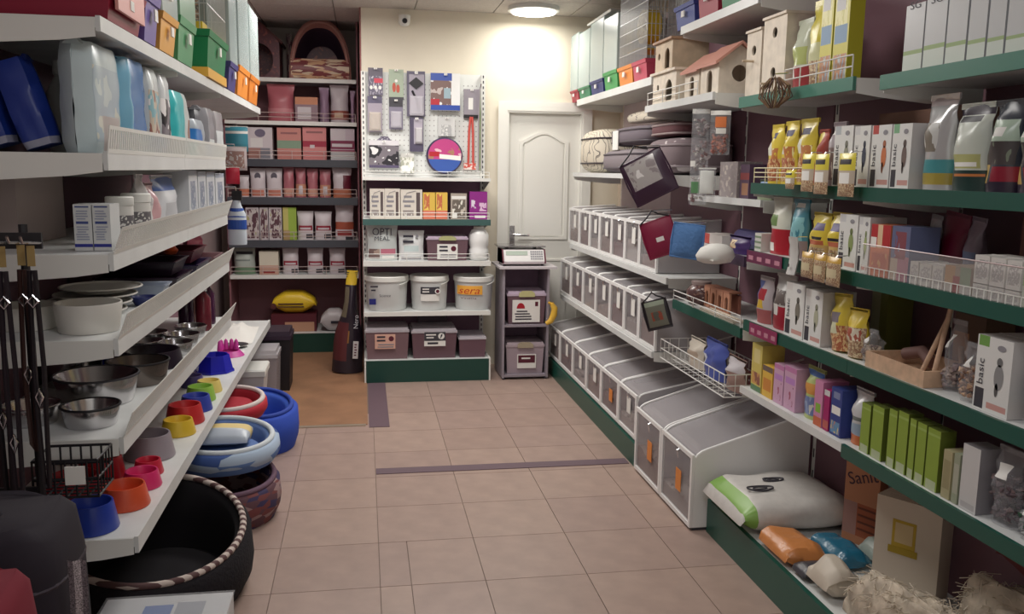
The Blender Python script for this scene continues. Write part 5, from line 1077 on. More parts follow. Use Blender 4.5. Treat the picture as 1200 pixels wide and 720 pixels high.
o = rr(pouch, 'pet_food_bag', 'silver bag with teal and yellow base on the second shelf', 'pet food', 1064, 1096, 110, 2, .11, mat((190, 190, 190), .22, .3), [(0, 1, .18, .32, mat((70, 150, 156), .3)), (0, 1, .06, .18, mat((170, 150, 60), .3)), (.25, .7, .4, .7, photo(((190, 190, 186), (120, 110, 96), (214, 212, 206)), 3)), (0, 1, .88, 1, mat((176, 160, 160), .4))], neck=.98, wr=.004)
o = rr(pouch, 'pet_food_bag', 'white and dark green bag with an orange stripe', 'pet food', 1097, 1136, 120, 2, .12, mat((200, 206, 194), .28), [(0, 1, 0, .24, mat((34, 60, 56), .3)), (.05, .95, .17, .20, mat((206, 120, 60), .3)), (.05, .9, .26, .42, mat((176, 176, 110), .3)), (.1, .85, .28, .33, PAPER), (0, 1, .86, 1, mat((54, 44, 60), .3)), (.2, .8, .78, .85, BLK2)], neck=.84, wr=.004)
for a, b, l in ((1136.5, 1170, 'dark green bag with a rodent picture beside the white bag'), (1171, 1216, 'dark green bag with a rodent picture at the rail joint')):
    rr(pouch, 'pet_food_bag', l, 'pet food', a, b, 116, 2, .12, mat((60, 64, 74), .25), [(0, 1, 0, .12, mat((44, 34, 52), .3)), (0, .35, .1, .3, mat((206, 170, 90), .3)), (.45, 1, .12, .28, mat((150, 30, 50), .3)), (.05, .95, .3, .55, photo(((120, 130, 110), (70, 62, 62), (150, 170, 140)), 3)), (.1, .95, .55, .78, mat((176, 196, 176), .25)), (.35, .75, .6, .7, PAPER)], neck=.86, wr=.005)
carton('cardboard_box', 'wide brown cardboard box lying behind the white cartons', 'carton', (1.80, 2.60, ZR[2]), -PI/2, .62, .255, .15, mat((128, 92, 76), .8))
# ---- third shelf
rr(pouch, 'rodent_food_bag', 'white and green leaf bag over the pink price rail', 'pet food', 892, 914, 232, 3, .09, mat((206, 206, 190), .3), [(0, 1, .0, .45, mat((180, 30, 44), .3)), (.1, .6, .5, .7, mat((110, 140, 80), .3)), (.1, .5, .05, .2, PAPER)], neck=.85)
rr(pouch, 'rodent_food_bag', 'teal bag with a fish picture', 'pet food', 915, 933, 234, 3, .09, mat((70, 140, 160), .3), [(.1, .9, .3, .7, photo(((60, 130, 150), (130, 190, 196), (40, 100, 130)), 3)), (.25, .75, .86, .96, PAPER), (0, 1, 0, .3, mat((150, 130, 130), .3))], neck=.9)
for a, b, l in ((937, 957.5, 'yellow bag with dark handle on the third shelf'), (958, 979, 'yellow bag with a blue badge beside the white cartons')):
    rr(pouch, 'bird_food_bag', l, 'bird food', a, b, 250, 3, .10, ZBAG, [(0, 1, 0, .36, mat((206, 170, 100), .3)), (.1, .9, .36, .45, mat((190, 96, 60))), (.3, .85, .65, .8, mat((110, 100, 140))), (.35, .85, .46, .52, BLK2), (.1, .9, .05, .3, SEED)], neck=.8, wr=.005)
for k, (a, b) in enumerate(((938, 952), (952.5, 966.5), (967, 984))):
    X = 1.568; Yc = y_at((a+b)/2, X, 1.2); w = abs(y_at(a, X, 1.2)-y_at(b, X, 1.2))*.96; z1 = z_at(296+k*3, X, Yc); z0 = z_at(326+k*5, X, Yc); h = z1-z0
    o = thing('hanging_treat_pack', ('brown and yellow treat pack over the third rail, next to the pink price strip', 'brown and yellow treat pack over the third rail, middle of three', 'brown and yellow treat pack over the third rail, below the white cartons')[k], 'pet treat', (X, Yc, z0), -PI/2)
    us, vs, pick = printed([(0, 1, 0, .8, SEED), (.15, .85, .3, .6, mat((206, 190, 150)))], mat((206, 160, 60), .3)); f = lambda sg: [[((2*u-1)*w/2, sg*.012*(1-abs(2*u-1)**3)*(1-abs(2*v-1)**5), h*v) for u in (us if sg < 0 else us[::-1])] for v in vs]
    MB().grid(f(-1), ZBAG, matf=pick).grid(f(1), ZBAG).build('bag_body', o, smooth=60); MB().tube([(0, .004, h-.006), (0, .012, h+.004), (0, .05, h+.004)], .002, CHROME, 5).build('hook', o)
basic('white bird food carton with a green bird on the third shelf', 980, 1002, 252, 3, bird=(140, 156, 90), top=(206, 206, 206)); basic('white bird food carton with a pale green bird beside the red carton', 1002.5, 1016, 255, 3, bird=(160, 176, 110), top=(206, 206, 206))
rr(carton, 'treat_box', 'red and orange carton with a white V shape', 'carton', 1017, 1040, 264, 3, .1, mat((206, 110, 70), .4), [(0, 1, .6, 1, mat((190, 40, 44), .4)), (.35, .6, .55, 1, mat((226, 190, 150))), (.1, .9, .1, .45, photo(((214, 150, 90), (190, 90, 60), (226, 180, 120)), 4)), (0, .3, .55, .75, PAPER)])
rr(carton, 'treat_box', 'blue grey carton with a pink corner', 'carton', 1041, 1063, 266, 3, .1, mat((96, 104, 140), .4), [(0, .5, .0, .4, mat((190, 170, 150))), (.4, 1, .0, .45, mat((176, 110, 130))), (.2, .8, .4, .9, photo(((96, 104, 150), (140, 70, 80), (130, 140, 170)), 3))])
rr(pouch, 'bird_food_bag', 'white and black bag leaning beside the dark crimson bag', 'bird food', 1069, 1081, 253, 3, .08, mat((176, 170, 176), .3), [(.1, .9, .2, .5, P_DOG)], tilt=.10, dx=.145)
rr(pouch, 'bird_food_bag', 'plain dark crimson bag leaning on the third shelf', 'bird food', 1084, 1112, 252, 3, .08, mat((116, 8, 48), .4), [], neck=1, tilt=.12, dx=.145, wr=.002)
rr(pouch, 'bird_food_bag', 'greyish bag leaning beside the dark crimson bag', 'bird food', 1114, 1130, 256, 3, .08, mat((130, 112, 126), .3), [(.1, .9, .2, .5, mat((110, 120, 150)))], tilt=.10, dx=.145)
carton('cardboard_box', 'dark brown cardboard box behind the small white cartons', 'carton', (1.79, 2.03, ZR[3]), -PI/2, .26, .215, .15, mat((104, 56, 44), .7))
GRP = 'small white printed cartons on the third shelf'
o_ = [(1064.5, 1075, 307, 'low pale carton next to the two small white cartons'), (1075.5, 1090, 310, 'small white printed carton beside the low pale carton'), (1090.5, 1104, 312, 'small white printed carton before the dark crimson bag')]
PAT = photo(((206, 202, 196), (170, 166, 164), (214, 210, 204)), 5)
for a, b, p, l in o_: rr(carton, 'pellet_box', l, 'carton', a, b, p, 3, .1, mat((206, 200, 194)), [(.1, .9, .2, .85, PAT)], group=GRP)
rr(carton, 'treat_box', 'brown and green picture carton with red ribbon stripe', 'carton', 1105, 1136, 313, 3, .1, mat((150, 130, 110)), [(0, .4, .3, 1, mat((176, 130, 80))), (.33, .6, 0, .62, mat((150, 40, 44))), (.6, 1, .3, 1, mat((120, 140, 110))), (.6, 1, 0, .3, mat((196, 190, 186))), (0, .33, 0, .3, mat((190, 184, 176)))])
for k, (a, b) in enumerate(((1138, 1156), (1156.5, 1175), (1175.5, 1194))):
    nm = ('beside the brown picture carton', 'in the middle of the six', 'at the end of the six')[k]
    o = rr(carton, 'pellet_box', 'small white printed carton in the lower row, '+nm, 'carton', a, b, 334+k*4, 3, .1, mat((206, 202, 196)), [(.1, .9, .15, .85, PAT)], group=GRP)
    hh = [c for c in o.children if c.name.startswith('box_body')][0].dimensions.z if False else None
    X = 1.63; ym = (y_at(a, X, ZR[3])+y_at(b, X, ZR[3]))/2; hl = z_at(334+k*4, X, ym)-ZR[3]
    o2 = carton('pellet_box', 'small white printed carton in the upper row, '+nm, 'carton', (X, ym, ZR[3]+hl+.003), -PI/2, abs(y_at(a, X, ZR[3])-y_at(b, X, ZR[3]))-.005, .075, .1, mat((210, 206, 200)), [(.1, .9, .15, .85, PAT)], group=GRP)
rr(carton, 'treat_box', 'pale green and white carton at the end of the small white cartons', 'carton', 1195, 1222, 300, 3, .1, mat((190, 196, 176)), [(0, 1, .4, .7, mat((140, 180, 110)))])
# clear guard with a wire grid foot along the third shelf
t = thing('shelf_guard', 'clear plastic guard with small grid along the third shelf', 'shelf guard', (0, 0, 0)); ya, yb = 1.75, 2.63
MB().box(1.603, 1.606, ya, yb, ZR[3]+.006, ZR[3]+.10, film((230, 225, 222), .88, .1)).build('clear_panel', t); g = MB(); g.tube([(1.6045, ya, ZR[3]+.102), (1.6045, yb, ZR[3]+.102)], .002, mat((190, 160, 160), .3), 5)
for k in range(34): y = ya+(yb-ya)*k/33; g.tube([(1.601, y, ZR[3]+.005), (1.601, y, ZR[3]+.03)], .0016, WHITE, 4)
g.tube([(1.601, ya, ZR[3]+.03), (1.601, yb, ZR[3]+.03)], .0016, WHITE, 4); g.build('grid_foot', t)
# pink price strips and leaning sachets
def strip_label(label, pa, pb, k, m, X=1.597):
    a, b = sorted((y_at(pa, X, ZR[k]), y_at(pb, X, ZR[k]))); t = thing('price_strip', label, 'price strip', (X, a, ZR[k]-.046))
    MB().box(-.0025, -.0005, 0, b-a, 0, .05, m).build('strip_card', t); n = 4
    for q in range(n): MB().box(-.0033, -.0027, (b-a)*(q+.2)/n, (b-a)*(q+.75)/n, .012, .03, mat((196, 130, 150), .5)).build('price_print', t)
strip_label('dark pink price strip on the third rail', 876, 917, 3, mat((110, 40, 76), .4)); strip_label('pink price strip on the fourth rail', 879, 911, 4, mat((150, 44, 90), .4))
X = 1.566; Yc = y_at(926, X, 1.22); z0 = z_at(322, X, Yc); h = z_at(278, X, Yc)-z0
t = thing('hanging_treat_pack', 'white curved sachet with a small paw print before the third rail', 'pet treat', (X, Yc, z0), -PI/2)
MB().grid([[((2*u/6-1)*.032*(1+.1*math.sin(3*v)), .012*math.sin(v/8*3)-.01*(1-(2*u/6-1)**2), h*v/8) for u in range(7)] for v in range(9)], mat((206, 204, 200), .35)).grid([[((2*u/6-1)*.032*(1+.1*math.sin(3*v)), .012*math.sin(v/8*3)+.004, h*v/8) for u in range(6, -1, -1)] for v in range(9)], mat((206, 204, 200), .35)).build('sachet', t, smooth=60); MB().disc((.008, -.012, h*.25), .007, DGREY).build('print', t); MB().tube([(0, .01, h*.97), (0, .03, h), (0, .06, h)], .002, CHROME, 5).build('hook', t)
t = thing('treat_box', 'flat white carton with green stripes lying at the end of the third shelf', 'carton', (1.63, 3.46, ZR[3]), -PI/2)
MB().box(-.03, .03, 0, .1, 0, .075, mat((206, 204, 196))).build('box_body', t); 
for k in range(3): MB().box(-.028, .028, -.0012, -.0002, .012+.022*k, .02+.022*k, mat((130, 150, 120))).build('stripe', t)
# ---- fourth shelf
o = rr(pouch, 'bird_food_bag', 'bag with a blue, red and yellow parrot print', 'bird food', 879, 894, 325, 4, .08, mat((196, 186, 190), .3), [(.0, .4, .5, .9, mat((90, 110, 180))), (.3, .8, .5, .75, mat((190, 50, 60))), (.3, .7, .32, .5, mat((226, 186, 50))), (0, 1, 0, .3, mat((170, 90, 90)))], neck=.85)
rr(pouch, 'bird_food_bag', 'white grey bag with a red wing print', 'bird food', 895, 917, 322, 4, .10, mat((196, 194, 190), .3), [(0, 1, 0, .42, mat((170, 30, 48), .3)), (.2, .5, .25, .5, PAPER), (.1, .8, .45, .72, photo(((190, 186, 180), (110, 100, 96), (206, 204, 200)), 3))], neck=.85)
basic('white bird food carton beside the bag with red wing print', 918, 940, 333, 4, bird=(120, 116, 104), top=(214, 210, 206)); basic('white bird food carton beside the yellow seed bags', 940.5, 961, 341, 4, bird=(176, 176, 150), top=(214, 210, 206))
rr(pouch, 'bird_food_bag', 'yellow seed bag with a grey badge beside the white cartons', 'bird food', 964, 983, 347, 4, .09, ZBAG, [(0, 1, 0, .45, SEEDR), (.25, .75, .5, .68, mat((130, 120, 130))), (.1, .6, .3, .5, mat((206, 206, 170)))], neck=.9, tilt=-.08, wr=.005)
rr(pouch, 'bird_food_bag', 'lower yellow and clear seed bag leaning beside the badge bag', 'bird food', 983, 1003, 364, 4, .08, mat((226, 196, 50), .3), [(0, 1, 0, .62, SEED), (.2, .9, .35, .6, photo(((206, 196, 170), (176, 90, 70), (226, 214, 190)), 4))], neck=1, tilt=-.06, wr=.005)
def clearbag(label, pa, pb, pt, k, mats, dx=.03, seed=3, d=.09, fill=.7, cat='nibble sticks'):
    X = 1.6+dx; Z = ZR[k]; a, b = y_at(pa, X, Z), y_at(pb, X, Z); ym = (a+b)/2; h = z_at(pt, X, ym)-Z; w = abs(a-b)-.006
    o = pouch('clear_treat_bag', label, cat, (X, ym, Z), -PI/2, w, h, d, FILMB, [(.3, .7, .62, .8, PAPER)], neck=.75, wr=.008)
    q = lumps(200, (-w*.40, w*.40, d*.2, d*.8, .016, h*fill*.7), .011, mats, seed).build('treats', o); q['kind'] = 'stuff'; return o
clearbag('small clear bag of treats beside the yellow and clear seed bag', 1003, 1012, 388, 4, [mat(c, .7) for c in ((150, 130, 110), (120, 90, 80), (190, 170, 150))], cat='pet treat')
carton('treat_box', 'dark olive carton standing behind the wooden tray', 'carton', (1.84, y_at(1027, 1.84, ZR[4]), ZR[4]), -PI/2, .10, .225, .1, mat((110, 110, 40), .5), [(0, .55, 0, 1, mat((150, 146, 110)))])
t = thing('wooden_play_tray', 'shallow wooden tray with two crossed sticks', 'pet toy', (1.625, (y_at(1015, 1.63, ZR[4])+y_at(1083, 1.63, ZR[4]))/2, ZR[4]), -PI/2); L = abs(y_at(1015, 1.63, ZR[4])-y_at(1083, 1.63, ZR[4])); TW = mat((206, 168, 136), .6, var=.06)
MB().box(-L/2, L/2, 0, .008, 0, .05, TW).build('tray_side', t); MB().box(-L/2, L/2, .192, .2, 0, .05, TW).build('tray_side', t); MB().box(-L/2, -L/2+.008, .008, .192, 0, .05, TW).build('tray_end', t); MB().box(L/2-.008, L/2, .008, .192, 0, .05, TW).build('tray_end', t); MB().box(-L/2+.008, L/2-.008, .008, .192, 0, .006, TW).build('tray_floor', t)
MB().tube([(L*.20, .05, .01), (L*.34, .1, .20)], .0075, TW, 8).build('stick', t, smooth=60); MB().tube([(L*.40, .05, .01), (L*.36, .1, .23)], .0075, TW, 8).build('stick', t, smooth=60); MB().tube([(L*.40, .15, .01), (L*.47, .12, .12)], .0075, TW, 8).build('stick', t, smooth=60)
MB().tube([(-L*.3, .1, .05), (-L*.1, .12, .07), (L*.15, .1, .05)], .02, mat((120, 86, 80), .7), 8).build('chew_root', t, smooth=60)
clearbag('tall clear bag with white label beside the wooden tray', 1094, 1110, 376, 4, [mat(c, .7) for c in ((130, 110, 110), (160, 140, 130))], dx=.06, seed=8, cat='pet treat', fill=.5)
clearbag('clear bag of brown nuts beside the white carton', 1111, 1137, 405, 4, [mat(c, .6) for c in ((150, 110, 84), (190, 150, 116), (120, 84, 66))], seed=9, cat='bird food', fill=.85)
carton('treat_box', 'brown carton standing behind the bag of nuts', 'carton', (1.84, y_at(1131, 1.84, ZR[4]), ZR[4]), -PI/2, .14, .20, .1, mat((96, 70, 50), .6), [(0, .5, .2, .7, mat((170, 110, 50)))])
basic('white bird food carton with green corner beside the bag of nuts', 1138, 1180, 397, 4, bird=(140, 140, 140), top=(110, 160, 70))
rr(pouch, 'pet_food_bag', 'silver bag with teal band on the fourth shelf', 'pet food', 1181, 1224, 410, 4, .11, mat((160, 160, 164), .2, .3), [(0, 1, .25, .42, mat((60, 130, 140), .3)), (0, 1, .05, .25, mat((150, 110, 70), .3))], neck=.9, wr=.006)
# ---- fifth shelf
rr(carton, 'treat_box', 'yellow carton with green base beside the wire basket', 'pet food', 879, 891, 404, 5, .1, mat((206, 186, 90)), [(0, 1, 0, .12, mat((90, 130, 90))), (.1, .9, .15, .4, photo(((150, 90, 70), (206, 150, 80)), 3)), (.2, .8, .6, .9, mat((216, 200, 130)))])
rr(carton, 'treat_box', 'orange and yellow carton beside the tall yellow one', 'pet food', 892, 904, 430, 5, .1, mat((222, 176, 60)), [(0, 1, .82, 1, mat((110, 90, 80))), (.1, .9, .2, .6, mat((206, 130, 50)))])
for a, b, l in ((905, 916.5, 'lilac carton with dark red figure beside the orange carton'), (917, 931, 'lilac carton beside the blue and green bag')):
    o = rr(carton, 'treat_box', l, 'pet food', a, b, 428 if a < 910 else 431, 5, .1, mat((206, 160, 190)), [(0, 1, .88, 1, mat((196, 120, 170))), (.3, .8, .1, .55, photo(((170, 80, 110), (206, 160, 190), (110, 40, 70)), 3)), (.1, .9, .6, .75, mat((190, 130, 200)))])
rr(pouch, 'rodent_food_bag', 'blue topped bag with green and orange print', 'pet food', 932, 951, 432, 5, .09, mat((176, 190, 110), .35), [(0, 1, .84, 1, mat((60, 110, 190))), (.1, .9, .5, .7, mat((206, 140, 60))), (.05, .95, .08, .45, photo(((150, 170, 200), (110, 130, 180), (206, 206, 190)), 4))], neck=.98)
rr(carton, 'treat_box', 'pink carton with orange base', 'pet food', 952, 962, 447, 5, .1, mat((206, 130, 170)), [(0, 1, 0, .2, mat((206, 100, 60))), (.2, .8, .3, .5, LGREEN)])
rr(carton, 'treat_box', 'magenta carton between the pink and blue cartons', 'pet food', 963, 970, 458, 5, .1, mat((170, 20, 100)), [(0, 1, .86, 1, mat((206, 206, 206))), (0, 1, .05, .25, mat((190, 90, 80)))])
rr(carton, 'treat_box', 'dark blue carton with white label', 'pet food', 971, 984, 456, 5, .1, mat((46, 64, 140)), [(.1, .9, .45, .62, PAPER), (.1, .9, .05, .3, photo(((206, 120, 70), (90, 140, 180), (226, 190, 110)), 5)), (.2, .8, .78, .92, mat((120, 130, 170)))])
rr(pouch, 'rodent_food_bag', 'silver white bag with orange base beside the green cartons', 'pet food', 985, 1005, 458, 5, .1, mat((206, 206, 206), .25, .15), [(0, 1, 0, .18, mat((206, 110, 60), .3)), (.1, .9, .45, .52, mat((110, 116, 110))), (.2, .8, .18, .4, mat((150, 170, 190)))], neck=1)
GC = mat((134, 160, 48), .45)
GL = [('first', 'beside the silver white bag'), ('second', 'from the silver white bag'), ('third', 'from the silver white bag'), ('fourth', 'from the silver white bag'), ('fifth', 'from the silver white bag'), ('sixth', 'from the silver white bag'), ('seventh', 'beside the narrow beige carton')]
for k, (a, b) in enumerate(((1006, 1017), (1018.5, 1032), (1037, 1047), (1047.5, 1060), (1061, 1069), (1069.5, 1081), (1081.5, 1097))):
    o = rr(carton, 'hay_cube_box', 'bright green carton, %s %s' % GL[k], 'carton', a, b, (474, 477, 481, 484, 492, 497, 504)[k], 5, .05, GC, [(0, 1, .88, .92, mat((150, 176, 80))), (.1, .9, 0, .16, mat((180, 190, 150)))], side=mat((90, 104, 30), .5), group='bright green cartons on the fifth shelf')
rr(carton, 'treat_box', 'narrow beige carton beside the green cartons', 'carton', 1101, 1112, 529, 5, .1, mat((170, 160, 120)), [(.1, .9, .2, .8, mat((150, 140, 100)))])
rr(carton, 'treat_box', 'narrow greenish carton beside the tall white one', 'carton', 1113, 1121, 533, 5, .1, mat((150, 156, 130)), [(.1, .9, .2, .8, mat((170, 170, 150)))])
rr(carton, 'aquarium_box', 'tall plain white carton on the fifth shelf', 'carton', 1122, 1143, 524, 5, .07, mat((200, 198, 196)), [(.1, .9, .03, .12, mat((180, 176, 176)))], side=mat((130, 126, 130), .5))
t = clearbag('rounded clear pack of dark pieces beside the tall white carton', 1146, 1178, 528, 5, [mat(c, .6) for c in ((90, 70, 76), (70, 56, 64), (116, 96, 96))], seed=12, cat='pet treat', fill=.9)
clearbag('clear pack of green pieces at the rail end', 1182, 1204, 590, 5, [mat(c, .6) for c in ((40, 84, 60), (70, 110, 90), (150, 150, 150))], seed=13, cat='pet treat', fill=.9)
rr(pouch, 'rodent_food_bag', 'purple and blue bag behind the clear green pack', 'pet food', 1186, 1218, 540, 5, .08, mat((70, 40, 96), .35), [(0, .4, 0, 1, mat((110, 20, 60))), (.5, 1, .3, .7, mat((60, 70, 150)))], dx=.14)
# ---- base deck
Z = ZR[0]
LIT = mat((208, 204, 198), .3, var=.02)
GE = mat((126, 176, 70), .35); OE = mat((214, 120, 70), .35)
t = sack('litter_sack', 'large white sack with a green end lying on the base deck', 'cat litter', (1.70, 3.265, Z), 0, .52, .42, .145, LIT, matf=lambda s, v: GE if .03 < s < .13 else (OE if .13 < s < .15 else LIT), ends=.16, wr=.010, n=30)
for (x, y, s) in ((-.12, -.06, 1), (-.02, .03, .8)):
    MB().tube([(x+.055*s*math.cos(a), y+.026*s*math.sin(a), .151+.002*math.cos(2*a)) for a in [2*PI*k/20 for k in range(20)]], .004, DGREY, 6, True).build('printed_ring', t); MB().tube([(x+.03*s*math.cos(a), y+.012*s*math.sin(a), .151) for a in [2*PI*k/16 for k in range(16)]], .003, DGREY, 6, True).build('printed_ring', t)
t = sack('feed_bag', 'orange bag lying on the base deck before the white sack', 'pet food', (1.575, 2.90, Z), .0, .17, .24, .075, mat((206, 128, 66), .3, bump=.4, scale=25), ends=.25, wr=.016)
sack('feed_bag', 'dark flat bag lying between the orange bag and the cream fleece', 'pet food', (1.57, 2.725, Z), .0, .13, .09, .05, mat((70, 70, 76), .3), ends=.25, wr=.004)
t = sack('feed_bag', 'teal bag lying beside the orange bag on the base deck', 'pet food', (1.735, 2.84, Z), .0, .13, .22, .07, mat((30, 104, 134), .25, bump=.4, scale=25), ends=.25, wr=.016)
t = sack('feed_bag', 'pale bag with a dark purple spot beside the teal bag', 'pet food', (1.885, 2.79, Z), .0, .14, .15, .085, mat((176, 190, 180), .25), ends=.22, wr=.008); MB().disc((.01, .03, .094), .035, mat((60, 30, 66), .4), axis='Z').build('printed_spot', t)
t = carton('litter_box', 'orange brown carton printed Sanit standing behind the white sack', 'carton', (1.86, 2.99+.12, Z), -PI/2, .01, .01, .01, CARD); bpy.data.objects.remove([c for c in t.children if c.name.startswith('closing')][0]); 
for c in list(t.children): bpy.data.objects.remove(c)
bpy.data.objects.remove(t)
t = carton('litter_box', 'orange brown carton printed Sanit standing behind the white sack', 'carton', (1.875, 2.955, Z), -1.15, .15, .33, .05, mat((196, 130, 90), .5), [(0, .4, .1, .5, mat((176, 130, 120))), (.4, 1, .1, .5, mat((176, 90, 54)))], texts=[('Sanit', .5, .82, .05, mat((70, 40, 60)), .35, .13)])
for k in range(4): MB().box(-.01, .075, -.0013, -.0006, .06+.028*k, .068+.028*k, mat((120, 60, 40))).build('printed_lines', t)
t = carton('litter_box', 'pale cream carton with a yellow square emblem behind the bags', 'carton', (1.80, 2.555, Z), -1.0, .22, .33, .1, mat((206, 190, 170), .6), [])
MB().prism([(-.05, .15), (.03, .15), (.03, .26), (-.05, .26)], -.0012, -.0004, mat((190, 156, 40), .5)).build('emblem', t); MB().prism([(-.04, .18), (.02, .18), (.02, .25), (-.04, .25)], -.0020, -.0013, mat((206, 180, 130), .5)).build('emblem', t); MB().prism([(-.06, .14), (.04, .14), (.04, .165), (-.06, .165)], -.0026, -.0021, mat((170, 140, 30), .5)).build('emblem', t)
# cream fleece bundles
FL = mat((196, 182, 162), .95, var=.12, scale=14, bump=1.0)
def fleece(label, loc, L, W, H, seed, rz=0):
    r = random.Random(seed); t = thing('hay_bundle', label, 'hay', loc, rz); ph = [r.random()*6 for _ in range(8)]; rows = []
    for i in range(29):
        v = i/28*PI/2; rows.append([])
        for j in range(64):
            a = 2*PI*j/64; n = 1+.07*math.sin(3*a+ph[0]+2*v)+.05*math.sin(7*a+ph[1]-3*v)+.035*math.sin(13*a+ph[2]+6*v)+.02*math.sin(23*a+ph[3]-9*v)
            c = math.cos(v)**.35*n if v < PI/2-.001 else 0
            rows[-1].append((L/2*c*math.copysign(abs(math.cos(a))**.7, math.cos(a)), W/2*c*math.copysign(abs(math.sin(a))**.7, math.sin(a)), H*math.sin(v)**.75*(1+.10*math.sin(4*a+ph[4])+.05*math.sin(11*a+ph[5]+8*v))+(.0 if v > 0 else 0)))
    MB().loft(rows, FL, caps=False).poly([p for p in reversed(rows[0])], FL).build('hay_heap', t, smooth=80)
    fb = MB()
    for _ in range(520):
        i = r.randrange(6, 28); j = r.randrange(64); p = Vector(rows[i][j]); d = Vector((r.uniform(-1, 1), r.uniform(-1, 1), r.uniform(-.3, .4)))*.035
        fb.tube([p-d, p+Vector((0, 0, .006)), p+d], .0014, (FL, mat((186, 170, 146), .9), mat((212, 200, 180), .9))[_ % 3], 3, caps=False)
    q = fb.build('hay_stalks', t); q['kind'] = 'stuff'; return t
fleece('long heap of cream hay along the deck edge', (1.595, 2.03, Z), .175, .86, .175, 4); t_h = fleece('higher heap of cream hay against the back panel', (1.845, 1.93, Z), .17, .78, .22, 6); 
t = sack('hay_bag', 'crumpled cream bag end beside the dark flat bag', 'hay', (1.57, 2.60, Z), 0, .13, .14, .12, mat((206, 194, 176), .5), ends=.35, wr=.016)
t = sack('fabric_bundle', 'dull red bundle behind the cream hay', 'fabric', (1.945-.05, 2.3-.35, Z+.155), PI/2, .5, .1, .1, mat((110, 44, 48), .8), ends=.2); t.location.z = Z+.0012+.275
# ================================================================== left gondola
def at_z(px, py, Z):
    d = RM @ Vector(((px-600)/FPX, -(py-360)/FPX, -1)); t = (Z-EYE)/d.z; return d.x*t, d.y*t
def lf(f, name, label, cat, pa, pb, pt, k, d, base, regs=(), X=-.71, hmax=None, **kw):
    Z = ZL[k]; a, b = y_at(pa, X, Z), y_at(pb, X, Z); ym = (a+b)/2; h = z_at(pt, X, ym)-Z
    if k == 2: hmax = .30
    if hmax: h = min(h, hmax)
    return f(name, label, cat, (X, ym, Z), PI/2, abs(a-b)-.006, h, d, base, regs, **kw)
# ---- cages along the top shelf
def lc(label, y0, y1, th, h, m, panel=None, d=.34, card=None, X=-.660, **k):
    return cage(label, (X, (y0+y1)/2, ZL[1]+.0045), PI/2, y1-y0-.03, d, h, th, m, panel=panel, card=card, **k)
t = thing('pet_carrier', 'dark red plastic carrier with pale pink side at the shelf end', 'pet carrier', (-.66, 2.80, ZL[1]+.0045), PI/2); CR = mat((150, 16, 50), .35)
tray(t, .37, .40, .11, CR, 'carrier_base'); r_ = lambda a, b, z: [(-a/2, .2-b/2, z), (a/2, .2-b/2, z), (a/2, .2+b/2, z), (-a/2, .2+b/2, z)]
MB().loft([r_(.37, .39, .111), r_(.37, .39, .2), r_(.30, .32, .34), r_(.2, .25, .36)], CR).build('carrier_top', t); MB().box(-.15, .15, -.006, .003, .03, .22, mat((222, 150, 140), .5)).build('side_panel', t); MB().box(.02, .06, -.0075, -.0065, .13, .2, PAPER).build('price_sticker', t); MB().tube([(-.08, .2, .36), (-.07, .2, .40), (.07, .2, .40), (.08, .2, .36)], .01, CR, 8).build('handle', t)
lc('cage with violet tray between the dark red carrier and the yellow trays', 3.01, 3.21, .15, .44, mat((110, 90, 170), .35), WRAP, step=.02)
t = lc('cage on a stack of two yellow trays', 3.22, 3.50, .125, .50, mat((226, 160, 60), .4), WRAP); q = tray(t, .25, .33, .115, mat((226, 170, 70), .4)); q.location.z = .128
lc('wrapped cage with pale green tray behind the yellow trays', 3.52, 3.86, .16, .46, mat((70, 150, 96), .4), film((150, 190, 160), .3, .3))
NEWS = photo(((176, 166, 150), (110, 100, 92), (190, 150, 120), (206, 200, 186)), 9, .8, stretch=(1, 1, 5))
t = lc('cage with deep green tray and newspaper behind its bars', 4.16, 4.74, .16, .6, mat((20, 130, 74), .4), None, card=None); t.location.z += .045
q = MB().box(-.27, .27, .01, .30, -.043, -.002, mat((236, 176, 60), .4)).build('yellow_tray', t); MB().box(-.262, -.259, .04, .30, .20, .56, NEWS).build('newspaper', t); MB().box(-.25, .25, .03, .31, .161, .195, YEL).build('inner_lip', t)
lc('narrow cage with violet tray behind the deep green one', 4.78, 5.08, .14, .55, mat((66, 60, 130), .4), WRAP, step=.02)
lc('white wrapped cage with orange tray at the end of the top shelf', 5.12, 5.60, .16, .58, mat((236, 140, 40), .4), WRAP); lc('white wrapped cage with a second orange tray next to the alcove', 5.62, 6.1, .16, .56, mat((230, 130, 36), .4), WRAP)
# ---- care packs on the second shelf
PAD = film((206, 220, 222), .12, .2, .5)
o = lf(softpack, 'puppy_pad_pack', 'large pale see-through pad pack at the shelf end', 'pet care pack', 112, 149, 44, 2, .10, mat((186, 202, 206), .25, bump=.3, scale=8), [(.1, .9, .1, .8, photo(((196, 208, 206), (170, 186, 196), (206, 206, 190)), 3, .25)), (.3, .8, .02, .35, mat((176, 164, 160)))], X=-.72, hmax=.318)
lf(softpack, 'puppy_pad_pack', 'deep blue pad pack beside the large pale pack', 'pet care pack', 153.5, 178, 62, 2, .13, mat((36, 110, 176), .25), [(0, .2, 0, 1, mat((120, 180, 210), .25))], neck=1, wr=.005, hmax=.315)
t = thing('shampoo_bottle', 'white plastic bottle standing between the pad packs', 'bottle', (-.97, 3.16, ZL[2])); MB().lathe([(0, 0), (.04, 0), (.045, .01), (.045, .2), (.02, .25), (.02, .28), (0, .28)], mat((220, 222, 216), .35), 20).build('bottle_body', t, smooth=45); MB().lathe([(.022, .255), (.024, .258), (.024, .30), (0, .302)], WHITE, 16).build('cap', t, smooth=40)
PP = photo(((206, 208, 206), (150, 96, 84), (196, 180, 160), (130, 176, 186), (206, 206, 206)), 3, .3)
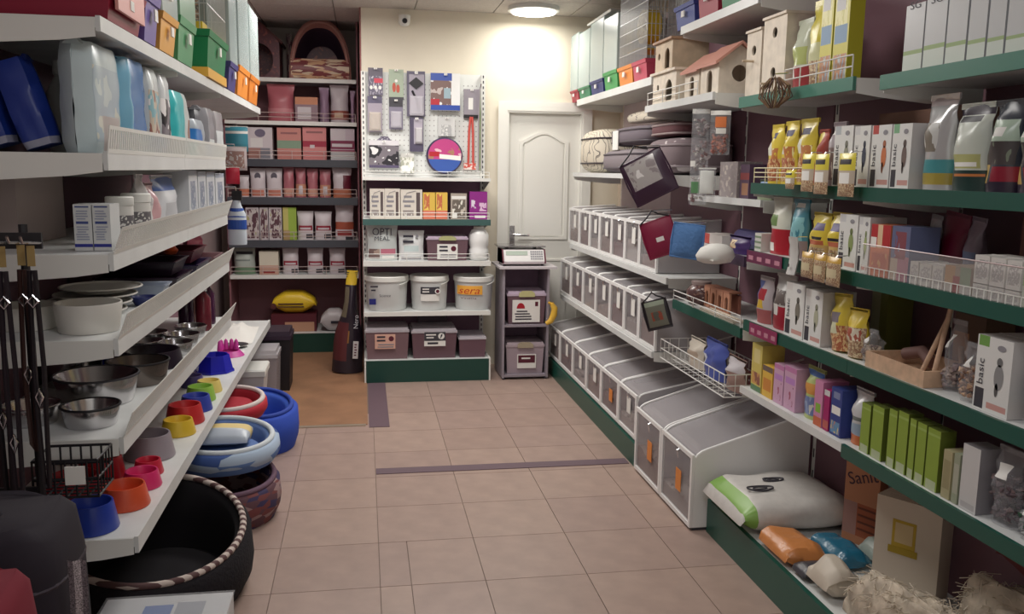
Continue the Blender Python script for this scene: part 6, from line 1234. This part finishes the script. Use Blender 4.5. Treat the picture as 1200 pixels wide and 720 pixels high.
lf(softpack, 'puppy_pad_pack', 'white pad pack with a brown dog picture', 'pet care pack', 180, 193, 76, 2, .2, mat((200, 206, 206), .3), [(.1, .9, .05, .75, PP)], neck=1); lf(softpack, 'puppy_pad_pack', 'white pad pack with dark dog picture beside the turquoise pack', 'pet care pack', 194, 205, 82, 2, .2, mat((200, 204, 206), .3), [(.1, .9, .05, .7, P_DOG)], neck=1)
lf(softpack, 'puppy_pad_pack', 'turquoise and white pad pack', 'pet care pack', 206, 228, 109, 2, .2, mat((200, 206, 204), .3), [(0, .55, 0, 1, mat((50, 186, 190), .3)), (.7, .85, .1, .6, mat((150, 110, 96)))], neck=1)
lf(softpack, 'puppy_pad_pack', 'pad pack with a bright blue window', 'pet care pack', 229, 244, 141, 2, .15, mat((170, 180, 190), .3), [(0, .6, .1, .75, mat((40, 120, 200), .3))], neck=1)
lf(softpack, 'puppy_pad_pack', 'grey transparent pad pack beside the blue window pack', 'pet care pack', 245, 254, 128, 2, .12, mat((150, 150, 156), .25), [(.2, .8, .1, .4, mat((196, 200, 200)))], neck=.9); lf(softpack, 'puppy_pad_pack', 'grey pad pack with white label at the fence end', 'pet care pack', 255, 265, 132, 2, .12, mat((156, 152, 156), .25), [(.1, .9, .1, .6, mat((200, 204, 206)))], neck=.9)
for k, (x, tl) in enumerate(((-.985, -.3), (-.875, -.3))):
    t = softpack('diaper_pack', ('dark blue pack leaning against the back of the second shelf', 'dark blue pack leaning beside the large pale pack')[k], 'pet care pack', (x, 2.62+.16*(1-k)*0, ZL[2]), 0, .10, .24, .12, mat((24, 50, 140), .4), [(0, 1, 0, .08, mat((150, 150, 170)))], tilt=tl)
# ---- third shelf
for k, (x0, x1) in enumerate(((86, 108), (108.5, 130))):
    a, b = x_at(x0, 2.66, 1.4), x_at(x1, 2.66, 1.4); h = z_at(240, a, 2.66)-ZL[3]
    o = carton('ear_drop_box', ('white carton with blue text next to the jars at the shelf end', 'white carton with blue text next to the slotted fence at the shelf end')[1-k] if False else ('white carton with blue print blocks deeper on the shelf', 'white carton with blue print blocks beside the slotted fence')[k], 'carton', ((a+b)/2, 2.66, ZL[3]), 0, b-a-.002, h, .1, mat((206, 208, 208)), [(0, 1, .08, .15, mat((40, 46, 150)))])
    w = b-a; MB().box(-w*.35, w*.3, -.0012, -.0004, h*.58, h*.635, mat((60, 76, 140))).build('print_block', o); MB().box(-w*.38, w*.35, -.0012, -.0004, h*.93, h*.96, mat((60, 76, 140))).build('print_block', o); bars(o, -w*.38, w*.36, h*.66, h*.88, 4, -.0006, mat((150, 156, 180)), k); bars(o, -w*.38, w*.36, h*.22, h*.54, 6, -.0006, mat((150, 156, 180)), k+4)
def tub(label, X, Y, r, h, k, col=(222, 220, 214), pr=GREY, lid=WHITE, cat='tub'):
    t = thing('supplement_tub', label, cat, (X, Y, ZL[k])); MB().lathe([(0, 0), (r*.95, 0), (r, .006), (r, h*.82), (0, h*.82)], mat(col, .4), 26).build('tub_body', t, smooth=40); MB().lathe([(r*1.02, h*.8), (r*1.05, h*.81), (r*1.05, h*.98), (r*.98, h), (0, h)], lid, 26).build('lid', t, smooth=40)
    MB().grid([[(r*1.005*math.cos(a), r*1.005*math.sin(a), z) for a in [math.radians(-100+14*q) for q in range(11)]] for z in (h*.2, h*.6)], pr).build('label', t); return t
PAW = photo(((222, 220, 214), (110, 106, 110), (226, 224, 220)), 4)
tub('white tub with a grey print behind the blue print cartons', -.755, y_at(137, -.755, 1.35)+.05, .04, .145, 3, pr=PAW); tub('white tub with a paw print beside the pink bag', -.75, y_at(161, -.75, 1.35), .045, .15, 3, pr=PAW); tub('small white tub between two taller ones', -.84, y_at(149, -.83, 1.35), .035, .10, 3, pr=PAW)
carton('storage_carton', 'plain beige carton at the back of the third shelf', 'carton', (-1.0, 3.0, ZL[3]), PI/2, .42, .22, .11, mat((176, 160, 156), .7))
lf(pouch, 'powder_bag', 'clear crumpled bag of white powder beside the paw print tub', 'powder', 179.5, 187, 205, 3, .1, mat((196, 192, 192), .25), [(.2, .8, .2, .5, mat((214, 212, 210)))], wr=.008); lf(pouch, 'powder_bag', 'pale pink bag behind the slotted fence', 'powder', 188, 197, 215, 3, .1, mat((206, 160, 164), .3), [], wr=.006, neck=.7)
lf(pouch, 'shampoo_pack', 'white bag with a dark blue top', 'pet care pack', 199, 221, 206, 3, .12, mat((206, 208, 212), .3), [(0, 1, .72, 1, mat((46, 90, 170), .3)), (.2, .8, .2, .5, mat((186, 186, 190)))], neck=.95, wr=.004)
for a, b, l in ((223, 233, 'white printed pack beside the blue topped bag'), (234, 243, 'white printed pack third from the fence end'), (244, 253, 'white printed pack second from the fence end'), (254, 264, 'white printed pack at the fence end')): lf(carton, 'wipes_pack', l, 'pet care pack', a, b, 200+(a-223)*.12, 3, .1, mat((196, 198, 202)), [(.2, .8, .2, .8, photo(((196, 198, 202), (130, 140, 160), (206, 206, 206)), 5)), (0, 1, .9, 1, mat((150, 160, 176)))])
# ---- fourth shelf: dishes and trays
def bowl(name, label, X, Y, Z, r0, r1, h, m, inner=None, th=.006, n=28, sq=False, cat='bowl', depth=.75, rim=None):
    t = thing(name, label, cat, (X, Y, Z)); im = inner or m; prof = [(0, 0), (r0, 0), (r0*1.02, .004), (r1, h-.004), (r1-.001, h), (r1-th, h), (r1-th*1.6, h-.006), (r1*.72, h*(1-depth)), (0, h*(1-depth)-.002)]
    mb = MB().lathe(prof, m, n, matf=lambda i: m if i < 4 else (rim or m) if i < 5 else im)
    if sq: mb.move(lambda x, y, z: (x*1.12/(1+.28*abs(math.sin(2*math.atan2(y, x)))**.8)*1.12, y*1.12/(1+.28*abs(math.sin(2*math.atan2(y, x)))**.8)*1.12, z)) if False else None
    mb.build('bowl_body', t, smooth=35)
    if rim is not None or name == 'steel_bowl': MB().tube([((r1)*math.cos(2*PI*k/n), (r1)*math.sin(2*PI*k/n), h-.001) for k in range(n)], .004, rim or m, 6, True).build('rolled_rim', t, smooth=60)
    return t
WC = mat((216, 212, 204), .35)
x, y = at_z(110, 398, ZL[4]); bowl('ceramic_dish', 'large round white dish at the shelf end', -.80, 2.72, ZL[4], .082, .094, .085, WC)
bowl('ceramic_dish', 'second white dish behind the large round one', -.99, 2.78, ZL[4], .08, .092, .07, WC)
for k in range(4): bowl('plate', 'flat white plate, %s in the stack behind the white dish' % ('lowest', 'second', 'third', 'topmost')[k], -.90+.01*k, 3.02+.03*k, ZL[4]+.021*k, .08, .13, .02, WC, depth=.6, cat='plate')
bowl('plate', 'dark blue plate lying before the stack of white plates', -.755, 3.18+.03, ZL[4], .035, .05, .03, mat((40, 50, 110), .3), depth=.6, cat='plate')
def ttray(label, X, Y, w, d, h, m, cat='litter tray', Z=None, rz=PI/2):
    t = thing('litter_tray', label, cat, (X, Y, Z or ZL[4]), rz); mb = MB(); r = lambda a, b, z: [(a/2*sx-(.02*sx), d/2+b/2*sy, z) for sx, sy in ((-1, -1), (1, -1), (1, 1), (-1, 1))]
    mb.loft([r(w*.86, d*.86, 0), r(w, d, h), r(w*1.04, d*1.04, h+.002), r(w*1.04, d*1.04, h+.007), r(w*.96, d*.96, h+.005), r(w*.82, d*.82, .004)], m).build('tray_body', t); return t
ttray('black tray with pale rim on the fourth shelf', -.71, 3.67, .32, .3, .05, mat((50, 30, 48), .3)); ttray('pale blue tray under the dark tray pair', -.72, 3.40, .15, .28, .045, mat((160, 170, 190), .35)); ttray('dark blue tray beyond the black tray', -.70, 4.05, .36, .3, .06, mat((46, 34, 70), .3)); ttray('brown tray at the far end of the fourth shelf', -.70, 4.44, .3, .3, .05, mat((130, 96, 100), .4))
ttray('second black tray stacked on the black tray', -.72, 3.67, .30, .28, .05, mat((40, 24, 40), .3), Z=ZL[4]+.06); ttray('dark red tray stacked on the dark blue tray', -.715, 4.05, .34, .28, .05, mat((90, 30, 44), .35), Z=ZL[4]+.07)
t = thing('rubber_toy', 'orange rubber toy on the black trays', 'pet toy', (-.78, 3.78, ZL[4]+.12)); MB().lathe([(0, 0), (.02, .004), (.03, .02), (.018, .035), (.024, .05), (.012, .07), (0, .072)], mat((230, 90, 40), .4), 16).build('toy_body', t, smooth=60); MB().tube([(0, 0, .068), (.01, 0, .082), (.02, 0, .07)], .004, mat((230, 90, 40), .4), 6).build('loop', t)
lf(pouch, 'clothing_pack', 'bright pink folded pack under the blue topped bag', 'pet clothing', 253, 264, 266, 4, .10, mat((206, 40, 96), .45), [], X=-.72, hmax=.11, neck=.9, wr=.004); t = bpy.data.objects.get('clothing_pack')
t.location = (-.76, 4.42, ZL[4]+.0625)
# ---- fifth shelf: steel bowls
def sb(label, px, py, r, h, X=None, m=STEEL, rim=None, k=5, inner=None):
    x, y = at_z(px, py, ZL[k]) if X is None else (X, y_at(px, X, ZL[k])); return bowl('steel_bowl', label, x, y, ZL[k], r*.86, r, h, m, rim=rim, inner=inner, th=.003, depth=.94)
sb('steel bowl with black rim at the shelf end', 0, 0, .078, .062, X=-.80, rim=BLACK) if False else None
bowl('steel_bowl', 'steel bowl with a black rim at the shelf end', -.81, 2.72, ZL[5], .07, .082, .06, STEEL, th=.003, depth=.94, rim=BLACK); bowl('steel_bowl', 'steel bowl behind the black rimmed one', -.99, 2.76, ZL[5], .07, .08, .055, STEEL, th=.003, depth=.94)
bowl('steel_bowl', 'large wide steel bowl with a dark rim', -.87, 3.0, ZL[5], .11, .13, .09, STEEL, th=.003, depth=.94, rim=DGREY); bowl('steel_bowl', 'large steel bowl stacked deeper on the shelf', -1.02, 3.25, ZL[5], .085, .1, .10, STEEL, th=.003, depth=.94); bowl('steel_bowl', 'dark lined steel bowl beside the wide steel bowl', -.80, 3.25, ZL[5], .09, .105, .08, mat((120, 110, 104), .25, .8), th=.003, depth=.94, rim=BLACK)
bowl('plastic_bowl', 'black plastic bowl among the steel bowls', -.815, 3.52, ZL[5], .115, .105, .065, mat((34, 22, 38), .3)); bowl('plastic_bowl', 'dark blue plastic bowl behind the black one', -1.025, 3.46, ZL[5], .07, .08, .09, mat((30, 36, 120), .25))
for k, (x, y, r) in enumerate(((-.77, 3.74, .068), (-.90, 3.78, .07), (-.78, 3.92, .072), (-.92, 3.98, .07), (-.78, 4.12, .068))): bowl('steel_bowl', ('small steel bowl beside the black plastic bowl', 'small steel bowl behind the one beside the black bowl', 'small steel bowl at the middle of the farther bay', 'small steel bowl deeper in the farther bay', 'small steel bowl before the dark red bottles')[k], x, y, ZL[5], r*.85, r, .05, STEEL, th=.003, depth=.94)
for k, (x, y) in enumerate(((-.75, 4.28), (-.84, 4.34), (-.76, 4.46), (-.86, 4.52))):
    t = thing('drinking_bottle', ('dark red drinking bottle beside the small steel bowls', 'dark drinking bottle behind the dark red ones', 'dark purple drinking bottle at the fence end', 'brown drinking bottle in the rear row')[k], 'bottle', (x, y, ZL[5])); c = ((110, 30, 44), (60, 30, 56), (70, 24, 60), (120, 70, 60))[k]
    MB().lathe([(0, 0), (.033, 0), (.036, .008), (.036, .15), (.016, .18), (.016, .2), (0, .2)], mat(c, .2), 18).build('bottle_body', t, smooth=45); MB().lathe([(.018, .185), (.02, .187), (.02, .215), (0, .217)], CHROME, 14).build('cap', t, smooth=40)
# ---- sixth shelf: coloured plastic bowls
Z6 = ZL[6]
def pb(label, x, y, r, h, c, z=0, inner=None): return bowl('plastic_bowl', label, x-r*.1, y, Z6+z, r*1.12, r*.94, h*1.1, mat(c, .35), inner=inner, depth=.6)
pb('blue plastic bowl with green base at the shelf end', -.80, 2.65, .068, .075, (30, 60, 170)); q = MB().lathe([(.0755, .0005), (.0775, .001), (.0755, .014), (.0755, .0005)], mat((60, 160, 90), .4), 24).build('green_base', bpy.data.objects['plastic_bowl.002']) if False else None
pb('orange plastic bowl at the shelf end', -.752, 2.83, .068, .062, (226, 80, 40)); pb('red plastic bowl behind the orange bowl', -.915, 2.88, .08, .08, (196, 24, 40)); pb('red plastic bowl stacked upside up on the rear red one', -.885, 3.07, .07, .08, (200, 30, 44))
pb('pink plastic bowl beside the orange bowl', -.74, 3.0, .056, .05, (226, 40, 110)); pb('small red bowl behind the pink bowl', -.75, 3.13, .045, .045, (206, 30, 60))
pb('large grey plastic bowl', -.785, 3.32, .08, .08, (150, 140, 148)); pb('yellow plastic bowl beside the grey bowl', -.74, 3.60, .06, .055, (226, 186, 40)); pb('red plastic bowl between the yellow and blue bowls', -.745, 3.77, .07, .07, (206, 40, 44)); pb('blue plastic bowl beside the lime bowl', -.735, 3.96, .062, .06, (50, 70, 180)); pb('lime green plastic bowl', -.745, 4.13, .06, .06, (150, 200, 70)); pb('pale yellow plastic bowl beside the lime bowl', -.735, 4.29, .055, .05, (230, 206, 110)); pb('small violet bowl behind the pale yellow bowl', -.83, 4.40, .05, .05, (90, 80, 150))
t = thing('food_bowl', 'deep blue eight-sided plastic bowl', 'bowl', (-.785, 4.72, Z6)); MB().lathe([(0, 0), (.1, 0), (.08, .09), (.072, .09), (.05, .03), (0, .03)], mat((26, 30, 190), .25), 8).build('bowl_body', t); MB().lathe([(.1005, .0), (.104, .0), (.103, .012), (.1, .012)], mat((26, 30, 190), .25), 8).build('foot_rim', t)
t = thing('food_bowl', 'magenta double bowl with a crown edge', 'bowl', (-.765, 5.12, Z6)); MB().lathe([(0, 0), (.085, 0), (.06, .03), (.055, .03), (.04, .012), (0, .012)], mat((196, 50, 150), .4), 20).build('bowl_body', t, smooth=40)
for k in range(5): a = PI*.25+PI*k/5; MB().lathe([(0, 0), (.016, 0), (.010, .05), (0, .062)], mat((196, 50, 150), .4), 10, (.05*math.cos(a), .05*math.sin(a), .028)).build('crown_point', t, smooth=50)
t = thing('paper_bag', 'crumpled white paper bag at the far end of the bowl shelf', 'bag', (-.81, 5.75, Z6), .04); r = random.Random(2)
MB().grid([[(-.12+.24*i/8, -.3+.6*j/10, .001+(.035+.05*r.random())*math.sin(PI*i/8)*math.sin(PI*j/10)) for i in range(9)] for j in range(11)], mat((222, 220, 214), .8)).build('bag_top', t, smooth=30); MB().box(-.115, .115, -.29, .29, .0002, .0009, mat((222, 220, 214), .8)).build('bag_bottom', t)
t = thing('steel_ring_dish', 'flat dark metal dish lying on the white paper bag', 'dish', (-.76, 5.36, Z6)); MB().lathe([(0, 0), (.05, 0), (.07, .014), (.066, .015), (.045, .005), (0, .005)], mat((120, 120, 124), .3, .8), 22).build('dish_body', t, smooth=40); MB().tube([(.069*math.cos(2*PI*k/22), .069*math.sin(2*PI*k/22), .015) for k in range(22)], .003, STEEL, 5, True).build('rim', t)
# ---- pet beds on the floor under the shelf
def bed(label, X, Y, Z, rx, ry, hf, hb, m, inner, rim, th=.05, dipd=-PI/3, name='pet_bed', n=48, piping=True, low=.0):
    """round bed with a padded wall, lower towards the aisle"""
    t = thing(name, label, 'pet bed', (X, Y, Z)); rows = []
    H = lambda a: hf+(hb-hf)*(.5-.5*math.cos(a-dipd))
    prof = lambda h: [(1-.10, 0), (1.0, .05*h/.2+.01), (1.02, h*.5), (1.0, h*.92), (1-th/rx*.5, h), (1-th/rx, h*.9), (1-th/rx*1.1, h*.5), (1-th/rx*1.3, .035), (.5, .03), (0, .03)]
    n_p = len(prof(.2)); rings = []
    for i in range(n_p): rings.append([(rx*prof(H(2*PI*j/n))[i][0]*math.cos(2*PI*j/n), ry*prof(H(2*PI*j/n))[i][0]*math.sin(2*PI*j/n), prof(H(2*PI*j/n))[i][1]) for j in range(n)])
    mb = MB().loft(rings, m, False, lambda i, j: m if i < 4 else inner); mb.poly([p for p in reversed(rings[0])], m); mb.build('bed_wall', t, smooth=70)
    if piping: MB().tube([(rx*(1-th/rx*.5)*math.cos(2*PI*j/n), ry*(1-th/rx*.5)*math.sin(2*PI*j/n), H(2*PI*j/n)+.002) for j in range(n)], .013, rim, 8, True).build('rim_band', t, smooth=60)
    MB().lathe([(0, .03), (.62, .031), (.70, .045), (.62, .065), (.3, .075), (0, .075)], inner, 28).move(lambda x, y, z: (x*rx, y*ry, z)).build('cushion', t, smooth=70); return t
BLKF = mat((15, 8, 17), .95, bump=.4, scale=90); STR = stripes(((206, 190, 180), (96, 66, 66)), 9, 'Y', .8)
bed('large black plush pet bed with a striped rim on the floor', -.775, 3.24, 0, .345, .40, .19, .33, BLKF, mat((12, 6, 14), .95), STR, th=.06)
PATF = photo(((96, 60, 70), (60, 50, 90), (150, 120, 120), (120, 60, 60)), 9, .8, kind='cells')
bed('pet bed with small dark patchwork print next to the black bed', -.645, 3.96, 0, .255, .26, .17, .22, PATF, PATF, mat((110, 80, 100), .8), th=.05)
PLAID = photo(((96, 130, 190), (170, 190, 214), (60, 90, 160)), 3.5, .8, kind='cells')
bed('light blue and white pet bed lying on the patchwork bed', -.645, 4.03, .236, .25, .25, .10, .14, PLAID, mat((90, 120, 180), .8), mat((206, 214, 220), .8), th=.06)
t = sack('bedding_pack', 'folded blue fleece bed under the red bed', 'pet bed', (-.70, 4.53, .0), PI/2, .34, .36, .30, mat((60, 84, 150), .6), ends=.3, wr=.004)
YB_ = mat((226, 200, 130), .45); t = sack('bedding_pack', 'film wrapped bed with yellow cardboard band inside the light blue bed', 'pet bed', (-.645, 4.03, .318), PI/2, .20, .26, .085, mat((176, 186, 200), .35), matf=lambda s, v: YB_ if .3 < s < .7 else mat((176, 186, 200), .35), ends=.3, wr=.003)
bed('red pet bed with white rim resting on the yellow banded pack', -.70, 4.53, .312, .2, .2, .07, .10, mat((190, 24, 44), .7), mat((170, 20, 40), .8), mat((214, 200, 196), .8), th=.04, dipd=-PI/2)
bed('plain royal blue pet bed beyond the red bed', -.60, 4.99, 0, .22, .25, .22, .28, mat((40, 76, 190), .85), mat((50, 90, 200), .85), mat((40, 70, 170), .8), th=.07)
MB().box(-.42, -.40, 5.02, 5.035, .0, .03, PAPER).build('fabric_label', bpy.data.objects['pet_bed.010'] if False else None) if False else None
# ---- boxes under the far end of the shelf
t = thing('lidded_bucket', 'white square bucket with lid under the bowl shelf', 'bucket', (-.76, 5.48, 0)); MB().loft([r_(.22, .22, 0), r_(.27, .27, .27)], mat((206, 204, 204), .4)).build('bucket_body', t); MB().loft([r_(.285, .285, .271), r_(.285, .285, .305), r_(.27, .27, .315)], WHITE).build('lid', t)
tote('storage_tote', 'clear lidded box under the far end of the bowl shelf', (-.72, 5.86, 0), 0, .30, .37, .28, None, body=film((196, 186, 190), .45, .2), lid=film((206, 200, 204), .3, .2), clip=None)
tote('storage_tote', 'black crate beyond the clear lidded box', (-.70, 6.22, 0), 0, .38, .43, .3, None, body=BLACK, lid=mat((50, 34, 52), .4), clip=None)
# ---- things hung in the open bay beyond the fences
def hl(label, name, cat, px, py0, py1, w, X, build):
    Y = y_at(px, X, 1.5); z1, z0 = z_at(py0, X, Y), z_at(py1, X, Y); t = thing(name, label, cat, (X, Y, z0)); build(t, z1-z0, w)
    MB().tube([(0, 0, z1-z0-.01), (0, 0, z1-z0+.01), (-.0, 0, z1-z0+.012), (LB-X+.004, 0, z1-z0+.012)], .003, CHROME, 5).build('hook', t); return t
def sprayb(t, h, w):
    MB().lathe([(0, 0), (w*.5, 0), (w*.52, .01), (w*.5, h*.55), (w*.25, h*.72), (w*.2, h*.8), (0, h*.8)], mat((196, 206, 216), .3), 20, sy=.7).build('bottle_body', t, smooth=45)
    MB().lathe([(w*.53, h*.28), (w*.535, h*.29), (w*.53, h*.45), (w*.53, h*.28)], mat((40, 80, 170), .4), 20, sy=.7).build('label', t); MB().lathe([(w*.5, h*.5), (w*.51, h*.5), (w*.36, h*.66), (w*.36, h*.66)], mat((40, 80, 170), .4), 20, sy=.72).build('label', t)
    MB().box(-w*.22, w*.3, -.015, .015, h*.8, h*.97, BLACK).build('spray_head', t)
hl('white spray bottle with blue label hanging at the fence end', 'spray_bottle', 'bottle', 276, 222, 287, .10, -.70, sprayb)
def flat(base, regs):
    def f(t, h, w):
        us, vs, pick = printed(regs, base, 4, 6); g = lambda sg: [[((2*u-1)*w/2, sg*.018*(1-abs(2*u-1)**3)*(1-abs(2*v-1)**6), h*v) for u in (us if sg < 0 else us[::-1])] for v in vs]
        MB().grid(g(-1), base, matf=pick).grid(g(1), base).build('film_bag', t, smooth=60); MB().box(-w/2, w/2, -.003, .003, h*.94, h, WHITE).build('header', t)
    return f
hl('teal hanging pack between the cages and the alcove', 'hanging_pack', 'pet care pack', 279, 148, 178, .13, -.74, flat(mat((60, 140, 160), .3), [(0, 1, .7, .8, PAPER)])); hl('pale hanging pack with small pictures under the teal pack', 'hanging_pack', 'pet care pack', 276, 172, 200, .13, -.70, flat(mat((206, 190, 190), .4), [(.1, .9, .1, .8, photo(((206, 196, 190), (170, 130, 120), (214, 206, 206)), 5))])); hl('red hanging pouch above the spray bottle', 'hanging_pack', 'pet care pack', 273, 196, 216, .07, -.675, flat(mat((186, 20, 50), .5), []))
# ---- lead rack and basket before the shelf end
rk = thing('lead_rack', 'black metal rack with hooks for dog leads and a small wire basket', 'rack', (0, 0, 0)); RY = 2.36
for x in (-1.16, -.835): MB().tube([(x, RY, 0), (x, RY, 1.42)], .011, BLACK, 8).build('post', rk)
for x in (-1.16, -.835): MB().box(x-.02, x+.02, RY-.16, RY+.12, 0, .02, BLACK).build('foot', rk)
MB().box(-1.2, -.79, RY-.012, RY-.002, 1.36, 1.40, BLACK).build('cross_bar', rk); MB().box(-1.16, -.835, RY-.008, RY, .72, .74, BLACK).build('cross_bar', rk)
hk = MB(); HX = [-1.17+.029*k for k in range(14)]
for x in HX: hk.tube([(x, RY-.012, 1.375), (x, RY-.13, 1.385), (x, RY-.14, 1.40)], .0035, STEEL, 5)
hk.build('hooks', rk)
bk = MB(); c0, c1, d0, d1, z0, z1 = -.86, -.70, RY+.015, RY+.15, .70, .80
for z in (z0, (z0+z1)/2, z1): bk.tube([(c0, d0, z), (c1, d0, z), (c1, d1, z), (c0, d1, z)], .004, BLACK, 5, True)
for k in range(7): x = c0+(c1-c0)*k/6; bk.tube([(x, d0, z1), (x, d0, z0), (x, d1, z0), (x, d1, z1)], .003, BLACK, 5)
for k in range(1, 5): y = d0+(d1-d0)*k/5; bk.tube([(c0, y, z1), (c0, y, z0), (c1, y, z0), (c1, y, z1)], .003, BLACK, 5)
bk.build('wire_basket', rk); MB().box(-.78, -.73, d0-.004, d0-.001, .735, .785, PAPER).build('price_card', rk)
LC = [(40, 26, 34), (26, 16, 26), (60, 34, 28), (26, 18, 24), (50, 18, 28), (22, 14, 24), (74, 40, 30), (34, 26, 36), (22, 14, 22), (44, 20, 28), (20, 14, 20), (30, 20, 30), (56, 30, 26), (24, 16, 24)]
LN = ['brown', 'dark', 'tan', 'black', 'dark red', 'black', 'orange brown', 'grey', 'black', 'wine red', 'black', 'dark grey', 'brown', 'black']; LO = ['first', 'second', 'third', 'fourth', 'fifth', 'sixth', 'seventh', 'eighth', 'ninth', 'tenth', 'eleventh', 'twelfth', 'thirteenth', 'last']
for k, x in enumerate(HX):
    t = thing('dog_lead', ('%s lead hanging on the %s hook of the black rack' % (LN[k], LO[k])), 'dog lead', (x, RY-.06-.02*(k % 3), 1.3725)); m = mat(LC[k], .5); L = .50+.09*((k*5) % 4)
    MB().box(-.009, .009, -.001, .001, -.05, .0, mat((150, 124, 70), .6)).build('header_card', t); MB().tube([(-.006, 0, -.06), (-.012, 0, -.3), (-.006, 0, -L), (.006, 0, -L-.02), (.012, 0, -.3), (.006, 0, -.06)], .0065, m, 6).build('strap', t, smooth=60); MB().tube([(0, -.008, -L*.6), (.008, -.01, -L*.6-.02), (0, -.008, -L*.6-.045), (-.008, -.008, -L*.6-.02)], .003, CHROME, 5, True).build('clip', t); MB().tube([(0, -.006, -.12), (.012, -.008, -.135), (0, -.006, -.15), (-.012, -.006, -.135)], .003, CHROME, 5, True).build('buckle', t)
# ---- bags and pack at the very front
def upright_bag(label, X, Y, w, d, h, m, cat='bag', name='soft_carrier'):
    t = thing(name, label, cat, (X, Y, 0)); n = 40; sq = lambda c: math.copysign(abs(c)**.5, c); rings = []
    for q, z in ((.94, 0), (1, .05), (1.02, .5), (.99, .88), (.93, .97), (.8, 1.0)): rings.append([(w/2*q*sq(math.cos(2*PI*j/n)), d/2*q*sq(math.sin(2*PI*j/n)), h*z+(.008*math.sin(5*2*PI*j/n) if z > .9 else 0)) for j in range(n)])
    MB().loft(rings, m).build('bag_body', t, smooth=60)
    MB().tube([(-w*.25, -d*.05, h), (-w*.2, -d*.05, h+.05), (w*.1, -d*.05, h+.05), (w*.15, -d*.05, h)], .012, m, 8).build('handle', t, smooth=60); MB().tube([(w*.46*sq(math.cos(2*PI*j/30))*1.06, d*.46*sq(math.sin(2*PI*j/30))*1.06, h*.86) for j in range(30)], .006, mat((50, 40, 52), .6), 6, True).build('zip', t); return t
t = upright_bag('black soft carrier bag before the lead rack', -.80, 1.86, .40, .3, .86, mat((30, 22, 34), .85)); t.children[1].hide_render = False
MB().grid([[(.213+.036*u/3+.006*math.sin(v*.7), -.11-.006*(u % 2), .02+.78*v/12) for u in range(4)] for v in range(13)], mat((150, 144, 150), .3, .6, var=.35, scale=400)).build('glitter_strap', t)
upright_bag('dark red soft bag standing before the black carrier', -.715, 1.52, .28, .22, .86, mat((120, 14, 36), .85))
t = carton('bedding_box', 'white boxed pack with blue print under a clear film on the floor', 'carton', (-.585, 2.32, 0), 0, .36, .285, .30, mat((206, 206, 206)), top=mat((200, 202, 204)))
MB().box(-.06, .02, .16, .24, .2865, .2872, mat((70, 110, 180))).build('print_block', t); MB().box(.03, .11, .14, .25, .2865, .2872, mat((150, 156, 166))).build('print_block', t); r = random.Random(8)
MB().grid([[(-.185+.37*i/12, -.005+.31*j/10, .289+.022*r.random()*math.sin(PI*i/12)*math.sin(PI*j/10)) for i in range(13)] for j in range(11)], film((226, 226, 230), .75, .1)).build('film_cover', t, smooth=30)
